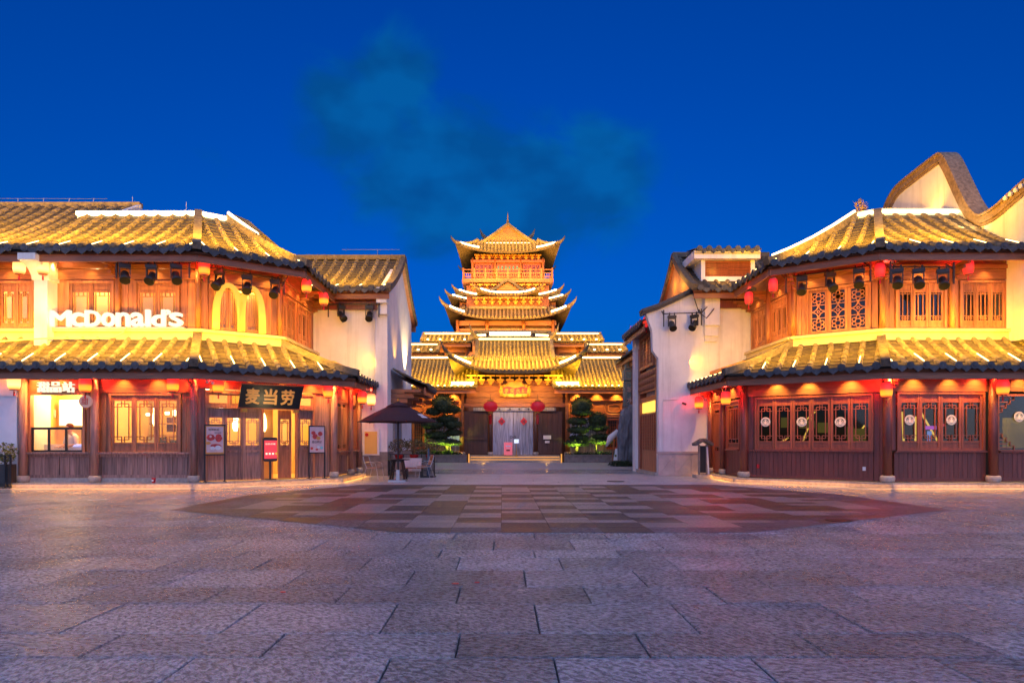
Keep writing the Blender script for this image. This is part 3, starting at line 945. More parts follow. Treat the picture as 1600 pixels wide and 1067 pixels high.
boarding(LB, L2B, .06, V2(330) - .08, z0 - .06, 6.42, 1, M_wood); boarding(LB, L2B, V2(408) + .08, L2B.L - .04, z0 - .06, 6.42, 2, M_wood)
column(LB, -7.44, 21.38, 4.86, 6.9, .085, M_wood, drum=False)
window(LB, L2C, .25, 1.5, z0, z1, 3, 'bars', M_wood, zb=.2, zt=1.15); window(LB, L2C, 1.85, 3.3, z0, z1, 3, 'bars', M_wood, zb=.2, zt=1.15)
for a, b in ((.02, .17), (1.58, 1.77), (3.38, 3.8)): boarding(LB, L2C, a, b, z0 - .06, 6.42, 1, M_wood)
for W in (L2B, L2C):
    m = MB(); m.fbox(W, .05, W.L, -.05, .01, z1 + .07, 6.42); m.build('wall_panel', M_wood, LB)
# rooms behind the upper windows
m = MB(); m.add([(-18, 20.9, 4.7), (-9.6, 20.9, 4.7), (-7.9, 22.2, 4.7), (-7.9, 25, 4.7)] + [(-18, 20.9, 7), (-9.6, 20.9, 7), (-7.9, 22.2, 7), (-7.9, 25, 7)], [(0, 1, 5, 4), (1, 2, 6, 5), (2, 3, 7, 6)]); m.build('interior_wall', M_interior, LB)
for x, y, e in ((-13.0, 20.45, 200), (-10.9, 20.5, 40), (-8.6, 21.5, 170), (-16.8, 20.5, 150), (-7.75, 23.6, 12)): light('POINT', 'upper room lamp', (x, y, 6.7), e, WARM2, .1)
# white pier between the two upper facades, with curved corbel
x0, x1 = PX(53, 19.55), PX(74, 19.55)
m = MB(); m.box(x0, x1, 19.55, 20.0, 4.3, 6.3)
prof_c = [(19.55, 6.301), (19.5, 6.45), (19.36, 6.62), (19.15, 6.72), (18.96, 6.76), (18.96, 6.96), (20, 6.96), (20, 6.301)]
m.prism(prof_c, lambda a, b, d: (d, a, b), x0 - .06, x1 + .06)
m.build('white_pier', M_plaster, LB)
# roofs
lower = [Patch((-19, 18.55), (-8.95, 18.55), (-19, 19.95), (-9.5, 19.95), 3.55, 4.60, .22),
         Patch((-8.95, 18.55), (-4.9, 21.46), (-9.5, 19.95), (-7.46, 21.43), 3.55, 4.60, .22),
         Patch((-4.9, 21.46), (-4.9, 25.25), (-7.46, 21.43), (-7.46, 25.25), 3.55, 4.60, .22)]
lower[2].gain = .25; lower[1].gain = .8
make_roof(LB, 'lower_roof', lower, hips=((lower[0], 1), (lower[1], 1)), wash=72)
upper = [Patch((-22, 19.05), (-14.45, 19.05), (-22, 23.6), (-14.45, 23.6), 7.1, 10.04, .25),
         Patch((-14.45, 19.05), (-9.1, 19.05), (-14.45, 22), (-10.45, 22), 7.1, 9.12, .25),
         Patch((-9.1, 19.05), (-6.4, 21.0), (-10.45, 22), (-9.66, 22.56), 7.1, 9.12, .25),
         Patch((-6.4, 21.0), (-6.4, 24.7), (-9.66, 22.56), (-9.66, 24.7), 7.1, 9.12, .25)]
upper[3].gain = .3
UR = make_roof(LB, 'upper_roof', upper, hips=((upper[1], 1), (upper[2], 1)), wash=115)
wing = [Patch((-14.45, 22.2), (-13.4, 22.2), (-14.45, 23.6), (-13.4, 23.6), 9.15, 10.04, .1)]
make_roof(LB, 'wing_roof', wing, lamps=False, caps=False)
m = MB(); m.bar((-22, 23.65, 10.08), (-13.35, 23.65, 10.08), .26, .16); m.build('ridge', M_tile, UR)
m = MB(); m.bar((-13.38, 22.2, 9.2), (-13.38, 23.6, 10.0), .16, .16); m.build('verge', M_plaster, UR)
rp = [(-14.6, 22.02), (-10.45, 22.02), (-9.66, 22.58)]
for a, b in zip(rp, rp[1:]):
    W = Wall(a, b); m = MB(); m.fbox(W, 0, W.L, -.2, .05, 9.0, 9.28); m.build('ridge_parapet', M_plaster, UR)
    m = MB(); m.fbox(W, 0, W.L, .06, .12, 9.12, 9.24); m.build('led_strip', M_ledwhite, UR)
P3 = upper[2]
m = MB(); m.tube([P3.at(P3.L + (P3.b1 - P3.L) * t, P3.H * t, .30) for t in (1, .9, .8, .7, .6)], [.05, .045, .04, .03, .015], 5); m.build('led_strip', M_ledwhite, UR)
for x, y, z0_, z1_ in ((PX(291, 22.3), 22.3, 9.2, PZ(316, 22.3)), (PX(207, 23.6), 23.6, 10, PZ(307, 23.6))):
    m = MB(); m.tube([(x, y, z0_), (x, y, z1_)], .012, 5); m.build('lightning_rod', M_steel, UR)
for px in (28, 68, 108, 146):
    m = MB(); x = PX(px, 23.65); m.tube([(x, 23.65, 10.1), (x, 23.65, 10.34)], .012, 4); m.build('wire_post', M_steel, UR)
m = MB(); m.tube([(-21.5, 23.65, 10.34), (-14.6, 23.65, 10.32)], .008, 4); m.build('lightning_wire', M_steel, UR)
# small attic lantern behind the ridge
dm = MB(); d_ = 25.5
dq = lambda px, py: (PX(px, d_), PZ(py, d_))
dm.prism([dq(368, 348), dq(378, 347), dq(405, 366), dq(405, 400), dq(368, 400)], lambda a, b, d: (a, d, b), d_, d_ + 1.6)
dr = dm.build('attic_dormer', M_plaster, LB)
x1 = PX(405, d_)
m = MB(); m.box(x1 - .02, x1 + .03, d_ + .3, d_ + .9, PZ(385, d_), PZ(372, d_)); m.box(PX(389, d_), PX(398, d_), d_ - .03, d_ + .02, PZ(386, d_), PZ(374, d_)); m.build('louvre', M_wood, dr)
m = MB(); m.prism([dq(352, 350), dq(371, 340), dq(395, 350), dq(418, 370), dq(416, 374), dq(394, 357), dq(372, 347), dq(353, 356)], lambda a, b, d: (a, d, b), d_ - .4, d_ + 1.9); m.build('dormer_roof', M_tile, dr)
light('SPOT', 'dormer lamp', (PX(385, 24.4), 24.3, 8.9), 60, WARM2, .05, None, (PX(385, d_), d_, 9.6), 90, .8)
# carved brackets below both eaves
m = MB()
for u in (U2(87), U2(183)): bracket_arm(m, L2A, u, .05, 6.42)
bracket_arm(m, L2B, .1, .05, 6.42); bracket_arm(m, L2B, L2B.L, .05, 6.42); bracket_arm(m, L2C, 2.0, .05, 6.42); bracket_arm(m, L2C, 3.6, .05, 6.42)
for W, u in ((LW1, U(150)), (LW1, U(304)), (LW2, LW2.L), (LW3, 1.8), (LW1, U(40))): bracket_arm(m, W, u, .05, 2.98, .8)
m.build('eave_brackets', M_beam, LB, kind='stuff')

# ------------------------------------------------------------------ white plastered house beside the restaurant
WB = thing('plastered_house', 'white plastered gable house with stone dado joining the restaurant, two stage lamps on its wall', 'house', (-6, 28, 0))
m = MB(); m.box(-9.5, -4.85, 25.3, 25.6, 0, 7.3)
m.prism([(25.3, 0), (32, 0), (32, 7.2), (28.7, 9.35), (25.3, 7.45)], lambda a, b, d: (d, a, b), -4.85, -4.55)
m.box(-4.9, -4.5, 24.85, 25.3, 6.75, 7.35); m.box(-4.88, -4.52, 25.05, 25.3, 6.35, 6.75)
m.box(-9.5, -4.8, 31.7, 32, 0, 7.2)
m.build('wall', M_plaster, WB)
m = MB(); m.box(-5.75, -4.53, 25.26, 25.32, 0, .95); m.box(-4.87, -4.53, 25.32, 32.02, 0, .95); m.build('stone_dado', M_dado, WB)
wr = [Patch((-9.5, 24.75), (-4.4, 24.75), (-9.5, 28.7), (-4.4, 28.7), 7.25, 9.5, .35), Patch((-4.4, 32.6), (-9.5, 32.6), (-4.4, 28.7), (-9.5, 28.7), 7.25, 9.5, .35)]
wr[1].gain = .01
WR = make_roof(WB, 'roof', wr, wash=85, lamp_step=2)
m = MB(); m.bar((-9.5, 28.7, 9.58), (-4.35, 28.7, 9.58), .3, .2); m.build('ridge', M_tile, WR)
m = MB()
for P, a in ((wr[0], wr[0].L - .02), (wr[1], .02)):
    pts = [P.at(a, P.H * i / 8, .06) for i in range(9)]
    for p, q in zip(pts, pts[1:]): m.bar(p, q, .2, .24)
m.build('verge', M_tile, WR)
for z, h, y in ((6.55, .32, 25.12), (6.9, .3, 25.02)):
    m = MB(); m.box(-7.4, -4.92, y, 25.3, z, z + h); m.build('beam', M_maroon, WB)
m = MB(); m.tube([(-7.2, 28.7, 9.95), (-4.6, 28.7, 9.95)], .01, 4); m.tube([(-5.6, 28.7, 9.6), (-5.6, 28.7, 9.95)], .012, 4); m.build('lightning_wire', M_steel, WR)
# utility hatch on the wall
x0, x1 = PX(567, 25.25), PX(593, 25.25)
uh = MB(); uh.box(x0, x1, 25.20, 25.258, PZ(711, 25.2), PZ(671, 25.2)); ut = uh.build('utility_hatch', M_white, WB)
m = MB(); m.box(x0 + .08, x1 - .08, 25.185, 25.199, PZ(709, 25.2), PZ(674, 25.2)); m.build('hatch_door', M_interior, ut)
m = MB(); m.lathe([(.07, 0), (.07, .01)], (0, 0, 0), 12); me = m.mesh('no_entry_mark', M_red); o = winst('no_entry_mark', me, ut, (x0 + .17, 25.184, PZ(679, 25.2)), 0, R(90))
# street side: tiled canopy on stepped brackets over a doorway
SW = Wall((-4.55, 25.9), (-4.55, 30.5))
cp = [Patch((-3.05, 26.0), (-3.05, 29.3), (-4.5, 26.0), (-4.5, 29.3), 3.62, 4.3, .15)]
make_roof(WB, 'canopy', cp, lamps=False, sp=.4, r=.09)
m = MB()
for y in (26.2, 27.7, 29.1):
    for k in range(4): m.box(-4.55, -4.15 + .26 * k, y - .07, y + .07, 2.75 + .19 * k, 2.75 + .19 * (k + 1) - .02)
    m.box(-4.0, -3.3, y - .3, y + .3, 3.36, 3.45)
m.build('canopy_brackets', M_beam, WB, kind='stuff')
m = MB(); m.box(-4.54, -4.50, 26.6, 26.75, 0, 2.7); m.box(-4.54, -4.50, 28.5, 28.65, 0, 2.7); m.box(-4.54, -4.50, 26.75, 28.5, 2.55, 2.7); df = m.build('door_frame', M_stone, WB)
m = MB(); m.box(-4.545, -4.52, 26.75, 28.5, 0, 2.55); m.build('door', surf('blue door', (.10, .18, .30), .4, .2, (4, 4, 4)), WB)
m = MB(); m.lathe([(.10, 0), (.10, .04)], (-4.35, 30.6, 4.35), 10); m.build('uplight', M_ledwhite, WB)
light('SPOT', 'wall uplight', (-4.1, 29.8, 4.4), 900, WARM2, .06, None, (-4.6, 29.8, 6.2), 85, .8)
light('SPOT', 'wall uplight', (-4.05, 27.0, 4.5), 120, WARM, .06, None, (-4.6, 27.0, 6.2), 80, .8)

# ------------------------------------------------------------------ right building: two-storey timber cafe, mirror of the restaurant
RB = thing('cafe_building', 'two-storey timber cafe with dark red boarded dado and round white emblems in its windows', 'cafe', (13, 22, 0))
plinth(RB, [(7.8, 25.2), (7.8, 21.6), (11.5, 18.85), (19, 18.85)], [(19, 25.2)])
RW3 = Wall((8.2, 25.3), (8.2, 21.9)); RW2 = Wall((8.2, 21.9), (11.65, 19.4)); RW1 = Wall((11.65, 19.4), (19, 19.4))
A1 = RW1.upx; A2 = RW2.upx; A3 = RW3.upx
column(RB, PX(1385, 19.3), 19.25, FZ, 3.35, .125, M_maroon, dr=.21); column(RB, PX(1550, 19.3), 19.25, FZ, 3.35, .125, M_maroon, dr=.2)
column(RB, 8.22, 21.8, FZ, 3.35, .13, M_maroon, dr=.21); column(RB, 8.1, 24.9, FZ, 3.3, .11, M_maroon); column(RB, 8.12, 23.6, FZ, 3.3, .09, M_maroon)
for W in (RW1, RW2, RW3): beams(RB, W, 0 if W is not RW2 else .05, W.L, 2.88, 3.62, M_beam)
z_s = 1.04
def bead_dado(W, u0, u1, z0, z1, mat):
    """dado of narrow beaded boards under a sill"""
    n = max(2, round((u1 - u0) / .14))
    d = boarding(RB, W, u0, u1, z0, z1, n, mat, name='dado')
    m = MB(); m.fbox(W, u0, u1, -.03, .10, z1 + .002, z1 + .05); m.build('sill', mat, d)
    m = MB(); m.fbox(W, u0, u1, -.03, .03, z0 - .02, z0 + .07); m.build('skirting', mat, d)
bead_dado(RW2, .2, RW2.L - .35, .18, z_s, M_maroon)
bead_dado(RW1, .22, A1(1540), .18, z_s, M_maroon); bead_dado(RW1, A1(1560), RW1.L, .18, z_s, M_maroon)
bead_dado(RW3, 1.95, 3.25, .18, z_s, M_maroon)
boarding(RB, RW2, RW2.L - .34, RW2.L - .02, .16, 2.88, 2, M_maroon)
boarding(RB, RW2, .08, A2(1182) - .08, 1.1, 2.88, 1, M_maroon)
# main window rows
window(RB, RW2, A2(1183), A2(1361), 1.12, 2.78, 6, 'step', M_redwood, M_tint, zb=.26, zt=1.42)
window(RB, RW1, A1(1404), A1(1534), 1.12, 2.80, 4, 'step', M_redwood, M_tint, zb=.26, zt=1.42)
boarding(RB, RW1, .1, A1(1404) - .08, 1.1, 2.88, 1, M_maroon)
w = MB(); u0, u1 = A1(1559), RW1.L - .3
w.fbox(RW1, u0 - .06, u0, -.06, .06, 1.1, 2.8); w.fbox(RW1, u1, u1 + .06, -.06, .06, 1.1, 2.8); w.fbox(RW1, u0, u1, -.058, .058, 2.74, 2.80); w.fbox(RW1, u0, u1, -.058, .058, 1.09, 1.12)
bw = w.build('picture_window', M_redwood, RB)
m = MB(); m.fbox(RW1, u0, u1, -.004, .002, 1.12, 2.74); m.build('pane', M_tint, bw)
for zc, sg in ((1.12, 1), (2.74, -1)):      # stepped corner lattice
    m = MB()
    for k in range(4):
        e = .12 * (4 - k); s = .12 * k
        for a, b, c, d in ((u0 + s, zc + sg * (e), u0 + s + .12, zc + sg * e), (u0 + s + .12, zc + sg * e, u0 + s + .12, zc + sg * (e - .12))):
            m.fbox(RW1, min(a, c) - .012, max(a, c) + .012, .0, .03, min(b, d) - .012, max(b, d) + .012)
        m.fbox(RW1, u0, u0 + .12 * (4 - k) * .8, .002, .028, zc + sg * (.12 * k + .06) - .012, zc + sg * (.12 * k + .06) + .012)
    m.build('lattice', M_redwood, bw)
window(RB, RW3, 2.05, 3.2, 1.12, 2.75, 1, 'slats', M_redwood, M_tint, zb=.2, zt=1.5)
window(RB, RW3, .55, 1.25, .25, 2.75, 1, 'slats', M_redwood, M_tint, zb=.75, zt=2.3, name='side_door')
boarding(RB, RW3, 1.35, 1.95, .16, 2.88, 3, M_maroon); boarding(RB, RW3, .05, .46, .16, 2.88, 2, M_maroon)
# dim interior with a few warm things
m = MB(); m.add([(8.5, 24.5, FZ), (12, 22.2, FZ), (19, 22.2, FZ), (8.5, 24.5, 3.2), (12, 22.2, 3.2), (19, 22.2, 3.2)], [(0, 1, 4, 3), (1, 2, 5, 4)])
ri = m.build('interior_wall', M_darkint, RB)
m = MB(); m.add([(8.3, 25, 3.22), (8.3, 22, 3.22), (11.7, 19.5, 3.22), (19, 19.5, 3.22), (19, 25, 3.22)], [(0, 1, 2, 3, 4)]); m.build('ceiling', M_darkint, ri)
mg = surf('green ochre wall', (.42, .34, .05), .7, .2, (2, 2, 2))
m = MB(); Wq = Wall((12, 21.3), (19, 21.3)); m.fbox(Wq, Wq.upx(1566), Wq.upx(1620), 0, .2, 1.15, PZ(653, 21.3)); m.build('bar_back', mg, ri)
ml = emit('amber interior glow', (1.0, .62, .10), 1.6)
for (xa, ya, za), (xb, yb, zb) in (((13.3, 21.2, 1.2), (13.25, 21.2, 2.35)), ((13.9, 21.4, 2.5), (14.6, 21.4, 1.3)), ((13.75, 21.3, 1.3), (13.75, 21.3, 2.2)), ((10.4, 22.3, 1.2), (10.75, 22.2, 2.2)), ((10.9, 22.3, 2.4), (10.5, 22.4, 2.0)), ((9.6, 22.6, 1.2), (10.1, 22.6, 1.5)), ((12.0, 21.2, 1.9), (11.7, 21.3, 1.4))):
    m = MB(); m.bar((xa, ya, za), (xb, yb, zb), .045, .045); m.build('lit_shelf_edge', ml, ri)
mgn = emit('dim green lit shelf', (.45, .36, .04), .25)
for px, py, d, w_, h_ in ((1226, 660, 22.4,   .18, .35), (1262, 663, 22, .5, .25), (1290, 668, 22, .45, .35), (1345, 680, 21, .35, .45), (1330, 678, 21.2, .18, .5)):
    x = PX(px, d); z = PZ(py, d); m = MB(); m.box(x - w_ / 2, x + w_ / 2, d, d + .1, z - h_ / 2, z + h_ / 2); m.build('shelf_display', mgn, ri)
for px, py, w_, h_, c in ((1455, 668, .35, .12, (.6, .1, .8)), (1453, 684, .12, .45, (.2, .35, .9)), (1474, 664, .16, .08, (.9, .05, .1))):
    x = PX(px, 21); z = PZ(py, 21); m = MB(); m.box(x - w_ / 2, x + w_ / 2, 21, 21.05, z - h_ / 2, z + h_ / 2); m.build('screen', emit('counter screen', c, 1.2), ri)
for x, y, e in ((15.9, 20.4, 150), (13.2, 20.9, 9), (10.6, 22, 9)): light('POINT', 'cafe lamp', (x, y, 3.0), e, WARM2, .15)

# ---- upper storey
R2C = Wall((9.77, 25.2), (9.77, 21.46)); R2B = Wall((9.77, 21.46), (11.8, 20.0)); R2A = Wall((11.8, 20.0), (17.5, 20.0))
ledge(RB, (R2C, R2B, R2A), 4.52, 4.86)
for W in (R2A, R2B, R2C): beams(RB, W, 0, W.L, 6.42, 7.02, M_beam)
B1 = R2A.upx; B2 = R2B.upx
z0, z1 = 4.92, 6.32
window(RB, R2B, B2(1264), B2(1357), z0, z1, 3, 'flower', M_wood, M_tint, zb=0, zt=1.32)
boarding(RB, R2B, .08, B2(1264) - .08, z0 - .05, 6.42, 2, M_wood); boarding(RB, R2B, B2(1357) + .08, R2B.L - .05, z0 - .05, 6.42, 1, M_wood)
window(RB, R2A, B1(1402), B1(1474), z0, z1, 3, 'bars', M_wood, M_tint, zb=.22, zt=1.10)
window(RB, R2A, B1(1502), B1(1569), z0, z1, 3, 'bars', M_wood, M_tint, zb=.22, zt=1.10)
for a, b, n in ((1380, 1398, 2), (1478, 1498, 2), (1573, 1583, 1)): boarding(RB, R2A, B1(a), B1(b), z0 - .05, 6.42, n, M_wood)
window(RB, R2C, .35, 1.55, z0, z1, 3, 'bars', M_wood, M_tint, zb=.2, zt=1.15); window(RB, R2C, 2.0, 3.3, z0, z1, 3, 'bars', M_wood, M_tint, zb=.2, zt=1.15)
for a, b in ((.02, .27), (1.63, 1.92), (3.38, 3.7)): boarding(RB, R2C, a, b, z0 - .05, 6.42, 1, M_wood)
for W in (R2A, R2B, R2C):
    m = MB(); m.fbox(W, .05, W.L - .05, -.06, .0, z1 + .07, 6.42); m.build('wall_panel', M_wood, RB)
for x, y in ((11.83, 19.92), (9.74, 21.42), (PX(1488, 19.93), 19.93), (PX(1577, 19.93), 19.93), (9.70, 23.3)): column(RB, x, y, 4.86, 6.9, .085, M_wood, drum=False)
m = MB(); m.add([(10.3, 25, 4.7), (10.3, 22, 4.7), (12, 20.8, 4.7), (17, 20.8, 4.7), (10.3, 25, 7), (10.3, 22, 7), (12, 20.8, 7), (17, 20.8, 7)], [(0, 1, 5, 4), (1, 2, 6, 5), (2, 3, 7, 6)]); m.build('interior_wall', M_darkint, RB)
for x, y in ((13.4, 20.4), (15.2, 20.4), (10.9, 21.1)): light('POINT', 'upper room lamp', (x, y, 5.3), 1.5, WARM2, .1)
# roofs
rl = [Patch((7.35, 26.4), (7.35, 21.05), (9.77, 26.4), (9.77, 21.46), 3.55, 4.60, .22),
      Patch((7.35, 21.05), (11.1, 18.55), (9.77, 21.46), (11.8, 19.98), 3.55, 4.60, .22),
      Patch((11.1, 18.55), (19.5, 18.55), (11.8, 19.95), (19.5, 19.95), 3.55, 4.60, .22)]
rl[0].gain = .25; rl[1].gain = .8
make_roof(RB, 'lower_roof', rl, hips=((rl[0], 1), (rl[1], 1)), wash=72)
ru = [Patch((8.68, 24.2), (8.68, 20.95), (12.33, 24.2), (12.33, 22.4), 7.15, 9.15, .25),
      Patch((8.68, 20.95), (11.25, 19.05), (12.33, 22.4), (12.9, 22.0), 7.15, 9.15, .25),
      Patch((11.25, 19.05), (15.66, 19.05), (12.9, 22.0), (15.66, 22.0), 7.15, 9.15, .25)]
ru[0].gain = .5; ru[2].trim = 1.3
RR = make_roof(RB, 'upper_roof', ru, hips=((ru[0], 1), (ru[1], 1)), wash=115)
rp = [(12.33, 22.42), (12.9, 22.02), (15.66, 22.02)]
for a, b in zip(rp, rp[1:]):
    W = Wall(a, b); m = MB(); m.fbox(W, 0, W.L, -.2, .05, 9.05, 9.36); m.build('ridge_parapet', M_plaster, RR)
    m = MB(); m.fbox(W, 0, W.L, .06, .10, 9.22, 9.27); m.build('led_strip', M_ledwhite, RR)
P3 = ru[0]
m = MB(); m.tube([P3.at(P3.L + (P3.b1 - P3.L) * t, P3.H * t, .26) for t in (1, .75, .5, .25, .05)], [.05, .05, .04, .035, .03], 5); m.build('led_strip', M_led, RR)
# white fire wall with a sweeping wok-ear coping
M_copingtile = surf('brown coping tile', (.28, .19, .12), .75, .4, (9, 9, 9), bump=.6, bscale=22, dirt=.3)
prf = [(18.3, 9.35), (18.8, 9.15), (19.26, 9.0), (19.8, 8.83), (20.26, 8.68), (20.7, 8.62), (21.07, 8.68), (21.4, 8.98), (21.7, 9.42), (22.0, 9.98), (22.27, 10.5), (22.5, 10.95), (22.7, 11.3), (22.85, 11.48), (23.0, 11.55), (23.6, 11.52), (24.4, 11.45), (25.3, 11.35), (25.8, 11.1), (26.1, 10.75), (26.2, 10.3)]
def catmull(p, n=4):
    out = []
    for i in range(len(p) - 1):
        a, b, c, d = p[max(i - 1, 0)], p[i], p[i + 1], p[min(i + 2, len(p) - 1)]
        for k in range(n):
            t = k / n
            out.append(tuple(.5 * (2 * b[j] + (c[j] - a[j]) * t + (2 * a[j] - 5 * b[j] + 4 * c[j] - d[j]) * t * t + (3 * b[j] - a[j] - 3 * c[j] + d[j]) * t ** 3) for j in (0, 1)))
    return out + [p[-1]]
prf = catmull(prf, 3)
m = MB()
for (ya, za), (yb, zb) in zip(prf, prf[1:]):
    m.hexa([(15.7, ya, 4.45), (16.05, ya, 4.45), (16.05, yb, 4.45), (15.7, yb, 4.45), (15.7, ya, za), (16.05, ya, za), (16.05, yb, zb), (15.7, yb, zb)])
m.box(15.62, 16.1, 18.75, 19.0, 6.7, 7.2); m.box(15.66, 16.08, 18.9, 19.3, 6.3, 6.7)
fw = m.build('fire_wall', M_plaster, RB)
m = MB()
pv = [Vector((0, a, b)) for a, b in prf]
def sweep(lo, hi, hw):
    vs = []
    for k, p in enumerate(pv):
        t = (pv[min(k + 1, len(pv) - 1)] - pv[max(k - 1, 0)]).normalized(); nv = Vector((0, -t.z, t.y))
        for dx, h in ((-hw, lo), (hw, lo), (hw, hi), (-hw, hi)): vs.append(Vector((15.875 + dx, 0, 0)) + p + nv * h)
    fs = [(4 * k + a, 4 * k + (a + 1) % 4, 4 * k + 4 + (a + 1) % 4, 4 * k + 4 + a) for k in range(len(pv) - 1) for a in range(4)]
    fs += [(0, 1, 2, 3), tuple(4 * len(pv) - 4 + a for a in range(4))]
    m.add(vs, fs)
for lo, hi, hw in ((-.24, -.142, .21), (-.14, .078, .25), (.08, .16, .31)): sweep(lo, hi, hw)
m.build('coping', M_copingtile, fw)
m = MB()
for i in range(0, 9):
    y = 18.35 + i * .19; z = 9.33 - .105 * i if i < 5 else 8.92 - .04 * (i - 5)
    m.lathe([(.06, 0), (.06, .03)], (0, 0, 0), 8)
dm_ = MB(); dm_.lathe([(.075, 0), (.075, .05)], (0, 0, 0), 10); dme = dm_.mesh('coping_disc', M_white)
for i in range(8):
    y = 18.40 + i * .2; z = 9.20 - .22 * (y - 18.4)
    o = winst('coping_disc', dme, fw, (15.58, y, z), 0); o.rotation_euler = (0, R(-90), 0)
m = MB(); m.box(15.675, 15.70, 18.3, 19.0, 8.35, 8.75); pn = m.build('painted_panel', M_white, fw)
m = MB(); m.box(15.668, 15.674, 18.3, 18.55, 8.42, 8.68); m.build('painted_flower', M_red, pn)
m = MB()
for z in (8.38, 8.72): m.box(15.666, 15.674, 18.62, 18.95, z - .012, z + .012)
for y in (18.65, 18.8, 18.93): m.box(15.665, 15.673, y - .012, y + .012, 8.39, 8.71)
m.build('painted_border', M_black, pn)
light('SPOT', 'gable uplight', (14.9, 20.6, 8.3), 55, WARM2, .06, None, (15.75, 21.5, 9.0), 130, .9)
light('SPOT', 'gable uplight', (15.2, 23.0, 9.4), 130, WARM, .06, None, (15.75, 23.6, 11.4), 120, .9)
m = MB()
for W, u in ((R2A, .1), (R2A, B1(1488)), (R2A, B1(1577)), (R2B, .05), (R2C, 1.8), (R2C, .15)): bracket_arm(m, W, u, .05, 6.42)
for W, u in ((RW1, .1), (RW1, A1(1550)), (RW2, .05), (RW3, .3), (RW3, 1.7)): bracket_arm(m, W, u, .05, 2.98, .8)
m.build('eave_brackets', M_beam, RB, kind='stuff')
# small socket plates on the dado
m = MB(); m.fbox(RW2, A2(1348), A2(1353), .03, .05, RW2.zpy(A2(1350), 735), RW2.zpy(A2(1350), 729)); m.build('socket', M_white, RB)
m = MB(); m.fbox(RW2, A2(1183), A2(1187), .03, .06, RW2.zpy(A2(1185), 731), RW2.zpy(A2(1185), 725)); m.build('fire_call_point', M_red, RB)

# ------------------------------------------------------------------ white corner house beside the cafe
CB = thing('corner_house', 'white plastered corner house with sloping coping, louvred dormer and pink stone dado, joining the cafe', 'house', (8, 28, 0))
m = MB()
m.prism([(6.17, 0), (9.9, 0), (9.9, 7.3), (7.6, 7.25), (5.66, 6.5), (5.72, 6.3), (5.92, 5.75), (5.95, 4.95), (6.17, 4.65)], lambda a, b, d: (a, d, b), 25.3, 25.62)
m.box(6.02, 6.35, 29.0, 29.6, 0, 6.3); m.box(6.45, 6.6, 25.62, 29.0, 0, 6.4)
m.box(7.92, 8.5, 25.0, 25.3, 5.9, 7.4); m.box(7.95, 8.47, 25.12, 25.3, 5.5, 5.9); m.box(7.98, 8.44, 25.2, 25.3, 5.3, 5.5)
m.build('wall', M_plaster, CB)
m = MB(); m.box(6.13, 8.15, 25.24, 25.3, 0, .88); sd = m.build('stone_dado', M_pinkstone, CB)
m = MB(); m.box(6.09, 8.15, 25.2, 25.3, .885, .97); m.build('dado_cap', M_pinkstone, sd)
for k, (xa, xb) in enumerate(((6.16, 6.8), (6.8, 7.45), (7.45, 8.1))):
    m = MB()
    m.prism([(xa + .006, .03), (xb - .006, .03), (xb - .006, .86)], lambda a, b, d: (a, d, b), 25.225, 25.238); m.build('stone_panel', M_pinkstone, sd)
    m = MB()
    m.prism([(xa + .006, .05), (xb - .02, .86), (xa + .006, .86)], lambda a, b, d: (a, d, b), 25.225, 25.238); m.build('stone_panel', M_pinkstone, sd)
m = MB()
pts = [(5.5, 6.42), (6.1, 6.62), (6.9, 6.98), (7.55, 7.3)]
for (xa, za), (xb, zb) in zip(pts, pts[1:]): m.bar((xa, 25.4, za + .08), (xb, 25.4, zb + .08), .62, .12); m.bar((xa, 25.4, za - .03), (xb, 25.4, zb - .03), .46, .10)
m.build('coping', M_tiledark, CB)
cr_ = [Patch((7.4, 24.65), (11.5, 24.65), (7.4, 27.7), (11.5, 27.7), 7.25, 9.3, .35), Patch((11.5, 30.7), (7.4, 30.7), (11.5, 27.7), (7.4, 27.7), 7.25, 9.3, .35)]
CR = make_roof(CB, 'roof', cr_, lamps=False)
m = MB(); m.bar((7.35, 27.7, 9.4), (11.5, 27.7, 9.4), .3, .2); m.build('ridge', M_tile, CR)
m = MB(); m.prism([(24.9, 7.2), (27.7, 9.2), (30.4, 7.2)], lambda a, b, d: (d, a, b), 7.5, 7.75); m.build('gable', surf('ochre plaster', (.45, .22, .09), .7, .2, (3, 3, 3), bump=.2), CB)
m = MB()
for P, a in ((cr_[0], .02), (cr_[1], cr_[1].L - .02)):
    pts = [P.at(a, P.H * i / 8, .06) for i in range(9)]
    for p, q in zip(pts, pts[1:]): m.bar(p, q, .2, .24)
m.build('verge', M_tile, CR)
# dormer
x0, x1 = 7.95, 10.1; yd = 25.6
m = MB(); m.box(x0, x0 + .16, yd, yd + 2, 7.6, 8.75); m.box(x1 - .16, x1, yd, yd + 2, 7.6, 8.75); m.box(x0 + .16, x1 - .16, yd + .002, yd + 2, 7.75, 7.95); m.box(x0 - .35, x1 + .12, yd - .25, yd + 2, 8.6, 8.92); dd = m.build('dormer', M_plaster, CB)
lv = MB(); lv.box(0, .92, 0, .03, 0, .05); lme = lv.mesh('slat', M_redwood)
m = MB(); m.box(x0 + .16, x1 - .16, yd + .12, yd + .16, 7.95, 8.6); m.build('louvre_back', M_maroon, dd)
for c in range(2):
    for k in range(9):
        o = winst('slat', lme, dd, (x0 + .17 + c * .93, yd + .06, 7.97 + k * .07), 0, R(30))
dp = [Patch((x0 - .35, yd - .3), (x1 + .15, yd - .3), (x0 - .35, yd + .9), (x1 + .15, yd + .9), 8.95, 9.2, .1)]
make_roof(CB, 'dormer_roof', dp, lamps=False, sp=.36, r=.09)
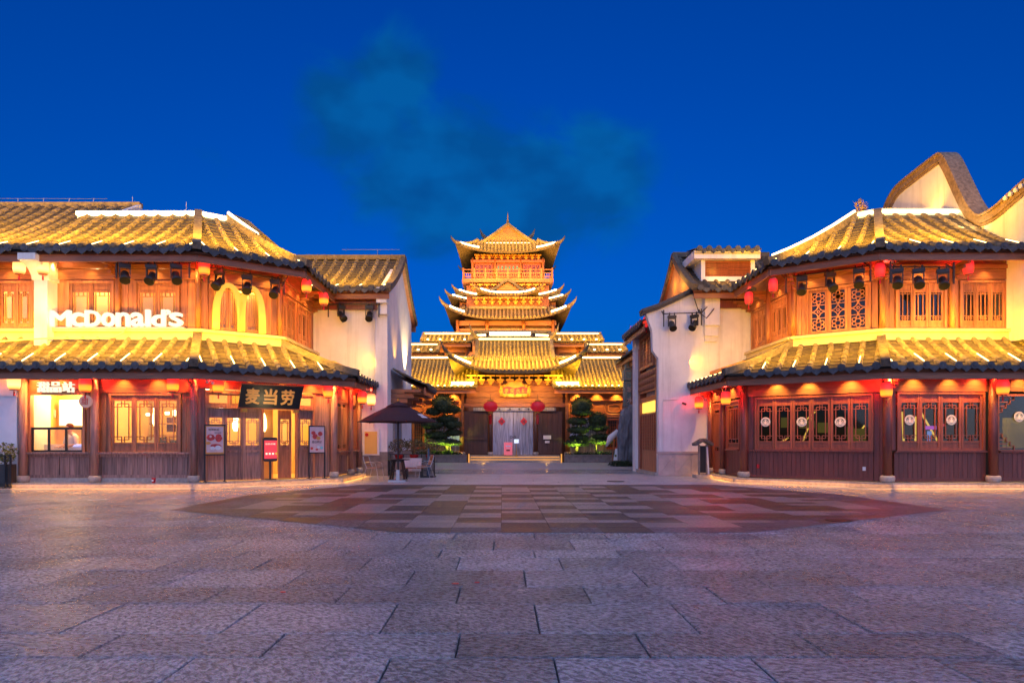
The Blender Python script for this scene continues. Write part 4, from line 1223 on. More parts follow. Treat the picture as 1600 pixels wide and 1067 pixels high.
for z, h, y in ((6.6, .28, 25.1), (6.92, .3, 25.0)):
    m = MB(); m.box(8.52, 9.75, y, 25.3, z, z + h); m.build('beam', M_maroon, CB)
light('POINT', 'gable lamp', (7.1, 26.4, 7.9), 30, WARM, .08); light('POINT', 'gable lamp', (7.1, 27.8, 8.1), 30, WARM, .08)
light('POINT', 'dormer lamp', (8.6, 25.2, 7.75), 18, WARM, .05)
# street front: door, transom, carved frieze and louvred upper window
EW = Wall((6.17, 29.0), (6.17, 25.62))
m = MB(); m.fbox(EW, 0, .35, -.3, .02, 0, 5.5); m.fbox(EW, EW.L - .10, EW.L, -.3, .02, 0, 5.0); m.fbox(EW, .35, EW.L - .1, -.3, 0, 3.05, 3.25); m.build('door_frame', M_redwood, CB)
m = MB(); m.fbox(EW, .4, EW.L - .12, -.12, -.06, .1, 2.55); dr_ = m.build('lattice_door', M_wood, CB)
m = MB()
for k in range(9): m.fbox(EW, .45 + k * (EW.L - .65) / 8 - .02, .45 + k * (EW.L - .65) / 8 + .02, -.06, -.03, 1.0, 2.5)
for k in range(12): m.fbox(EW, .42, EW.L - .14, -.058, -.032, 1.0 + k * .135 - .012, 1.0 + k * .135 + .012)
m.build('lattice', M_redwood, dr_)
m = MB(); m.fbox(EW, .4, EW.L - .12, -.14, -.08, 2.6, 3.05); m.build('lit_transom', emit('amber lit transom', (1, .6, .08), 1.6), CB)
m = MB(); m.fbox(EW, .1, EW.L - .05, -.1, .02, 3.45, 4.35); fz = m.build('carved_frieze', M_wood, CB)
m = MB()
for i in range(14):
    for j in range(3):
        c = EW.P(.3 + i * .21, .03, 3.62 + j * .27)
        m.sphere(c, .06, .10, .11, 6, 4)
m.build('carving', M_wood, fz, kind='stuff')
window(CB, EW, .5, 2.9, 4.55, 5.85, 4, 'grid', M_wood, M_tint)
m = MB(); m.fbox(EW, .1, EW.L, -.3, .3, 5.95, 6.15); m.build('beam', M_beam, CB)
m = MB(); m.box(6.05, 6.2, 25.3, 29.6, -.02, .12); m.build('step', M_stone, CB)
er = [Patch((5.6, 29.8), (5.6, 25.7), (6.7, 29.8), (6.7, 25.7), 6.15, 6.8, .2)]
make_roof(CB, 'street_eave', er, lamps=False, sp=.4, r=.09)
light('SPOT', 'door lamp', (5.8, 27.2, 5.9), 60, WARM, .05, None, (6.2, 27.2, 2.0), 80, .7)

# ------------------------------------------------------------------ gate hall at the end of the plaza
GX = .80
M_gatewood = surf('amber-stained gate timber', (.26, .095, .032), .5, .3, (3, 3, 14), bump=.2, objvar=.1)
M_darkdoor = surf('dark brown door timber', (.075, .032, .022), .5, .4, (16, 16, 1.0), bump=.2, objvar=.1)
M_paledoor = surf('worn pale grey door timber', (.17, .165, .20), .5, .7, (34, 34, 1.0), col2=(.52, .54, .62), bump=.4, bscale=40, objvar=.18)
GB = thing('gate_hall', 'temple-like gate hall with worn pale double doors under sweeping golden lit roofs', 'gate hall', (GX, 42, 0))
GW = Wall((-7.5, 42.2), (9.3, 42.2)); GU = lambda x: x + 7.5
# steps
for k, (z0, z1, y) in enumerate(((0, .15, 40.6), (.15, .30, 40.95), (.30, .44, 41.3))):
    m = MB(); m.box(-2.1, 3.72, y, 42.3, z0 - .01, z1); st = m.build('step', M_stone, GB)
    if k < 2:
        m = MB(); m.box(-2.05, 3.67, y + .3, y + .34, z1 + .005, z1 + .05); m.build('led_strip', M_ledsoft, st)
for x in (-2.12, 3.74):
    m = MB(); m.box(x - .04, x + .04, 40.52, 40.58, 0, .55); m.build('step_light', M_ledsoft, GB)
# wall: centre bay
def gbox(name, x0, x1, z0, z1, y0, y1, mat, parent=None):
    m = MB(); m.box(x0, x1, y0, y1, z0, z1); return m.build(name, mat, parent or GB)
for i, (z0, z1) in enumerate(((3.86, 4.2), (4.22, 4.6), (4.62, 5.0), (5.02, 5.35))): gbox('wall_board', -2.35, 3.95, z0, z1, 42.0 - .02 * (i % 2), 42.3, M_gatewood)
gbox('beam', -2.9, 4.5, 3.6, 3.84, 41.9, 42.2, M_beam); gbox('lintel', -1.9, 3.5, 3.33, 3.55, 41.85, 42.2, M_paledoor)
for x in (-2.65, 4.25): column(GB, x, 41.75, .44, 5.2, .15, M_gatewood); 
for x in (-.78, 2.18): column(GB, x, 41.85, .44, 3.6, .12, M_darkdoor)
for x in (-2.55, 2.33):
    boarding(GB, Wall((x, 42.1), (x + 1.6, 42.1)), 0, 1.6, .44, 3.33, 5, M_darkdoor)
    gbox('door_rail', x + .02, x + 1.58, 1.45, 1.6, 42.0, 42.09, M_darkdoor); gbox('door_rail', x + .02, x + 1.58, .5, .62, 42.0, 42.09, M_darkdoor)
for k, x in enumerate((-.62, .71)):
    W = Wall((x, 42.0), (x + 1.31, 42.0))
    d = boarding(GB, W, 0, 1.31, .46, 3.32, 6, M_paledoor, name='door_leaf')
    m = MB(); m.smooth = True; m.tube([(x + (1.2 if k == 0 else .1) + .07 * math.cos(a), 41.95, 1.62 + .07 * math.sin(a)) for a in [i * math.pi / 6 for i in range(13)]], .015, 5); m.build('ring_handle', M_black, d)
for x in (-.2, .5, 1.1, 1.7): gbox('door_peg', x - .06, x + .06, 3.4, 3.5, 41.75, 41.85, M_black)
# side wings
for sx in (-1, 1):
    xa, xb = (-6.6, -2.8) if sx < 0 else (4.4, 8.3)
    gbox('wall_panel', xa, xb, 3.05, 4.7, 42.05, 42.3, M_gatewood)
    gbox('beam', xa, xb, 4.0, 4.12, 41.95, 42.06, M_beam); gbox('beam', xa, xb, 2.9, 3.05, 41.95, 42.3, M_beam); gbox('beam', xa, xb, 4.55, 4.8, 41.9, 42.06, M_beam)
    m = MB()
    for c in ((xa + .95, 3.5), (xb - .95, 3.5)):
        for a, b in ((.62, .40), (.40, .25)):
            pts = [(c[0] + a * math.copysign(abs(math.cos(t)) ** .6, math.cos(t)), 42.03, c[1] + b * math.copysign(abs(math.sin(t)) ** .6, math.sin(t))) for t in [i * math.pi / 8 for i in range(17)]]
            m.tube(pts, .03, 5, cap=False)
    m.build('carved_ring', M_gatewood, GB)
    boarding(GB, Wall((xa, 42.2), (xb, 42.2)), 0, xb - xa, .5, 2.9, 12, M_paledoor)
    xo = xa if sx < 0 else xb - 1.5
    window(GB, Wall((xo, 42.0), (xo + 1.5, 42.0)), .08, 1.42, .9, 2.75, 2, 'grid', M_redwood, M_tint)
    column(GB, xa + .1 if sx < 0 else xb - .1, 41.8, .44, 4.7, .13, M_gatewood, drum=False)
# dougong row
m = MB()
for k in range(10):
    x = -2.0 + k * .62
    m.box(x - .08, x + .08, 41.6, 41.95, 5.02, 5.14); m.box(x - .17, x + .17, 41.5, 41.8, 5.16, 5.25); m.box(x - .23, x + .23, 41.35, 41.7, 5.27, 5.37); m.box(x - .05, x + .05, 41.2, 41.9, 5.39, 5.5); m.box(x - .28, x + .28, 41.15, 41.4, 5.52, 5.6)
m.build('roof_brackets', M_gold, GB, kind='stuff')
# main roof: flared skirt below, straight-sided slope above
S = Skirt((GX, 43.4), 3.9, 3.3, 2.65, 1.45, 5.75, 6.85, 1.0, p=3.4, out=.3)
skirt_roof(GB, 'main_roof_skirt', S, .26, .07, led=M_ledwhite, led_range=((-.95, -.72), (.72, .95)), led_r=.06, tip=1.0, ridge_r=.12)
def slope(bld, name, x0, x1, y0, y1, z0, z1, sp=.26, r=.07, sag=.15, led=None, back=True, ridge=True, verge=True, lamps=None):
    P = Patch((x0, y0), (x1, y0), (x0, y1), (x1, y1), z0, z1, sag)
    ps = [P]
    if back: ps.append(Patch((x1, 2 * y1 - y0), (x0, 2 * y1 - y0), (x1, y1), (x0, y1), z0, z1, sag))
    rf = make_roof(bld, name, ps, sp=sp, r=r, lamps=False, stuff=True, caps=False)
    if ridge:
        m = MB(); m.bar((x0 - .08, y1, z1 + .14), (x1 + .08, y1, z1 + .14), .28, .24); m.build('ridge', M_tile, rf)
    if verge:
        for a in (0, P.L):
            m = MB(); pts = [P.at(a, P.H * i / 5, .1) for i in range(6)]
            for p, q in zip(pts, pts[1:]): m.bar(p, q, .24, .22)
            m.build('verge', M_tile, rf)
    if led:
        m = MB(); m.tube([P.at(.1, P.H, .12) + Vector((0, -.22, 0)), P.at(P.L - .1, P.H, .12) + Vector((0, -.22, 0))], .032, 4); m.build('led_strip', led, rf)
    if lamps:
        n = max(1, round(P.L / lamps))
        for i in range(n):
            m = MB(); p = P.at((i + .5) * P.L / n, .15, r + .07); m.box(p.x - .07, p.x + .07, p.y - .05, p.y + .05, p.z - .03, p.z + .05); m.build('eave_lamp', M_ledwhite, rf)
    return rf, P
rf, P = slope(GB, 'main_roof', GX - 2.5, GX + 2.5, 41.5, 43.6, 6.55, 8.15, led=M_ledwhite)
for sx in (-1, 1):      # ridge-end ornaments
    m = MB(); m.smooth = True; x = GX + sx * 2.6
    m.tube([(x - sx * .5, 43.6, 8.25), (x, 43.6, 8.45), (x + sx * .35, 43.6, 8.95), (x + sx * .45, 43.6, 9.4)], [.14, .15, .09, .02], 6); m.build('ridge_ornament', M_tile, rf)
# side roofs
for x0, x1, g in ((-6.9, -1.7, -1), (3.3, 8.5, 1)):
    rf, P = slope(GB, 'side_roof', x0, x1, 40.5, 44.0, 4.75, 6.95, led=M_ledwhite)
    q0, q1 = (P.L - 1.55, P.L - .1) if g < 0 else (.1, 1.55)
    m = MB(); m.tube([P.at(q0, .25, .16), P.at(q1, .25, .16)], .09, 4); m.build('led_strip', M_ledwhite, rf)
    for i in range(12):
        m = MB(); p = P.at(.3 + i * .42, .06, .10); m.box(p.x - .05, p.x + .05, p.y - .04, p.y + .04, p.z - .02, p.z + .03); m.build('eave_lamp', M_led, rf)
    area_along('roof wash lamp', (x0, 40.0, 5.5), (x1, 40.0, 5.5), .15, 200, GOLD, (0, .8, .25))
area_along('gate wall lamp', (GX - 2.4, 40.3, 4.3), (GX + 2.4, 40.3, 4.3), .1, 34, WARM, (0, .85, .42))
area_along('roof wash lamp', (GX - 3.2, 39.6, 6.9), (GX + 3.2, 39.6, 6.9), .15, 260, GOLD, (0, .9, .25))
for x in (-5.6, -4.3, -3.2, 4.9, 6.2, 7.5): light('SPOT', 'gate downlight', (x, 41.75, 4.6), 420, WARM, .05, None, (x, 42.1, 2.6), 100, .9)
for x in (-1.7, 3.3): light('SPOT', 'gate downlight', (x, 40.7, 4.95), 950, WARM, .05, None, (x, 42.1, 4.2), 120, .9)
light('SPOT', 'door spotlight', (.8, 36.6, 5.4), 470, (.34, .44, 1.0), .06, None, (.8, 42, 2.0), 42, .7)
for x in (-4.2, 5.9): light('SPOT', 'wall uplight', (x + (1.1 if x < 0 else -1.1), 41.6, .55), 60, (.45, .52, 1.0), .05, None, (x + (1.0 if x < 0 else -1.0), 42.1, 2.2), 75, .9)
for x in (-1.2, 2.8): light('POINT', 'step lamp', (x, 40.3, .3), 5, WARM, .05)
# stone planter walls in front of the wings
for x0, x1 in ((-6.2, -2.25), (3.9, 8.4)):
    pt = thing('stone_planter', 'long grey stone planter wall %s the gate steps, bonsai growing in it' % ('left of' if x0 < 0 else 'right of'), 'planter', ((x0 + x1) / 2, 40.6, 0), 'stone planters before the gate hall')
    n = 4
    for i in range(n):
        a = x0 + (x1 - x0) * i / n; b = x0 + (x1 - x0) * (i + 1) / n
        for k in range(2):
            m = MB(); m.box(a + .006, b - .006, 40.35, 40.6, .22 * k, .22 * k + .214); m.build('stone_block', M_dado, pt)
    m = MB(); m.box(x0, x1, 40.3, 40.65, .44, .50); m.build('coping', M_dado, pt)
    m = MB(); m.box(x0, x1, 40.62, 41.7, 0, .40); m.build('soil', M_darkdoor, pt)

# ------------------------------------------------------------------ the tall tower behind
TX = .52; TY = 66.0
M_towerwall = surf('dark red tower timber', (.17, .055, .022), .55, .35, (3, 3, 9), bump=.2)
TB = thing('pagoda_tower', 'tall tiered pagoda tower glowing gold behind the gate hall, with upturned eaves', 'pagoda', (TX, TY, 0))
def tz(py, d=62): return 1.4 + (688 - py) * d / 1000
def tbox(name, hw, hd, z0, z1, mat, parent=None, cy=TY):
    m = MB(); m.box(TX - hw, TX + hw, cy - hd, cy + hd, z0, z1); return m.build(name, mat, parent or TB)
def dougong(bld, hw, y, z, n, sc, mat=None):
    m = MB()
    for k in range(n):
        x = TX - hw + 2 * hw * (k + .5) / n
        m.box(x - .09 * sc, x + .09 * sc, y - .25 * sc, y, z, z + .14 * sc); m.box(x - .2 * sc, x + .2 * sc, y - .3 * sc, y, z + .16 * sc, z + .28 * sc)
        m.box(x - .07 * sc, x + .07 * sc, y - .75 * sc, y, z + .3 * sc, z + .42 * sc); m.box(x - .3 * sc, x + .3 * sc, y - .6 * sc, y - .3 * sc, z + .44 * sc, z + .54 * sc)
    m.build('roof_brackets', mat or M_gold, bld, kind='stuff')
    # the two flanks
yf = 62.0
# body below (mostly hidden)
tbox('lower_storey', 5.0, 3.6, 0, 10.6, M_gatewood)
# third tier columns storey
tbox('recessed_wall', 4.2, 3.2, 10.6, 13.3, M_darkdoor)
for x in (-4.35, -1.5, 2.05 - .0, 4.9):
    column(TB, x + .0, yf - .2, 10.2, 13.0, .16, M_gatewood, drum=False)
for z0, z1 in ((12.55, 13.0), (12.0, 12.25)):
    tbox('beam', 4.7, 3.9, z0, z1, M_beam)
S1 = Skirt((TX, TY), 5.6, 5.2, 4.2, 3.9, 13.05, 14.25, 1.1, p=3.6, out=.4)
skirt_roof(TB, 'middle_roof', S1, .36, .10, led=M_ledwhite, led_range=((-.96, -.74), (.74, .96)), led_r=.09, led_up=.2, tip=1.0, ridge_r=.16)
tbox('storey_wall', 4.0, 3.9, 13.9, 16.4, M_towerwall)
m = MB(); m.box(TX - 3.75, TX + 3.75, TY - 4.3, TY - 4.0, 14.1, 14.35); m.build('ridge', M_tile, TB)
dougong(TB, 3.4, TY - 4.05, 14.5, 9, 1.15)
# clustered roofs above the brackets
for hw, z, wz, cy, nm in ((5.5, 14.85, 15.5, TY + .6, 'wing_roof'), (4.8, 15.25, 15.9, TY + .2, 'shoulder_roof')):
    Sx = Skirt((TX, cy), hw, 4.2, hw - .9, 3.3, z, wz, .7, p=4, out=.35)
    skirt_roof(TB, nm, Sx, .4, .1, led=M_ledwhite, led_range=((-.95, -.62), (.62, .95)), led_r=.07, led_up=.2, tip=.6, ridge_r=.12, sides=(0, 1, 3))
    tbox('storey_wall', hw - .75, 3.4, z - 1.2, z + .2, M_towerwall, None, cy)
Sp = Skirt((TX, TY - 3.6), 2.85, 1.2, 1.6, .4, 15.35, 16.0, .55, p=3.5, out=.25)
skirt_roof(TB, 'porch_roof', Sp, .34, .09, led=M_ledwhite, led_range=((-.9, .9),), led_r=.07, led_up=.2, tip=.6, ridge_r=.11)
m = MB()
for (xa, za), (xb, zb) in zip([(-1.75, 15.75), (-1.1, 16.0), (-.45, 16.55), (0, 16.75)], [(-1.1, 16.0), (-.45, 16.55), (0, 16.75), (.45, 16.55)]): m.bar((TX + xa, TY - 4.6, za), (TX + xb, TY - 4.6, zb), .5, .2)
for (xa, za), (xb, zb) in zip([(.45, 16.55), (1.1, 16.0)], [(1.1, 16.0), (1.75, 15.75)]): m.bar((TX + xa, TY - 4.6, za), (TX + xb, TY - 4.6, zb), .5, .2)
m.build('porch_gable_roof', M_tiledark, TB)
m = MB(); m.prism([(-1.1, 15.85), (1.1, 15.85), (0, 16.6)], lambda a, b, d: (TX + a, d, b), TY - 4.5, TY - 3); m.build('porch_gable', M_gatewood, TB)
# balcony
tbox('storey_wall', 3.75, 3.75, 15.6, 16.7, M_towerwall); dougong(TB, 3.7, TY - 3.76, 15.95, 11, .95)
tbox('balcony_floor', 4.4, 4.4, 16.62, 17.0, M_beam)
for sd in range(4):
    Wb = Wall(*[((TX - 4.3, TY - 4.3), (TX + 4.3, TY - 4.3)), ((TX + 4.3, TY - 4.3), (TX + 4.3, TY + 4.3)), ((TX + 4.3, TY + 4.3), (TX - 4.3, TY + 4.3)), ((TX - 4.3, TY + 4.3), (TX - 4.3, TY - 4.3))][sd])
    m = MB()
    for z in (17.15, 17.5, 17.82): m.fbox(Wb, 0, Wb.L, -.04, .04, z, z + .06)
    for k in range(9): m.fbox(Wb, Wb.L * k / 8 - .06, Wb.L * k / 8 + .06, -.05, .05, 17.0, 18.0)
    for k in range(40): m.fbox(Wb, Wb.L * (k + .5) / 40 - .02, Wb.L * (k + .5) / 40 + .02, -.02, .02, 17.2, 17.5)
    m.build('balustrade', M_beam, TB)
# top storey
tbox('top_storey_wall', 3.2, 3.2, 17.0, 19.6, M_towerwall)
for sx in (-3.45, -1.25, 1.25, 3.45):
    column(TB, TX + sx, TY - 3.5, 17.0, 19.2, .13, M_gatewood, drum=False)
    for z0 in (18.35, 18.75): pass
for xa, xb in ((-3.3, -1.4), (1.4, 3.3)):
    W = Wall((TX + xa, TY - 3.28), (TX + xb, TY - 3.28)); window(TB, W, .15, W.L - .15, 17.1, 18.6, 4, 'grid', M_redwood, M_tint)
W = Wall((TX - 1.15, TY - 3.28), (TX + 1.15, TY - 3.28)); window(TB, W, .05, W.L - .05, 17.1, 18.6, 6, 'cross', M_redwood, surf('teal lit pane', (.05, .25, .28), .2, .2), zb=.9)
tbox('beam', 3.6, 3.6, 18.75, 19.0, M_beam); dougong(TB, 3.3, TY - 3.3, 19.05, 11, .8)
St = Skirt((TX, TY), 4.7, 4.6, 2.9, 3.9, 19.5, 20.8, .75, p=2.8, out=.3)
skirt_roof(TB, 'top_roof_skirt', St, .34, .09, led=M_ledwhite, led_range=((-.97, -.6), (.6, .97)), led_r=.07, led_up=.2, tip=.8, ridge_r=.15)
m = MB()   # front-facing gable roof with concave rakes
rake = [(-3.0, 20.35), (-2.2, 20.75), (-1.2, 21.45), (0, 22.35), (1.2, 21.45), (2.2, 20.75), (3.0, 20.35)]
for (xa, za), (xb, zb) in zip(rake, rake[1:]):
    m.hexa([(TX + xa, TY - 4.1, za - .16), (TX + xb, TY - 4.1, zb - .16), (TX + xb, TY + 4.1, zb - .16), (TX + xa, TY + 4.1, za - .16), (TX + xa, TY - 4.1, za + .14), (TX + xb, TY - 4.1, zb + .14), (TX + xb, TY + 4.1, zb + .14), (TX + xa, TY + 4.1, za + .14)])
tr = m.build('gable_roof', M_tile, TB)
m = MB(); m.prism([(-2.6, 20.45), (2.6, 20.45), (1.2, 21.35), (0, 22.2), (-1.2, 21.35)], lambda a, b, d: (TX + a, d, b), TY - 3.9, TY - 3.7); m.build('gable', M_gatewood, TB)
m = MB(); m.tube([(TX - 2.2, TY - 4.0, 20.5), (TX + 2.2, TY - 4.0, 20.5)], .06, 4); m.build('led_strip', M_led, tr)
m = MB(); m.smooth = True; m.lathe([(.22, 0), (.25, .15), (.1, .3), (.13, .45), (.06, .6), (.05, 1.0), (.01, 1.35)], (TX, TY - 3.6, 22.3), 8); m.build('finial', M_gold, tr)
m = MB()   # cross ridge behind with horn tips
m.bar((TX - 2.1, TY, 21.9), (TX + 2.1, TY, 21.9), .3, .3)
m.hexa([(TX - 2.4, TY - 1.2, 20.6), (TX + 2.4, TY - 1.2, 20.6), (TX + 2.4, TY + 1.2, 20.6), (TX - 2.4, TY + 1.2, 20.6), (TX - 2.2, TY - .15, 21.9), (TX + 2.2, TY - .15, 21.9), (TX + 2.2, TY + .15, 21.9), (TX - 2.2, TY + .15, 21.9)])
m.build('cross_ridge', M_tile, tr)
for sx in (-1, 1):
    m = MB(); m.smooth = True; m.tube([(TX + sx * 1.6, TY, 22.0), (TX + sx * 2.2, TY, 22.15), (TX + sx * 2.6, TY, 22.6), (TX + sx * 2.85, TY, 23.2)], [.26, .26, .17, .03], 6); m.build('ridge_ornament', M_tile, tr)
# washes for the tower
area_along('tower wash lamp', (TX - 4, TY - 6.2, 17.4), (TX + 4, TY - 6.2, 17.4), .3, 105, (1.0, .38, .035), (0, 1, .32))
area_along('tower wash lamp', (TX - 4, TY - 5.6, 20.5), (TX + 4, TY - 5.6, 20.5), .2, 70, GOLD, (0, 1, .1))
area_along('tower wash lamp', (TX - 4, TY - 7.2, 13.6), (TX + 4, TY - 7.2, 13.6), .3, 105, (1.0, .40, .035), (0, 1, .35))
area_along('tower wash lamp', (TX - 4, TY - 6.5, 10.2), (TX + 4, TY - 6.5, 10.2), .3, 80, (1.0, .40, .06), (0, 1, .6))
area_along('tower wash lamp', (TX - 5, TY - 12, 12.5), (TX + 5, TY - 12, 12.5), .3, 165, (1.0, .43, .035), (0, 1, .5))
for sx in (-1, 1):
    light('SPOT', 'tower flank lamp', (TX + sx * 5.3, TY - 4.6, 17.2), 500, (1, .5, .1), .1, None, (TX + sx * 4, TY - 2.5, 19.8), 110, .9)
    light('SPOT', 'tower flank lamp', (TX + sx * 7.5, TY - 7.5, 13.2), 900, (1, .5, .1), .1, None, (TX + sx * 4.5, TY - 3, 14.6), 100, .9)

# ------------------------------------------------------------------ middle hall between the gate and the tower
HB = thing('middle_hall', 'low middle hall of stepped small roofs between gate hall and pagoda tower', 'hall', (GX, 51, 0))
def hbox(name, x0, x1, y0, y1, z0, z1, mat): m = MB(); m.box(x0, x1, y0, y1, z0, z1); return m.build(name, mat, HB)
for sx in (-1, 1):
    X = lambda v: .75 + sx * v
    a, b = sorted((X(3.3), X(6.9)))
    hbox('wall', a + .2, b - .3, 50.6, 53, 0, 9.0, M_darkdoor); hbox('beam', a, b, 50.3, 50.6, 8.3, 8.75, M_beam); hbox('beam', a, b, 50.35, 50.6, 7.5, 7.7, M_gatewood)
    rf, P = slope(HB, 'pavilion_roof', a - .1, b + .1, 49.4, 51.0, 9.0, 9.75, sp=.34, r=.09, led=M_led, lamps=1.0)
    column(HB, X(3.55), 50.2, 0, 9.0, .15, M_gatewood, drum=False); column(HB, X(5.2), 50.2, 0, 9.0, .13, M_gatewood, drum=False)
    a, b = sorted((X(5.6), X(8.2)))
    hbox('wall', a, b, 47.6, 49, 0, 7.8, M_gatewood)
    rf, P = slope(HB, 'lower_pavilion_roof', a - .1, b + .1, 46.6, 48.0, 7.8, 8.45, sp=.34, r=.09, led=M_led, lamps=.9)
    light('POINT', 'hall lamp', (X(5.0), 49.6, 8.1), 70, WARM, .1); light('POINT', 'hall lamp', (X(6.8), 46.9, 7.3), 60, WARM, .1)
    area_along('roof wash lamp', (min(X(5.6), X(8.2)), 46.1, 9.1), (max(X(5.6), X(8.2)), 46.1, 9.1), .15, 90, GOLD, (0, 1, -.35))
    area_along('roof wash lamp', (min(X(3.3), X(7)), 48.8, 10.0), (max(X(3.3), X(7)), 48.8, 10.0), .15, 110, GOLD, (0, 1, -.25))
rf, P = slope(HB, 'centre_roof', GX - 3.0, GX + 3.0, 49.5, 51.5, 9.1, 10.0, sp=.34, r=.09)
m = MB(); m.tube([(GX - 1.8, 50.1, 9.75), (GX + 1.4, 50.1, 9.75)], .14, 4); m.build('led_strip', M_ledwhite, rf)
m = MB(); m.tube([(GX - 2.9, 50.1, 9.6), (GX - 2.1, 50.1, 9.65)], .08, 4); m.build('led_strip', M_led, rf)
m = MB(); m.tube([(GX + 1.8, 50.1, 9.65), (GX + 2.8, 50.1, 9.6)], .08, 4); m.build('led_strip', M_led, rf)
hbox('wall', GX - 3, GX + 3, 51, 53, 0, 9.2, M_gatewood)

# ------------------------------------------------------------------ shops further along the lane, seen edge on
for x, s, lab in ((7.3, 1, 'dark tiled lane house on the right beyond the white corner house'), (-6.0, -1, 'dark lane house on the left between white gable and gate hall')):
    HS = thing('lane_house', lab, 'house', (x + s * 2, 35, 0), 'houses along the lane')
    y0, y1 = (31.2, 38.5) if s > 0 else (32.4, 39.2)
    xi, xo = (x, x + 5) if s > 0 else (x - 5, x)
    H = 5.9 if s > 0 else 5.6
    m = MB(); m.box(xi, xo, y0, y1, 0, H); m.build('wall', M_redwood, HS)
    W = Wall((x, y1), (x, y0)) if s > 0 else Wall((x, y0), (x, y1))
    m = MB(); m.fbox(W, 0, W.L, 0, .12, 3.3, 3.55); m.fbox(W, 0, W.L, 0, .12, H - .35, H); m.build('beam', M_beam, HS)
    for k in range(3): window(HS, W, .5 + k * 2.3, 2.4 + k * 2.3, .9, 3.0, 3, 'grid', M_redwood, M_tint, v=.05)
    if s > 0: ps = [Patch((x - .45, y1 + .3), (x - .45, y0 - .2), (x + 2.2, y1 + .3), (x + 2.2, y0 - .2), H + .2, H + 1.9, .25)]
    else: ps = [Patch((x + .45, y0 - .2), (x + .45, y1 + .3), (x - 2.4, y0 - .2), (x - 2.4, y1 + .3), H + .2, H + 1.9, .25)]
    make_roof(HS, 'roof', ps, lamps=False, stuff=True, caps=False, sp=.4, r=.1)
    light('POINT', 'lane lamp', (x - s * .3, 34, H - .4), 30, WARM, .1)

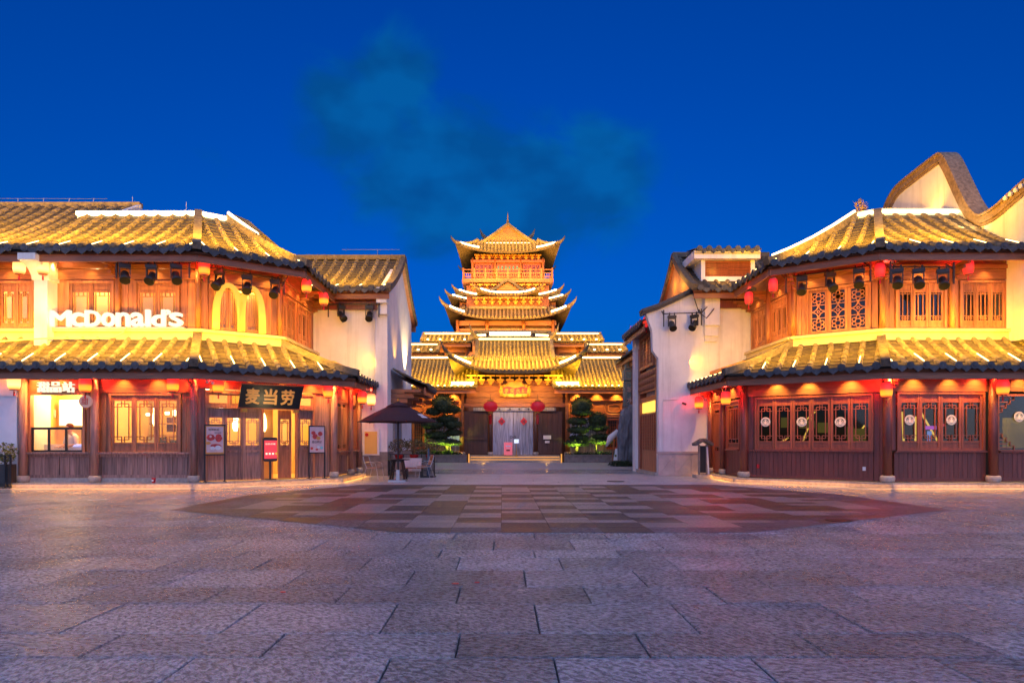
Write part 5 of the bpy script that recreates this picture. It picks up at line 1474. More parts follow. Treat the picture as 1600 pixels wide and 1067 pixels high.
# ------------------------------------------------------------------ plaza: big chiselled granite slabs, patterned field in the middle
def granite(name, col, rough, bump, bscale, objvar=.10, warp=(1, 1, 1), tint=.12):
    m, n, l, b = new_mat(name)
    geo = n.new('ShaderNodeNewGeometry'); oi = n.new('ShaderNodeObjectInfo')
    rot = n.new('ShaderNodeVectorRotate'); rot.rotation_type = 'Z_AXIS'
    rm = n.new('ShaderNodeMath'); rm.operation = 'MULTIPLY'; rm.inputs[1].default_value = 1.2
    l.new(oi.outputs['Random'], rm.inputs[0]); l.new(rm.outputs[0], rot.inputs['Angle']); l.new(geo.outputs['Position'], rot.inputs['Vector'])
    mp = n.new('ShaderNodeMapping'); mp.inputs['Scale'].default_value = warp; l.new(rot.outputs[0], mp.inputs[0])
    # chisel ripples
    bn = n.new('ShaderNodeTexNoise'); bn.inputs['Scale'].default_value = bscale; bn.inputs['Detail'].default_value = 2.5; bn.inputs['Distortion'].default_value = .6
    l.new(mp.outputs[0], bn.inputs['Vector'])
    fine = n.new('ShaderNodeTexNoise'); fine.inputs['Scale'].default_value = bscale * 7; fine.inputs['Detail'].default_value = 2
    l.new(geo.outputs['Position'], fine.inputs['Vector'])
    ad = n.new('ShaderNodeMath'); ad.operation = 'MULTIPLY_ADD'; ad.inputs[1].default_value = .25
    l.new(fine.outputs['Fac'], ad.inputs[0]); l.new(bn.outputs['Fac'], ad.inputs[2])
    bp = n.new('ShaderNodeBump'); bp.inputs['Distance'].default_value = .07
    bs = n.new('ShaderNodeMath'); bs.operation = 'MULTIPLY_ADD'; bs.inputs[1].default_value = bump * .9; bs.inputs[2].default_value = bump * .4
    fr = n.new('ShaderNodeMath'); fr.operation = 'FRACT'
    f7 = n.new('ShaderNodeMath'); f7.operation = 'MULTIPLY'; f7.inputs[1].default_value = 7.31
    l.new(oi.outputs['Random'], f7.inputs[0]); l.new(f7.outputs[0], fr.inputs[0]); l.new(fr.outputs[0], bs.inputs[0])
    l.new(bs.outputs[0], bp.inputs['Strength']); l.new(ad.outputs[0], bp.inputs['Height']); l.new(bp.outputs[0], b.inputs['Normal'])
    # colour: large stains, speckle, per-slab value
    st = n.new('ShaderNodeTexNoise'); st.inputs['Scale'].default_value = 1.3; st.inputs['Detail'].default_value = 7; st.inputs['Roughness'].default_value = .65
    l.new(geo.outputs['Position'], st.inputs['Vector'])
    mx = n.new('ShaderNodeMix'); mx.data_type = 'RGBA'
    mr = n.new('ShaderNodeMapRange'); mr.inputs['From Min'].default_value = .3; mr.inputs['From Max'].default_value = .7; l.new(st.outputs['Fac'], mr.inputs['Value']); l.new(mr.outputs[0], mx.inputs[0])
    mx.inputs[6].default_value = (*[c * .72 for c in col], 1); mx.inputs[7].default_value = (*[min(1, c * 1.18) for c in col], 1)
    h = n.new('ShaderNodeHueSaturation')
    om = n.new('ShaderNodeMapRange'); om.inputs['To Min'].default_value = 1 - objvar; om.inputs['To Max'].default_value = 1 + objvar
    l.new(oi.outputs['Random'], om.inputs['Value']); l.new(om.outputs[0], h.inputs['Value']); l.new(mx.outputs[2], h.inputs['Color'])
    sk = n.new('ShaderNodeTexVoronoi'); sk.inputs['Scale'].default_value = 160; l.new(geo.outputs['Position'], sk.inputs['Vector'])
    sm = n.new('ShaderNodeMix'); sm.data_type = 'RGBA'; sm.blend_type = 'OVERLAY'; sm.inputs[0].default_value = .35
    l.new(h.outputs[0], sm.inputs[6]); l.new(sk.outputs['Color'], sm.inputs[7])
    hs2 = n.new('ShaderNodeHueSaturation'); hs2.inputs['Saturation'].default_value = .55; l.new(sm.outputs[2], hs2.inputs['Color'])
    pit_shade = n.new('ShaderNodeMapRange'); pit_shade.inputs['From Min'].default_value = .38; pit_shade.inputs['From Max'].default_value = .62; pit_shade.inputs['To Min'].default_value = 1 - .5 * min(1, bump); pit_shade.inputs['To Max'].default_value = 1.25  # ripple hollows darkened and crests lightened in the colour, as painted relief shading
    l.new(bn.outputs['Fac'], pit_shade.inputs['Value'])
    hp = n.new('ShaderNodeHueSaturation'); l.new(pit_shade.outputs[0], hp.inputs['Value']); l.new(hs2.outputs[0], hp.inputs['Color'])
    l.new(hp.outputs[0], b.inputs['Base Color'])
    rr = n.new('ShaderNodeMapRange'); rr.inputs['To Min'].default_value = rough - .08; rr.inputs['To Max'].default_value = rough + .12
    l.new(st.outputs['Fac'], rr.inputs['Value']); l.new(rr.outputs[0], b.inputs['Roughness'])
    b.inputs['Specular IOR Level'].default_value = .55 if bump > .5 else .35
    return m
M_slab = granite('chiselled lavender-grey granite', (.315, .34, .395), .22, 1.0, 19, .14, warp=(1, 1.6, 1))
M_slabfar = granite('worn buff granite', (.38, .36, .37), .36, .45, 20)
M_pdark = granite('dark brown polished granite', (.05, .034, .034), .38, .3, 20, .18)
M_pmid = granite('mid grey granite strip', (.20, .17, .175), .36, .35, 20, .12)
M_pblue = granite('blue-grey rough granite', (.075, .085, .13), .42, 1.1, 13, .2)
pz = MB(); pz.add([(-400, -40, -.035), (400, -40, -.035), (400, 900, -.035), (-400, 900, -.035)], [(0, 1, 2, 3)])
GROUND = pz.build('plaza_ground', surf('mortar and packed ground', (.06, .055, .055), .9, .3, (4, 4, 4)), None, kind='structure')
OCT = [(-4.4, 20.3), (-6.5, 16.5), (-6.7, 12.9), (-1.5, 9.72), (3.8, 9.72), (9.0, 12.9), (8.8, 16.5), (6.7, 20.3)]
def inside(p, poly, grow=0):
    n = len(poly); sgn = None
    for i in range(n):
        a = poly[i]; b = poly[(i + 1) % n]
        c = (b[0] - a[0]) * (p[1] - a[1]) - (b[1] - a[1]) * (p[0] - a[0])
        if c < 0: return False
    return True
def clip(poly, cpoly):
    out = poly
    n = len(cpoly)
    for i in range(n):
        a = cpoly[i]; b = cpoly[(i + 1) % n]; src = out; out = []
        f = lambda p: (b[0] - a[0]) * (p[1] - a[1]) - (b[1] - a[1]) * (p[0] - a[0])
        for j in range(len(src)):
            p, q = src[j], src[(j + 1) % len(src)]
            fp, fq = f(p), f(q)
            if fp >= 0: out.append(p)
            if fp * fq < 0:
                t = fp / (fp - fq); out.append((p[0] + (q[0] - p[0]) * t, p[1] + (q[1] - p[1]) * t))
        if len(out) < 3: return []
    return out
def area(poly):
    return abs(sum(poly[i][0] * poly[(i + 1) % len(poly)][1] - poly[(i + 1) % len(poly)][0] * poly[i][1] for i in range(len(poly)))) / 2
def slab_geo(mb, poly, zt, gap=.006, ch=.008):
    cx = sum(p[0] for p in poly) / len(poly); cy = sum(p[1] for p in poly) / len(poly)
    def ins(d):
        r = []
        for p in poly:
            vx, vy = cx - p[0], cy - p[1]
            r.append((p[0] + math.copysign(min(d, abs(vx)), vx), p[1] + math.copysign(min(d, abs(vy)), vy)))
        return r
    a = ins(gap); b = ins(gap + ch); n = len(poly)
    vs = [(x, y, zt - .05) for x, y in a] + [(x, y, zt - ch * .7) for x, y in a] + [(x, y, zt) for x, y in b]
    fs = [tuple(2 * n + i for i in range(n))]
    for k in (0, 1): fs += [(k * n + i, k * n + (i + 1) % n, (k + 1) * n + (i + 1) % n, (k + 1) * n + i) for i in range(n)]
    mb.add(vs, fs)
if sum((OCT[i][0] * OCT[(i + 1) % 8][1] - OCT[(i + 1) % 8][0] * OCT[i][1]) for i in range(8)) < 0: OCT = OCT[::-1]
prn = random.Random(5)
slabs = []
y = 2.6; row = 0
while y < 60:
    hgt = (.80, .74, .52, .86, .62)[row % 5] if y < 26 else 1.5
    xa, xb = -.86 * (y + hgt) - 2.0, .88 * (y + hgt) + 2.0
    if y > 26: xa, xb = max(xa, -24), min(xb, 26)
    x = math.floor(xa / 1.17) * 1.17 + .95 + (.58 if row % 2 else 0) + prn.uniform(-.15, .15)
    while x < xb:
        w = 1.17 + prn.choice((-.12, 0, 0, 0, .1)) if y < 26 else 2.4
        q = [(x, y), (x + w, y), (x + w, y + hgt), (x, y + hgt)]
        if not all(inside(p, OCT) for p in q):
            vis = (x + w > -.80 * (y + hgt) and x < .83 * (y + hgt) and y + hgt > 3.6)
            slabs.append((vis, w * hgt / max(y, 3.0) ** 3, q))
        x += w
    y += hgt; row += 1
slabs.sort(key=lambda s: (-s[0], -s[1]))
rest = MB()
for i, (vis, k, q) in enumerate(slabs):
    zt = prn.uniform(-.0022, .0)
    if i < 298 and vis:
        mb = MB(); slab_geo(mb, q, zt); mb.build('paving_slab', M_slab, GROUND)
    else: slab_geo(rest, q, zt)
rest.build('far_paving', M_slabfar, GROUND, kind='stuff')
# the patterned field
PF = bpy.data.objects.new('patterned_paving', None); COL.objects.link(PF); PF.location = (1.15, 15, 0); PF['kind'] = 'structure'
bed = MB(); bed.add([(x, y, -.010) for x, y in OCT], [tuple(range(8))]); bed.build('bedding', MATS['mortar and packed ground'], PF)
cx, cy = 1.15, 15.0
INN = [(cx + (x - cx) * .86, cy + (y - cy) * .87) for x, y in OCT]
prest = MB(); cnt = 0
y = 9.7; row = 0
pieces = []
while y < 20.4:
    h = .36 if 10.3 < y < 19.7 else .6
    x = cx - .39 - .78 * 11
    while x < 9.6:
        w = .78
        q = [(x, y), (x + w, y), (x + w, y + h), (x, y + h)]
        mid = (x + w / 2, y + h / 2)
        inn = inside(mid, INN)
        c = clip(q, OCT)
        if c and area(c) > .02:
            if not inn: mt = M_pblue if (prn.random() < .75) else M_pdark
            else:
                k = abs(mid[0] - cx)
                ci = round(k / .78)
                a = (k + (mid[1] - 9.7) * .62) % 2.8
                mt = M_pmid if (a < .95 or (row % 4 == 2 and ci % 3 != 0)) else M_pdark
                if ci in (0, 2) and mid[1] > 10.3: mt = M_pmid if (row // 2 + ci // 2) % 2 else M_pdark
            pieces.append((area(c) / mid[1] ** 2, c, mt))
        x += w
    y += h; row += 1
pieces.sort(key=lambda s: -s[0])
prest = {}
for i, (k, c, mt) in enumerate(pieces):
    zt = .004 + prn.uniform(-.001, .001)
    if i < 296:
        mb = MB(); slab_geo(mb, c, zt, .003, .003); mb.build('pattern_slab', mt, PF)
    else:
        slab_geo(prest.setdefault(mt.name, (MB(), mt))[0], c, zt, .003, .003)
for nm, (mb, mt) in prest.items(): mb.build('far_pattern_slabs', mt, PF, kind='stuff')
# small litter
for x, y_, s, mt, lab_ in ((PX(712, 6.3), 6.25, .035, M_red, 'largest red paper scrap, on the slabs in line with the gate door'), (PX(746, 6.4), 6.3, .025, M_red, 'smaller red paper scrap across a joint just right of the largest one'), (PX(445, 5.95), 5.9, .025, M_red, 'tiny red paper scrap on the slabs nearer the restaurant side'), (PX(80, 13.0), 13.0, .05, M_black, 'small dark scrap lying on the paving before the serving hatch')):
    lf = MB(); lf.prism([(-s, 0), (-s * .4, s * .45), (s * .6, s * .4), (s, -.05 * s), (s * .4, -s * .5), (-s * .5, -s * .35)], lambda a, b, d: (x + a, y_ + b, d), .002, .010)
    o = lf.build('litter_scrap', mt, None, base=(x, y_, 0))
    o['label'] = lab_; o['category'] = 'litter'; o['group'] = 'scraps on the paving'

# iron covers let into the paving
for x, y_, r_, lab in ((PX(962, 21.9), 21.9, .30, 'round dark iron cover in the paving near the corner house'), (PX(1310, 11.2), 11.2, .22, 'small round iron cover in the slabs before the cafe')):
    m = MB(); m.lathe([(r_, 0), (r_, .012), (r_ * .93, .012), (r_ * .93, .008)], (x, y_, .0), 24)
    o = m.build('drain_cover', M_black, None, base=(x, y_, 0)); o['label'] = lab; o['category'] = 'drain cover'; o['group'] = 'iron covers in the paving'

# ------------------------------------------------------------------ lanterns
def lantern_proto(name, mat, r=.165, h=.43, group='paper lanterns under the eaves'):
    t = thing(name, '', 'lantern', (0, 0, 0), group)
    sh = MB(); sh.smooth = True; n = 12
    vs = []; prof_ = [(.70, 0), (.90, .10), (1, .3), (1, .7), (.90, .9), (.70, 1)]
    for a, z in prof_:
        for k in range(n * 2):
            th = math.pi * k / n; rr = r * a * (1.0 if k % 2 == 0 else .93)
            vs.append((rr * math.cos(th), rr * math.sin(th), -h + z * h))
    N = 2 * n
    fs = [(j * N + i, j * N + (i + 1) % N, (j + 1) * N + (i + 1) % N, (j + 1) * N + i) for j in range(5) for i in range(N)]
    sh.add(vs, fs); sh.build('shade', mat, t)
    for nm, z in (('top_rim', .0), ('bottom_rim', -h - .025)):
        c = MB(); c.lathe([(r * .70, 0), (r * .72, .025)], (0, 0, z), 12); c.build(nm, M_redwood, t)
    c = MB(); c.tube([(0, 0, .02), (0, 0, .16)], .012, 5); c.tube([(0, 0, .16), (.03, 0, .19), (0, 0, .22)], .010, 4); c.build('hook', M_black, t)
    c = MB(); c.tube([(0, 0, -h - .02), (0, 0, -h - .07)], .012, 5); c.tube([(0, 0, -h - .07), (0, 0, -h - .19)], [.022, .028], 6); c.build('tassel', M_red, t)
    return t
PH = lantern_proto('paper_lantern', M_lanhot); PW = lantern_proto('paper_lantern', M_lanwhite); PR = lantern_proto('paper_lantern', M_lanred, .145, .42)
used = set()
RED = (1.0, .03, .02)
def put_lantern(proto, px, py, d, label, glow=None, glow_e=10, back=.0):
    """py is the middle of the shade"""
    loc = (PX(px, d), d, PZ(py, d) + .215)
    if proto.name not in used:
        used.add(proto.name); o = proto; o.location = loc; o['label'] = label
    else: o = copy_tree(proto, loc, rnd.uniform(0, 1), label)
    if glow: light('POINT', 'lantern glow', (loc[0], loc[1], loc[2] + .14), glow_e * 4.0, glow, .06)
    return o
E1 = 18.9
put_lantern(PW, 22, 597, E1, 'overlit white-yellow lantern beside the white pier at the far left ground floor', (1, .25, .08), 22)
put_lantern(PH, 133, 601, E1, 'yellow-red lantern under the lower eave just right of the dessert counter letters', RED, 34)
put_lantern(PH, 270, 600, E1, 'yellow-red lantern above the three-sash window right of the serving hatch', RED, 34)
put_lantern(PH, 341, 602, 19.4, 'yellow-red lantern under the lower eave just left of the black name board', RED, 30)
put_lantern(PH, 513, 611, 21.2, 'yellow-red lantern under the lower eave right of the black name board', RED, 34)
put_lantern(PH, 566, 621, 23.2, 'yellow-red lantern on the restaurant flank, nearer of the pair by the white house', RED, 14)
put_lantern(PW, 580, 624, 24.4, 'brighter yellow-white lantern on the flank of the restaurant, against the white house wall', (1, .10, .05), 12)
put_lantern(PW, 30, 417, 19.4, 'overlit yellow lantern left of the tall white pier under the upper eave', (1, .35, .1), 10)
put_lantern(PW, 67, 417, 19.4, 'overlit yellow lantern in front of the tall white pier under the upper eave', (1, .35, .1), 14)
put_lantern(PH, 319, 419, 19.5, 'glowing lantern at the chamfer corner of the restaurant upper eave', RED, 12)
put_lantern(PH, 479, 447, 21.5, 'glowing lantern under the upper eave end above the restaurant flank windows', RED, 12)
put_lantern(PH, 506, 467, 23.4, 'glowing lantern at the rear end of the restaurant upper eave, beside the white house', RED, 10)
put_lantern(PH, 1092, 629, 24.8, 'glowing lantern at the rear end of the cafe lower eave, against the white corner house', RED, 11)
put_lantern(PH, 1134, 622, 21.5, 'glowing lantern at the chamfer corner of the cafe lower eave above the slatted window', RED, 20)
put_lantern(PH, 1385, 609, 18.9, 'glowing lantern hung before the cafe corner column between the two long window rows', RED, 34)
put_lantern(PH, 1567, 605, 18.9, 'glowing lantern beside the cafe column at the picture window', RED, 30)
put_lantern(PR, 1170, 466, 22.8, 'deep red lantern at the rear end of the cafe upper eave', RED, 5)
put_lantern(PR, 1208, 446, 21.0, 'deep red lantern under the cafe upper eave above the flank windows', RED, 6)
put_lantern(PR, 1375, 423, 19.5, 'deep red lantern at the cafe upper corner beside a small white camera', RED, 6)
put_lantern(PR, 1513, 418, 19.5, 'deep red lantern under the cafe upper eave above the rightmost barred window', RED, 6)
put_lantern(PR, 1010, 504, 26.0, 'deep red lantern under the lane eave of the white corner house, nearer one', RED, 6)
put_lantern(PR, 985, 524, 29.5, 'deep red lantern under the lane eave of the white corner house, farther one', RED, 5)
# two big round gate lanterns
def gate_lantern():
    t = thing('round_lantern', '', 'lantern', (0, 0, 0), 'round red lanterns before the gate door')
    s = MB(); s.smooth = True
    n = 20; prof_ = [(.30, -.32), (.62, -.26), (.86, -.14), (.93, 0), (.86, .14), (.62, .26), (.30, .32)]
    vs = []; fs = []
    for a, z in prof_:
        for k in range(n): rr = .5 * a * (1 if k % 2 else .95); th = 2 * math.pi * k / n; vs.append((rr * math.cos(th), rr * math.sin(th), z))
    for j in range(6):
        for i in range(n): fs.append((j * n + i, j * n + (i + 1) % n, (j + 1) * n + (i + 1) % n, (j + 1) * n + i))
    s.add(vs, fs); s.build('shade', M_redsilk, t)
    for nm, z0, z1 in (('top_cap', .30, .40), ('bottom_cap', -.40, -.30)):
        c = MB(); c.lathe([(.17, z0), (.17, z1)], (0, 0, 0), 12); c.build(nm, M_gold, t)
    c = MB(); c.tube([(0, 0, -.40), (0, 0, -.50), (0, 0, -.55), (0, 0, -1.1)], [.02, .02, .10, .08], 8); c.build('tassel', M_red, t)
    c = MB(); c.tube([(0, 0, .4), (0, 0, .75)], .015, 5); c.build('cord', M_black, t)
    return t
M_redsilk = surf('red silk', (.55, .012, .02), .45, .1, (4, 4, 4))
bb = M_redsilk.node_tree.nodes['Principled BSDF']; bb.inputs['Emission Color'].default_value = (.8, .01, .03, 1); bb.inputs['Emission Strength'].default_value = .25
g = gate_lantern(); g.location = (PX(766.5, 39.8), 39.8, PZ(635, 39.8)); g['label'] = 'big round red lantern with tassel hung left of the pale gate door'
copy_tree(g, (PX(840, 39.8), 39.8, PZ(635, 39.8)), .4, 'big round red lantern with tassel hung right of the pale gate door')

# ------------------------------------------------------------------ downlights under the eaves
DL = (1.0, .48, .09)
def downlight(W, u, z, v=.32, e=150, aim_v=.05, aim_dz=1.5, ang=95):
    p = W.P(u, v, z); q = W.P(u, aim_v, z - aim_dz)
    light('SPOT', 'eave downlight', p, e, DL, .03, None, q, ang, .9)
for W, us in ((LW1, [U(p) for p in (60, 100, 150, 195, 250, 304)]), (LW2, [V(p) for p in (345, 390, 440, 485, 512)]), (LW3, [1.0, 1.8, 2.6])):
    for u in us: downlight(W, u, 3.42)
for W, us in ((RW1, [A1(p) for p in (1425, 1480, 1520, 1553, 1590)]), (RW2, [A2(p) for p in (1215, 1265, 1330)]), (RW3, [.9, 1.7, 2.7])):
    for u in us: downlight(W, u, 3.44, e=185)
downlight(RW1, .05, 3.44, e=160)
for W, us in ((L2A, [U2(p) for p in (20, 95, 145, 183, 245, 305)]), (L2B, [.6, 1.3, 2.1]), (L2C, [.9, 1.7, 2.6])):
    for u in us: downlight(W, u, 6.85, e=62)
for W, us in ((R2A, [.1, B1(1435), B1(1488), B1(1535), B1(1577)]), (R2B, [.5, 1.3, 2.0]), (R2C, [.9, 1.8, 2.8])):
    for u in us: downlight(W, u, 6.85, e=62)
# uplights standing on the ledges
for W, us in ((L2A, [U2(p) for p in (20, 95, 183, 245)]), (L2B, [.4, 1.4]), (L2C, [.8, 2.4]), (R2A, [.15, B1(1436), B1(1488), B1(1535), B1(1577)]), (R2B, [.3, 1.3, 2.1]), (R2C, [.8, 2.2])):
    for u in us: light('SPOT', 'ledge uplight', W.P(u, .42, 4.9), 17, DL, .03, None, W.P(u, 0, 6.3), 110, .9)
light('SPOT', 'pier uplight', (PX(66, 18.6), 18.4, 4.9), 120, WARM2, .04, None, (PX(64, 19.3), 19.3, 6.2), 90, .8)

# ------------------------------------------------------------------ stage lamps on their rails
def stage_proto():
    t = thing('stage_lamp', '', 'stage lamp', (0, 0, 0), 'black stage lamps under the eaves')
    c = MB(); c.box(-.17, .17, -.07, .07, -.13, -.02); c.box(-.12, -.08, -.03, .03, -.02, .09); c.box(.08, .12, -.03, .03, -.02, .09); c.build('clamp_base', M_lampblk, t)
    y = MB(); y.box(-.16, -.13, -.04, .04, -.48, -.13); y.box(.13, .16, -.04, .04, -.48, -.13); y.box(-.132, .132, -.038, .038, -.17, -.132); y.build('yoke', M_lampblk, t)
    h = MB(); h.smooth = True
    a = Vector((0, .14, -.28)); b = Vector((0, -.20, -.60))
    d = (b - a).normalized()
    h.tube([a, a + d * .05, a + d * .30, a + d * .32, b], [.08, .115, .115, .14, .155], 12); hd = h.build('lamp_housing', M_lampblk, t)
    l = MB(); l.tube([b - d * .01, b + d * .012], .135, 12); l.build('lens', surf('dark lens', (.02, .018, .014), .7, .1, spec=.1), hd)
    return t
SP = stage_proto()
def put_stage(px, py, d, rz, label, first=[True]):
    loc = (PX(px, d), d, PZ(py, d) + .1)
    if first[0]: first[0] = False; SP.scale = (.95, .95, .95); SP.location = loc; SP.rotation_euler = (0, 0, rz); SP['label'] = label; return SP
    return copy_tree(SP, loc, rz, label)
for px, d, py, rz, lab in (
    (195, 19.3, 416, .55, 'black stage lamp, left one of three above the white letters'),
    (237, 19.3, 418, .1, 'brassy lit stage lamp, middle one of three above the white letters'),
    (275, 19.3, 417, .6, 'black stage lamp above the last white letters, next to the restaurant corner lantern'),
    (343, 19.9, 427, -.3, 'black stage lamp above the left leg of the yellow arches'),
    (386, 20.4, 434, .3, 'black stage lamp above the middle of the yellow arches'),
    (430, 20.9, 441, 0, 'black stage lamp right of the yellow arches under the upper eave'),
    (533, 25.0, 481, .9, 'black stage lamp on the white house wall right of the restaurant, tilted one'),
    (577, 25.0, 481, .1, 'black stage lamp on the white house wall, the upright one nearer its corner'),
    (1050, 25.0, 496, 0, 'black stage lamp on the white corner house wall, upright one nearer the lane'),
    (1085, 25.0, 495, -.8, 'black stage lamp on the white corner house wall, tilted one below the pier'),
    (1253, 20.8, 436, -.5, 'black stage lamp left of the flower lattice on the cafe upper floor'),
    (1297, 20.3, 430, .1, 'brassy lit stage lamp above the middle flower lattice of the cafe'),
    (1342, 19.8, 424, -.5, 'black stage lamp above the right flower lattice of the cafe'),
    (1402, 19.3, 424, -.5, 'black stage lamp, first one right of the cafe corner lantern'),
    (1435, 19.3, 424, -.4, 'black stage lamp, middle one of three right of the cafe corner lantern'),
    (1473, 19.3, 425, -.4, 'black stage lamp just left of the rightmost barred cafe window')):
    put_stage(px, py, d, rz, lab)
def rail(pts, label, brackets=()):
    m = MB()
    for p, q in zip(pts, pts[1:]): m.tube([p, q], .022, 6)
    for x, y, z in brackets: m.box(x - .02, x + .02, y - .02, y + .02, z - .5, z + .15); m.bar((x, y, z - .05), (x, y + .35, z + .2), .035, .035)
    o = m.build('lamp_rail', M_lampblk, None, base=pts[0]); o['label'] = label; o['category'] = 'rail'; o['group'] = 'rails carrying stage lamps'
def rp_(px, py, d): return (PX(px, d), d, PZ(py, d) + .14)
rail([rp_(180, 416, 19.3), rp_(300, 416, 19.3)], 'horizontal lamp rail with three lamps above the white letters', [rp_(182, 416, 19.3), rp_(296, 416, 19.3)])
rail([rp_(325, 424, 19.7), rp_(445, 444, 21.1)], 'slanting lamp rail with three lamps above the yellow arches', [rp_(326, 424, 19.7), rp_(444, 444, 21.1)])
rail([rp_(512, 481, 25.0), rp_(594, 481, 25.0)], 'lamp rail with two lamps across the white house wall by the restaurant', [rp_(513, 481, 25.0), rp_(592, 481, 25.0)])
rail([rp_(1036, 496, 25.0), rp_(1096, 494, 25.0), rp_(1105, 485, 25.0)], 'lamp rail with two lamps and bent cable on the white corner house wall', [rp_(1037, 496, 25.0), rp_(1096, 494, 25.0)])
rail([rp_(1225, 441, 21.1), rp_(1362, 422, 19.6)], 'slanting lamp rail above the flower lattice windows of the cafe', [rp_(1228, 441, 21.1), rp_(1360, 422, 19.6)])
rail([rp_(1390, 424, 19.3), rp_(1492, 425, 19.3)], 'horizontal lamp rail above the barred windows right of the cafe corner', [rp_(1391, 424, 19.3), rp_(1490, 425, 19.3)])
# cctv camera by the cafe corner
t = thing('security_camera', 'small white camera beside the red lantern at the cafe upper corner', 'camera', (PX(1388, 19.5), 19.5, PZ(408, 19.5)))
m = MB(); m.smooth = True; m.tube([Vector(t.location) + Vector((-.05, .1, .02)), Vector(t.location) + Vector((.08, -.14, -.04))], [.06, .055], 10); m.build('camera_body', M_white, t)
m = MB(); m.tube([Vector(t.location) + Vector((0, .05, .05)), Vector(t.location) + Vector((0, .3, .22))], .02, 6); m.build('arm', M_white, t)
t = thing('security_camera', 'white twin spot camera on the beam above the corner post of the restaurant lower floor', 'camera', (PX(328, 19.2), 19.2, PZ(596, 19.2)))
for dx in (-.07, .08):
    m = MB(); m.smooth = True; m.sphere(Vector(t.location) + Vector((dx, 0, -.03 * (dx > 0))), .06, .06, .06, 8, 6); m.build('camera_head', M_white, t)
m = MB(); m.tube([Vector(t.location) + Vector((-.05, 0, 0)), Vector(t.location) + Vector((0, .3, .15))], .02, 6); m.build('arm', M_white, t)

# ------------------------------------------------------------------ signs
# big white lit letters standing on the ledge
d_ = 19.72
SG = thing('letter_sign', 'big white lit letters reading McDonald\'s standing on the restaurant ledge'.replace('reading McDonald\'s ', ''), 'sign', (PX(182, d_), d_, 4.86))
zb = 4.9
def k_(x): return 30 + x / 5.926
for ch, a, b, py0, py1 in (('M', 276, 488, 630, 782), ('c', 474, 604, 650, 782), ('D', 606, 760, 630, 782), ('o', 758, 898, 650, 782), ('n', 894, 1032, 650, 782), ('a', 1030, 1166, 650, 782), ('l', 1166, 1222, 624, 782), ('d', 1220, 1362, 624, 782), ('’', 1356, 1404, 624, 672), ('s', 1386, 1524, 650, 782)):
    x0, x1 = PX(k_(a + 6), d_), PX(k_(b - 6), d_)
    h = (782 - py0) / 5.926 * d_ / 1000
    hh = (py1 - py0) / 5.926 * d_ / 1000
    me = fit_text('letter', ch, x1 - x0, hh, .09, M_sign, 0, .034)
    o = winst('letter', me, SG, (x0, d_, zb + (h - hh)), 0)
m = MB(); m.box(PX(78, d_), PX(287, d_), d_ + .03, d_ + .09, 4.86, 4.90); m.build('base_rail', M_steel, SG)
m = MB(); p0 = (PX(200, d_), d_ - .05, 4.88)
m.tube([p0, (PX(193, d_), 19.7, 4.72), (PX(180, 19.6), 19.6, 4.56), (PX(150, 19.5), 19.5, 4.50), (PX(80, 19.4), 19.4, 4.50), (PX(45, 19.2), 19.2, 4.43), (PX(0, 19.1), 19.1, 4.35)], .022, 6)
o = m.build('power_cable', M_cream, None, base=p0); o['label'] = 'pale power cable running from the white letters down along the lower roof top'; o['category'] = 'cable'
light('AREA', 'letter glow', (PX(182, d_), d_ - .25, 5.15), 8, (1, .8, .45), 4.0, .3, (PX(182, d_), 20, 5.15))
# yellow double arch
AR = thing('arch_sign', 'yellow double-arch emblem lit on the chamfered upper wall of the restaurant', 'emblem', L2B.P(1.2, .25, 4.86))
def arch(u0, u1, zt, w):
    n = 16; o_ = []; i_ = []
    for k in range(n + 1):
        t = math.pi * k / n
        uc = (u0 + u1) / 2; hw = (u1 - u0) / 2
        # narrow parabola-like arch, thicker at the crown
        c = math.cos(math.pi - t); s = math.sin(t) ** .62
        o_.append((uc + hw * c, 4.88 + (zt - 4.88) * s))
        i_.append((uc + (hw - w) * c, 4.88 + (zt - 4.88 - .14) * s))
    return o_ + i_[::-1]
ua, ub, uc = V2(329), V2(374), V2(412)
n = 16
for (a, b) in ((ua, ub + .10), (ub - .10, uc)):
    pl = arch(a, b, 6.38, .21)
    m = MB()
    for k in range(n):
        q = [pl[k], pl[k + 1], pl[2 * n + 1 - k - 1], pl[2 * n + 1 - k]]
        m.prism(q, lambda x, z, d: L2B.P(x, d, z), .17, .30)
    m.build('arch', M_arch, AR)
# dessert counter letters
d_ = 19.22
SG2 = thing('letter_sign', 'three white lit characters above the serving hatch, reading dessert counter', 'sign', (PX(88, d_), d_, PZ(613, d_)))
for ch, a, b in (('甜', 59, 77), ('品', 79, 95), ('站', 98, 116)):
    x0, x1 = PX(a, d_), PX(b, d_); me = fit_text('letter', ch, x1 - x0, .32, .08, M_sign, 0, .006)
    winst('letter', me, SG2, (x0, d_, PZ(613, d_)), 0)
m = MB(); m.box(PX(58, d_), PX(117, d_), d_ + .02, d_ + .14, PZ(608, d_), PZ(607, d_)); m.build('rail', M_steel, SG2)
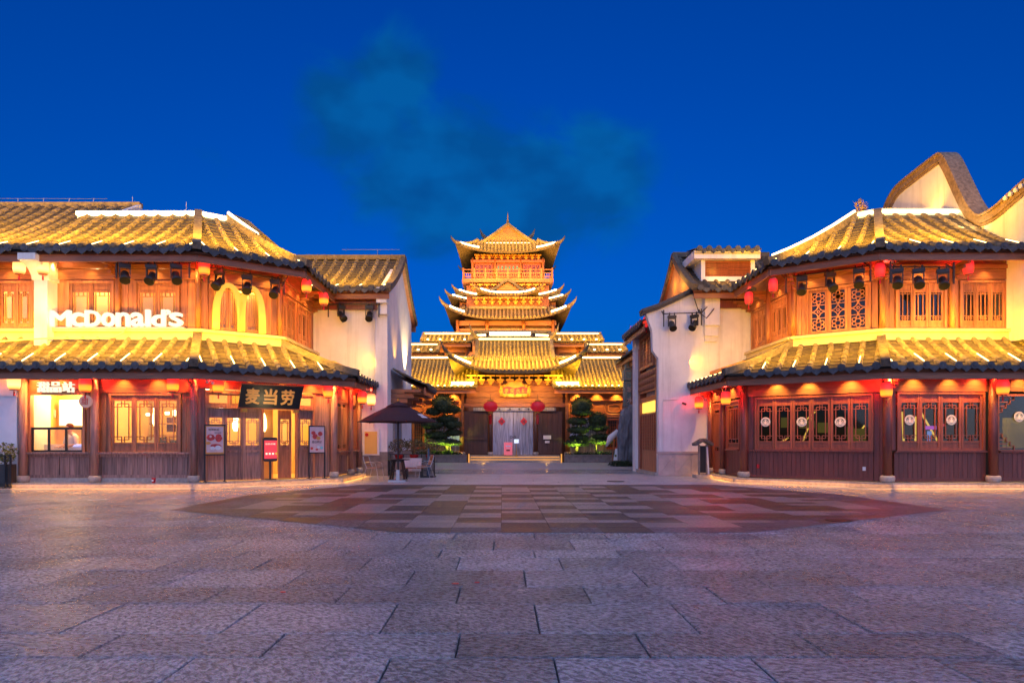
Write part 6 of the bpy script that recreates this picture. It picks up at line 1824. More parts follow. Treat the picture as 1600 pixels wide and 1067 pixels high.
# round projecting sign
rs = thing('round_sign', 'round pale pink sign with a red character at the upper right of the serving hatch', 'sign', (PX(134, 19.1), 19.1, PZ(627, 19.1)))
c = Vector(rs.location)
m = MB(); m.prism([(.19 * math.cos(t * math.pi / 12), .19 * math.sin(t * math.pi / 12)) for t in range(24)], lambda a, b, d: (c.x + a, c.y + d, c.z + b), -.04, .04); m.build('disc', emit('pink sign face', (1, .5, .45), .35), rs)
me = fit_text('letter', '甜', .2, .2, .01, M_red, .01); winst('letter', me, rs, c + Vector((-.1, -.046, -.1)), 0)
m = MB(); m.bar(c + Vector((.05, .04, 0)), c + Vector((.05, .3, 0)), .03, .03); m.build('bracket', M_black, rs)
# leaning black name board with gold characters
NB = Wall(LW2.P(V(370), .42, 0)[:2], LW2.P(V(461), .42, 0)[:2])
nb = thing('name_board', 'black name board with three gold characters leaning out under the lower eave', 'sign', LW2.P(V(415), .4, 2.4))
L = NB.L; tilt = .22
def nbp(u, z, v): return NB.P(u, v + z * tilt / .75, 2.38 + z)
m = MB(); m.hexa([nbp(-.06, 0, 0), nbp(L + .0, 0, 0), nbp(L + .0, 0, -.06), nbp(-.06, 0, -.06), nbp(0, .78, 0), nbp(L + .08, .78, 0), nbp(L + .08, .78, -.06), nbp(0, .78, -.06)]); m.build('board', M_black, nb)
m = MB()
for a, b in ((0, .04), (.74, .78)): m.hexa([nbp(-.05, a, .0), nbp(L + .05, a, .0), nbp(L + .05, a, .012), nbp(-.05, a, .012), nbp(-.05, b, 0), nbp(L + .05, b, 0), nbp(L + .05, b, .012), nbp(-.05, b, .012)])
m.build('border', M_redwood, nb)
M_goldch = surf('gold leaf character', (.85, .42, .10), .4, .1); bb = M_goldch.node_tree.nodes['Principled BSDF']
for i, ch in enumerate('麦当劳'):
    me = fit_text('character', ch, .42, .50, .03, M_goldch, 0, .028)
    o = winst('character', me, nb, NB.P(.13 + i * .535, tilt * .16 / .75 + .03, 2.38 + .15), NB.ang, math.atan(tilt / .75))
for u in (.12, L - .1):
    m = MB(); m.fbox(NB, u - .08, u + .08, -.12, .06, 2.28, 2.38); m.build('support', M_gold, nb)
light('SPOT', 'added plaque spot', (GX, 39.6, 5.0), 45, WARM2, .04, None, (GX, 41.5, 4.55), 50, .8)  # unseen spot added to brighten the gate plaque
light('SPOT', 'name board lamp', NB.P(L / 2, 1.0, 2.2), 26, WARM2, .04, None, NB.P(L / 2, .1, 2.8), 110, .8)

# gate plaque
gp = thing('gate_plaque', 'ornate gilt plaque with four gold characters on red above the gate door', 'plaque', (GX - .02, 41.4, 4.2))
gx = GX + .02; y_ = 41.45; zc = 4.62
out = []
for k in range(48):
    t = 2 * math.pi * k / 48
    a = 1.0 * math.copysign(abs(math.cos(t)) ** .45, math.cos(t)); b = .40 * math.copysign(abs(math.sin(t)) ** .45, math.sin(t))
    rip = 1 + .045 * math.cos(12 * t); 
    if abs(t - math.pi / 2) < .35: b += .22 * math.cos((t - math.pi / 2) / .35 * math.pi / 2)
    out.append((a * rip, b * rip))
m = MB(); m.prism(out, lambda a, b, d: (gx + a, y_ + d, zc + b), 0, .14); m.build('frame', M_gold, gp)
m = MB()
for a, b in out[::2]: m.sphere((gx + a * .93, y_ - .02, zc + b * .9), .09, .06, .08, 6, 4)
m.build('carving', M_gold, gp, kind='stuff')
m = MB(); m.prism([(-.76, -.2), (-.1, -.2), (0, -.3), (.1, -.2), (.76, -.2), (.78, .18), (.5, .26), (0, .15), (-.5, .26), (-.78, .18)], lambda a, b, d: (gx + a, y_ + d, zc + b), -.03, .0); m.build('field', emit('glowing red plaque field', (1, .01, .03), .6, (.5, .008, .015)), gp)  # unlit field given a glow of its own to brighten its red
for i, ch in enumerate('孝安水城'):
    me = fit_text('character', ch, .30, .32, .02, M_gold, .01); winst('character', me, gp, (gx - .72 + i * .38, y_ - .045, zc - .16), 0)

# red diamonds on the gate door
for x, lab in ((-.05, 'left'), (1.40, 'right')):
    t = thing('paper_diamond', 'red diamond paper with dark character on the %s leaf of the gate door' % lab, 'paper', (x, 41.96, 2.65), 'red paper diamonds on the gate door')
    m = MB(); m.prism([(0, -.27), (.24, 0), (0, .27), (-.24, 0)], lambda a, b, d: (x + a, 41.955 + d, 2.65 + b), -.008, .0); m.build('sheet', M_red, t)
    me = fit_text('character', '福', .2, .22, .006, M_black, .01); winst('character', me, t, (x - .1, 41.942, 2.54), 0)
t = thing('notice_board', 'small red and pink notice board standing at the foot of the gate door', 'notice', (PX(794, 41.2), 41.2, .44))
x = PX(794, 41.2)
m = MB(); m.box(x - .27, x + .27, 41.2, 41.25, .46, 1.28); m.build('panel', emit('pink notice', (1, .12, .15), .45, (.7, .2, .2)), t)
for a, b, z0, z1 in ((-.15, .16, 1.0, 1.08), (-.12, .12, .72, .82), (-.1, .1, .88, .91)):
    m = MB(); m.box(x + a, x + b, 41.18, 41.2, z0, z1); m.build('print', M_maroon if z0 < .8 else M_white, t)
m = MB(); m.box(x - .2, x - .16, 41.25, 41.45, .44, .5); m.box(x + .16, x + .2, 41.25, 41.45, .44, .5); m.build('foot', M_black, t)
t = thing('lit_sign', 'small bright white lit sign low on the right leaf of the gate door', 'sign', (PX(807, 41.2), 41.2, .44))
x = PX(807, 41.2); m = MB(); m.tube([(x, 41.2, .44), (x, 41.2, 1.2)], .02, 6); m.lathe([(.12, 0), (.1, .03)], (x, 41.2, .44), 10); m.build('post', M_gold, t)
m = MB(); m.box(x - .17, x + .17, 41.18, 41.22, 1.2, 1.5); sc_ = m.build('panel', M_white, t)
for a, b, z0, z1 in ((-.13, -.08, 1.24, 1.46), (-.06, 0, 1.24, 1.34), (-.06, 0, 1.38, 1.46), (.03, .13, 1.41, 1.46), (.03, .08, 1.24, 1.38), (.1, .14, 1.28, 1.34)):
    m = MB(); m.box(x + a, x + b, 41.165, 41.178, z0, z1); m.build('lit_print', emit('white lit print', (.75, .85, 1), 1.6), sc_)
for py0, py1, hw, lab in ((680, 686, 6, 'larger pale plate on the dark panel right of the gate door'), (688.5, 692, 3.5, 'smaller pale plate below the larger one right of the gate door')):
    x = PX(855, 42); z0, z1 = PZ(py1, 42), PZ(py0, 42); w_ = hw * .042
    m = MB(); m.box(x - w_, x + w_, 41.96, 42.0, z0, z1); o = m.build('wall_plate', M_white, None, base=(x, 42, z0)); o['label'] = lab; o['category'] = 'plate'; o['group'] = 'plates beside the gate door'

# ------------------------------------------------------------------ posters and door screen
def print_blobs(name, W, u0, u1, z0, z1, v, parent, shapes):
    for (nm, mat, cu, cz, ru, rz_) in shapes:
        m = MB(); a = u0 + (u1 - u0) * cu; b = z0 + (z1 - z0) * cz
        m.prism([(a + ru * (u1 - u0) * math.cos(t * math.pi / 8) * (1 + .12 * math.cos(3 * t)), b + rz_ * (z1 - z0) * math.sin(t * math.pi / 8)) for t in range(16)], lambda p, q, d: W.P(p, v + d, q), .002, .005 + .0015 * len(parent.children))
        m.build(nm, mat, parent)
M_pink = surf('pale pink print', (.80, .50, .45), .6, .1, (8, 8, 8)); M_orange = surf('orange print', (.80, .30, .06), .6, .1, (4, 4, 4))
M_berry = surf('crimson print', (.62, .05, .04), .5, .4, (18, 18, 18)); M_cup = surf('white cup print', (.8, .72, .68), .5, .1, (9, 9, 9)); M_ink = surf('brown ink', (.12, .04, .03), .6, .1)
M_teal = surf('teal print', (.25, .6, .6), .6, .2)
def poster(px0, px1, py0, py1, d, lab, kind):
    W = Wall(LW2.P(0, .38, 0)[:2], LW2.P(LW2.L, .38, 0)[:2])
    u0, u1 = W.upx(px0), W.upx(px1); um = (u0 + u1) / 2
    z0, z1 = W.zpy(um, py1), W.zpy(um, py0)
    t = thing('poster_stand', lab, 'poster', W.P(um, 0, FZ), 'poster stands at the restaurant door')
    m = MB()
    m.fbox(W, u0, u0 + .035, -.02, .02, FZ, z1); m.fbox(W, u1 - .035, u1, -.02, .02, FZ, z1); m.fbox(W, u0 + .035, u1 - .035, -.018, .018, z1 - .035, z1); m.fbox(W, u0 + .035, u1 - .035, -.018, .018, z0, z0 + .035)
    for u in (u0, u1 - .035): m.fbox(W, u, u + .035, -.2, .2, FZ, FZ + .025)
    m.build('stand', M_black, t)
    m = MB(); m.fbox(W, u0 + .035, u1 - .035, -.01, .01, z0 + .035, z1 - .035); pn = m.build('sheet', M_orange if kind == 0 else M_pink, t)
    a, b, c, e = u0 + .06, u1 - .06, z0 + .09, z1 - .07
    if kind == 0:
        m = MB(); m.fbox(W, a, b, .01, .012, c, e); m.build('pale_field', M_pink, t)
        print_blobs('p', W, a, b, c, e, .012, t, [('fruit', M_berry, .25, .58, .24, .13), ('fruit', M_pink, .24, .62, .07, .05), ('fruit', M_berry, .72, .56, .20, .16), ('dessert', M_berry, .55, .26, .32, .07), ('cup', M_cup, .36, .16, .14, .07), ('cup', M_cup, .68, .18, .18, .09), ('orange_slice', M_orange, .10, .36, .14, .06)])
        me = fit_text('print', '树莓新品', (b - a) * .62, .07, .004, M_ink); winst('print', me, t, W.P(a + .06, .016, e - .12), W.ang)
        me = fit_text('print', '限时尝鲜', (b - a) * .4, .04, .004, M_ink); winst('print', me, t, W.P(a + (b - a) * .48, .016, e - .2), W.ang)
    else:
        print_blobs('p', W, a, b, c, e, .012, t, [('fruit', M_berry, .22, .78, .16, .08), ('fruit', M_berry, .35, .62, .20, .12), ('fruit', M_berry, .74, .74, .17, .10), ('dessert', M_orange, .6, .55, .16, .08), ('flower', M_berry, .1, .1, .10, .06), ('flower', M_pink, .3, .1, .10, .06), ('flower', M_teal, .85, .12, .12, .06), ('flower', M_cup, .6, .15, .10, .06), ('flower', M_berry, .48, .05, .10, .04)])
        me = fit_text('print', '春日莓好', (b - a) * .75, .09, .004, M_ink); winst('print', me, t, W.P(a + .05, .016, c + (e - c) * .32), W.ang)
    return t
poster(319, 352, 663, 711, 19.5, 'black framed poster stand with red fruit on orange, left of the entrance doors', 0)
poster(482, 508, 665, 708, 20.8, 'black framed poster stand with pink fruit print, right of the entrance doors', 1)
W = Wall(LW2.P(0, .12, 0)[:2], LW2.P(LW2.L, .12, 0)[:2]); u0, u1 = W.upx(411), W.upx(433)
t = thing('menu_screen', 'red lit menu screen with dark rounded ends standing in the open doorway', 'screen', W.P((u0 + u1) / 2, 0, FZ))
z0, z1 = W.zpy(u0, 721), W.zpy(u0, 683)
def rr_(a, b, c, e, r):
    pts = []
    for cx_, cz_, s in ((b - r, e - r, 0), (a + r, e - r, 1), (a + r, c + r, 2), (b - r, c + r, 3)):
        for k in range(5): th = math.pi / 2 * (s + k / 4); pts.append((cx_ + r * math.cos(th), cz_ + r * math.sin(th)))
    return pts
m = MB(); m.prism(rr_(u0, u1, z0, z1, .06), lambda a, b, d: W.P(a, d, b), -.03, .03); cs = m.build('casing', M_lampblk, t)
m = MB(); m.fbox(W, u0 + .03, u1 - .01, .03, .034, z0 + .09, z1 - .1); m.build('display', emit('red display', (1, .02, .03), .9), t)
me = fit_text('print', '自助点餐', (u1 - u0) * .7, .055, .004, M_sign); winst('print', me, t, W.P(u0 + .07, .037, z1 - .24), W.ang)
for k in range(4):
    m = MB(); m.fbox(W, u0 + .07 + k * .1, u0 + .13 + k * .1, .034, .039, z0 + .22, z0 + .28); m.build('icon', M_sign if k != 3 else M_arch, t)
m = MB(); m.fbox(W, (u0 + u1) / 2 - .03, (u0 + u1) / 2 + .03, -.02, .02, FZ, z0); m.fbox(W, u0 + .08, u1 - .08, -.15, .15, FZ, FZ + .03); m.build('stand', M_lampblk, t)

# ------------------------------------------------------------------ round emblems in the cafe windows
def emblem_mesh():
    a = MB()
    circ = lambda r, n=24: [(r * math.cos(2 * math.pi * k / n), r * math.sin(2 * math.pi * k / n)) for k in range(n)]
    a.cur = 0; a.prism(circ(.155), lambda x, z, d: (x, d, z), -.004, 0)
    a.cur = 1; a.prism(circ(.108), lambda x, z, d: (x, d, z), -.006, -.0041)
    a.cur = 0
    a.prism([(-.035, -.09), (.035, -.09), (.045, -.02), (.03, .03), (.0, .045), (-.03, .03), (-.045, -.02)], lambda x, z, d: (x, d, z), -.009, -.0061)   # face and body
    a.prism([(-.04, .05), (-.045, .09), (-.02, .07), (0, .10), (.02, .07), (.045, .09), (.04, .05)], lambda x, z, d: (x, d, z), -.009, -.0061)          # crown
    for s in (-1, 1):      # flowing hair and raised twin tails
        for k in range(2):
            pts = [(s * (.055 + .02 * k), -.006, .04 - .02 * j + .005 * k) for j in range(6)]
            pts = [(x + s * .008 * math.sin(j * 1.6), y, z) for j, (x, y, z) in enumerate(pts)]
            a.tube(pts, .006, 4)
        a.tube([(s * .04, -.006, -.085), (s * .075, -.006, -.06), (s * .088, -.006, -.01), (s * .08, -.006, .02)], [.012, .012, .009, .004], 5)
    a.cur = 1
    for k in range(20):
        t = 2 * math.pi * k / 20
        if abs(math.sin(t)) > .25: a.box(.131 * math.cos(t) - .007, .131 * math.cos(t) + .007, -.007, -.0042, .131 * math.sin(t) - .009, .131 * math.sin(t) + .009)
    return a.mesh('emblem', [M_emb, M_embd])
M_emb = surf('cream emblem print', (.85, .74, .58), .5, .05); b_ = M_emb.node_tree.nodes['Principled BSDF']; b_.inputs['Emission Color'].default_value = (1, .8, .55, 1); b_.inputs['Emission Strength'].default_value = .12
M_embd = surf('grey green emblem field', (.10, .14, .11), .5, .1)
eme = emblem_mesh()
def put_emblem(W, px, py, lab):
    u = W.upx(px); o = inst('window_emblem', eme, None, W.P(u, .035, W.zpy(u, py)), W.ang); o['label'] = lab; o['category'] = 'emblem'; o['group'] = 'round emblems on the cafe windows'
n6 = [A2(1183) + (A2(1361) - A2(1183)) * (k + .5) / 6 for k in range(6)]
def pxu(W, u): p = W.P(u, 0, 0); return 785 + p[0] / p[1] * 1000
for k, nm in ((0, 'first'), (2, 'third'), (4, 'fifth')): put_emblem(RW2, pxu(RW2, n6[k]), 659, 'round cream emblem in the %s pane of the cafe six-sash window' % nm)
n4 = [A1(1404) + (A1(1534) - A1(1404)) * (k + .5) / 4 for k in range(4)]
for k, nm in ((0, 'first'), (2, 'third')): put_emblem(RW1, pxu(RW1, n4[k]), 656, 'round cream emblem in the %s pane of the cafe four-sash window' % nm)
put_emblem(RW1, 1591, 651, 'round cream emblem on the picture window at the right edge of the cafe')

# ------------------------------------------------------------------ umbrella, table, chairs
ux, uy = PX(622, 21.9), 21.9
um = thing('parasol', 'large dark maroon parasol open beside the restaurant steps', 'parasol', (ux, uy, 0))
m = MB(); m.tube([(ux, uy, .05), (ux, uy, 2.62)], .028, 8); m.build('pole', M_black, um)
m = MB(); m.box(ux - .30, ux + .30, uy - .3, uy + .3, 0, .06); m.box(ux - .06, ux + .06, uy - .06, uy + .06, .06, .4); m.build('base', M_steel, um)
n = 8; prf_ = [(0, 2.66), (.35, 2.56), (.8, 2.34), (1.38, 2.02)]
vs = []; fs = []
for j, (r, z) in enumerate(prf_):
    for k in range(n * 4):
        th = 2 * math.pi * k / (n * 4) + .2; q = (k % 4) / 4; sag = 1 - .055 * math.sin(math.pi * q) * (r / 1.38)
        dz = -.05 * math.sin(math.pi * q) * (r / 1.38)
        vs.append((ux + r * sag * math.cos(th), uy + r * sag * math.sin(th), z + dz * (1 if j < 3 else -.3)))
N = n * 4
for j in range(3):
    for i in range(N): fs.append((j * N + i, j * N + (i + 1) % N, (j + 1) * N + (i + 1) % N, (j + 1) * N + i))
m = MB(); m.smooth = True; m.add(vs, fs)
cn = m.build('canopy', M_canopy, um); md = cn.modifiers.new('cloth', 'SOLIDIFY'); md.thickness = .008
m = MB()
for j, (r, z) in enumerate(((0.02, 2.74), (.22, 2.66), (.40, 2.57))):
    pass
m.smooth = True; m.lathe([(.42, 2.55), (.2, 2.66), (.03, 2.73)], (ux, uy, 0), 16); m.build('vent', M_canopy, cn)
m = MB(); m.lathe([(.02, 0), (.035, .03), (.02, .07), (.035, .1), (.005, .13)], (ux, uy, 2.72), 8); m.build('finial', M_gold, um)
for k in range(n):
    th = 2 * math.pi * k / n + .2
    m = MB(); m.tube([(ux, uy, 2.58)] + [(ux + r * math.cos(th) * .99, uy + r * math.sin(th) * .99, z - .025) for r, z in prf_[1:]], .009, 5); m.build('rib', M_black, um)
    m = MB(); m.tube([(ux, uy, 2.1), (ux + .75 * math.cos(th), uy + .75 * math.sin(th), 2.33)], .008, 5); m.build('strut', M_black, um)
# white mark printed on one panel
th = -.62
for k in range(2):
    m = MB()
    q = []
    for rr, dz in ((.93, 0), (1.03, 0)):
        for tt in (th - .02 + .13 * k * 0, th + .24):
            r = rr + .13 * k; z = 2.34 - (r - .8) * .552 + .012
            q.append((ux + r * math.cos(tt) * .985, uy + r * math.sin(tt) * .985, z))
    q2 = [(x, y, z + .006) for x, y, z in q]
    m.hexa([q[0], q[1], q[3], q[2], q2[0], q2[1], q2[3], q2[2]]); m.build('printed_mark', M_white, cn)
# bistro table
tx, ty = PX(622, 22.3), 22.35
bt = thing('bistro_table', 'high black table with four splayed legs under the parasol', 'table', (tx, ty, 0))
m = MB(); m.lathe([(.40, 0), (.41, .015), (.40, .03)], (tx, ty, .72), 20); m.build('tabletop', M_black, bt)
for a in range(4):
    th = math.pi / 4 + a * math.pi / 2
    m = MB(); m.bar((tx + .20 * math.cos(th), ty + .20 * math.sin(th), .72), (tx + .36 * math.cos(th), ty + .36 * math.sin(th), 0), .05, .05); m.build('leg', M_black, bt)
m = MB(); m.bar((tx - .2, ty - .2, .35), (tx + .2, ty - .2, .35), .03, .03); m.bar((tx - .2, ty + .2, .35), (tx + .2, ty + .2, .35), .03, .03); m.bar((tx - .2, ty - .2, .35), (tx - .2, ty + .2, .35), .03, .03); m.bar((tx + .2, ty - .2, .35), (tx + .2, ty + .2, .35), .03, .03); m.build('stretcher', M_black, bt)
def chair(label, loc, rz):
    t = thing('terrace_chair', label, 'chair', (0, 0, 0), 'slatted metal terrace chairs')
    M_sl = MATS.get('orange brown slat') or surf('orange brown slat', (.40, .17, .08), .5, .3, (9, 9, 9))
    fr = MB()
    for s in (-1, 1):
        fr.tube([(s * .24, -.26, 0), (s * .23, -.20, .42), (s * .23, .20, .43), (s * .26, .33, 0)], .012, 6)
        fr.tube([(s * .23, .18, .43), (s * .22, .27, .62), (s * .21, .33, .84)], .012, 6)
        fr.tube([(s * .23, -.20, .42), (s * .26, -.16, .60), (s * .27, .02, .65), (s * .23, .26, .62)], .010, 6)
    fr.tube([(-.21, .33, .84), (.21, .33, .84)], .012, 6)
    fr.build('frame', M_steel, t)
    for k in range(6):
        m = MB(); y = -.2 + k * .075; m.box(-.23, .23, y, y + .05, .435, .447); m.build('seat_slat', M_sl, t)
    for k in range(5):
        m = MB(); z = .50 + k * .068; y = .215 + (z - .45) * .30; m.hexa([(-.215, y, z), (.215, y, z), (.215, y + .012, z), (-.215, y + .012, z), (-.215, y + .015, z + .045), (.215, y + .015, z + .045), (.215, y + .027, z + .045), (-.215, y + .027, z + .045)]); m.build('back_slat', M_sl, t)
    t.location = loc; t.rotation_euler = (0, 0, rz)
    return t
c1 = chair('slatted terrace chair left of the bistro table, facing it', (PX(585, 22.6), 22.6, 0), R(75))
copy_tree(c1, (PX(662, 23.8), 23.8, 0), R(-65), 'slatted terrace chair right of the bistro table, before the white cloth')
# cloth-covered low table and rail planters behind
lx0, lx1 = PX(630, 24.9), PX(660, 24.9)
t = thing('cloth_table', 'low table under a white cloth behind the bistro table', 'table', ((lx0 + lx1) / 2, 24.9, 0))
m = MB(); m.box(lx0, lx1, 24.7, 25.1, .66, .70); m.build('tabletop', M_wood, t)
vs = []; fs = []; nn2 = 28
for j, z in enumerate((.71, .5, .22)):
    for i in range(nn2 + 1):
        x = lx0 + (lx1 - lx0) * i / nn2; vs.append((x, 24.68 - .012 * j * (1 + math.sin(i * 1.9)), z))
for j in range(2):
    for i in range(nn2): a = j * (nn2 + 1) + i; fs.append((a, a + 1, a + nn2 + 2, a + nn2 + 1))
m = MB(); m.smooth = True; m.add(vs, fs); m.add([(lx0, 24.68, .712), (lx1, 24.68, .712), (lx1, 25.12, .712), (lx0, 25.12, .712)], [(0, 1, 2, 3)]); m.build('cloth', surf('off white cloth', (.62, .58, .60), .8, .1, (5, 5, 5)), t)
for x in (lx0 + .05, lx1 - .05):
    for y in (24.75, 25.05): m = MB(); m.box(x - .02, x + .02, y - .02, y + .02, 0, .66); m.build('leg', M_black, t)
t = thing('bench', 'low bench with amber lit edge below the white cloth table', 'bench', (PX(648, 24.2), 24.2, 0))
m = MB(); m.box(PX(634, 24.3), PX(662, 24.3), 24.15, 24.45, .34, .38); m.build('seat', M_wood, t)
for px in (636, 660): m = MB(); m.box(PX(px, 24.3) - .03, PX(px, 24.3) + .03, 24.18, 24.42, 0, .34); m.build('leg', M_black, t)
M_leaf = surf('dark pine foliage', (.030, .055, .018), .65, .45, (9, 9, 9), objvar=.1)
M_leafy = surf('olive autumn foliage', (.16, .12, .035), .6, .5, (9, 9, 9), objvar=.2)
M_leaflime = surf('lime shrub foliage', (.14, .16, .02), .6, .4, (9, 9, 9))
M_bark = surf('bark', (.16, .11, .07), .8, .4, (20, 20, 5), bump=.5)
M_pot = surf('red glazed pot', (.45, .02, .02), .3, .2, (6, 6, 6))
def leaves(mb, c, rx, ry, rz, n, s, R_, upper=False, shell=.6):
    for i in range(n):
        while True:
            p = Vector((R_.uniform(-1, 1), R_.uniform(-1, 1), R_.uniform(-1, 1)))
            if p.length < 1 and p.length > shell * R_.random() and (not upper or p.z > -.35): break
        q = Vector((c[0] + p.x * rx, c[1] + p.y * ry, c[2] + p.z * rz))
        a = Vector((R_.uniform(-1, 1), R_.uniform(-1, 1), R_.uniform(-.6, 1))).normalized(); b = a.cross(Vector((R_.uniform(-1, 1), R_.uniform(-1, 1), R_.uniform(-1, 1)))).normalized()
        l = s * R_.uniform(.6, 1.3)
        mb.add([q - b * l * .35, q + a * l, q + b * l * .35], [(0, 1, 2)])
def pot_plant(x, y, z, label, h=.5, group='potted shrubs behind the parasol'):
    t = thing('potted_shrub', label, 'plant', (x, y, z), group)
    m = MB(); m.smooth = True; m.lathe([(.13, 0), (.19, .2), (.20, .24), (.17, .24)], (x, y, z), 12); m.build('pot', M_pot, t)
    m = MB()
    for k in range(7):
        th = k * .9; m.tube([(x, y, z + .22), (x + .18 * math.cos(th), y + .18 * math.sin(th), z + .22 + h * .8)], [.012, .004], 4)
    m.build('stems', M_bark, t, kind='stuff')
    m = MB(); leaves(m, (x, y, z + .3 + h * .55), .42, .36, h * .55, 420, .075, rnd); m.build('foliage', M_leafy, t, kind='stuff')
for px, lab in ((624, 'olive leaved shrub in a red pot right behind the parasol pole'), (647, 'olive leaved shrub in a red pot above the white cloth'), (672, 'olive leaved shrub in a red pot nearest the gate, at the rail end')):
    pot_plant(PX(px, 25.6), 25.6, .62, lab)
t = thing('planter_shelf', 'black railed planter shelf carrying the red pots behind the parasol', 'planter', (PX(648, 25.6), 25.6, 0))
x0, x1 = PX(610, 25.6), PX(680, 25.6)
m = MB(); m.box(x0, x1, 25.4, 25.8, .56, .62); m.build('shelf', M_black, t)
for px in (611, 631, 659, 679): m = MB(); m.box(PX(px, 25.4) - .02, PX(px, 25.4) + .02, 25.34, 25.38, 0, .86); m.build('post', M_black, t)
m = MB(); m.box(x0, x1, 25.345, 25.375, .84, .87); m.box(x0, x1, 25.345, 25.375, .2, .23); m.build('rail', M_black, t)
m = MB(); m.box(x0 + .02, x1 - .02, 25.42, 25.78, .05, .52); m.build('box', M_dado, t)
t = thing('post_stand', 'folded blue grey stand post on a dark square foot right of the slatted chair', 'stand', (PX(669, 24.0), 24.0, 0))
x = PX(669, 24.4); m = MB(); m.box(x - .28, x + .28, 24.2, 24.7, 0, .05); m.build('foot', M_black, t); m = MB(); m.tube([(x, 24.45, .05), (x, 24.45, 1.1)], [.07, .04], 8); m.build('post', surf('blue grey metal', (.05, .09, .14), .5, .2), t)

# left edge planter
t = thing('railed_planter', 'black railed planter with yellow-green shrub at the far left of the restaurant', 'planter', (PX(5, 18.8), 18.8, 0))
m = MB(); xa, xb = -15.9, PX(19, 18.8)
for x in (xa, (xa + xb) / 2 - .1, xb - .16, xb): m.box(x - .02, x + .02, 18.72, 18.76, 0, .96)
for z in (.12, .94): m.box(xa, xb, 18.725, 18.755, z, z + .04)
m.build('railing', M_black, t)
m = MB(); m.box(xa, xb - .1, 18.8, 19.1, .04, .7); m.build('box', M_lampblk, t)
m = MB(); R2_ = random.Random(3); leaves(m, (xb - .28, 18.92, 1.02), .34, .2, .32, 420, .07, R2_); leaves(m, (xa + .3, 18.92, 1.05), .4, .2, .3, 300, .07, R2_); m.build('foliage', M_leaflime, t, kind='stuff')
m = MB()
for k in range(6): m.tube([(xb - .3, 18.95, .65), (xb - .3 + .2 * math.cos(k), 18.92 + .1 * math.sin(k), 1.1)], [.012, .004], 4)
m.build('stems', M_bark, t, kind='stuff')
# red cup on the kerb
x, y = PX(239.5, 19.0), 19.02
t = thing('paper_cup', 'red paper cup left on the kerb below the three-sash window', 'cup', (x, y, FZ))
m = MB(); m.smooth = True; m.lathe([(.045, 0), (.062, .15), (.058, .15)], (x, y, FZ), 12); m.build('cup', M_red, t)
m = MB(); m.prism([(-.025, .05), (.025, .05), (.03, .1), (-.03, .1)], lambda a, b, d: (x + a, y - .058 + d, FZ + b), -.003, 0); m.build('label_band', M_white, t)

# ------------------------------------------------------------------ menu stand by the cafe, rock, carved totem
x, y = PX(1098, 24.0), 24.0
t = thing('menu_stand', 'slim menu pillar with small tiled roof beside the cafe flank', 'stand', (x, y, 0))
m = MB(); m.box(x - .32, x + .32, y - .25, y + .25, 0, .12); m.build('base', M_stone, t)
for dx in (-.14, .14): m = MB(); m.box(x + dx - .03, x + dx + .03, y - .04, y + .04, .12, 1.25); m.build('post', M_dado, t)
m = MB(); m.box(x - .11, x + .11, y - .02, y + .02, .2, 1.2); m.build('panel', M_black, t)
m = MB(); m.hexa([(x + .18, y - .05, .14), (x + .24, y - .05, .14), (x + .24, y + .03, .14), (x + .18, y + .03, .14), (x + .12, y - .05, 1.16), (x + .18, y - .05, 1.16), (x + .18, y + .03, 1.16), (x + .12, y + .03, 1.16)]); m.build('side_sheet', M_white, t)
m = MB()
for s in (-1, 1): m.hexa([(x, y - .26, 1.38), (x, y + .26, 1.38), (x + s * .32, y + .26, 1.20), (x + s * .32, y - .26, 1.20), (x, y - .26, 1.46), (x, y + .26, 1.46), (x + s * .33, y + .26, 1.27), (x + s * .33, y - .26, 1.27)])
for s in (-1, 1):
    for k in range(4): m.tube([(x + s * .02, y - .2 + k * .13, 1.46), (x + s * .34, y - .2 + k * .13, 1.27)], .03, 5)
m.build('roof', M_tiledark, t)
# standing rock
x, y = PX(978, 35), 35
t = thing('standing_rock', 'tall blue-grey weathered standing stone near the lane on the right', 'rock', (x, y, 0))
bm = bmesh.new(); bmesh.ops.create_icosphere(bm, subdivisions=4, radius=1)
for v in bm.verts:
    p = v.co.copy(); z = p.z
    k = 1.0 / max(abs(p.x), abs(p.y), abs(z)); p = p.lerp(p * k, .55)
    n_ = noise.noise(p * 1.6 + Vector((3, 1, 7))) * .28 + noise.noise(p * 4.5) * .12 + noise.noise(p * 10) * .05
    p *= 1 + n_
    v.co = Vector((p.x * .42 + .06 * z, p.y * .36, p.z * 1.55 + 1.6 + .18 * p.x * (z > 0)))
me = bpy.data.meshes.new('rock_body'); bm.to_mesh(me); bm.free(); me.materials.append(M_rock)
inst('rock_body', me, t)
m = MB(); leaves(m, (x - .3, y - .35, .12), .7, .35, .18, 500, .12, rnd); m.build('ground_plants', M_leaf, t, kind='stuff')
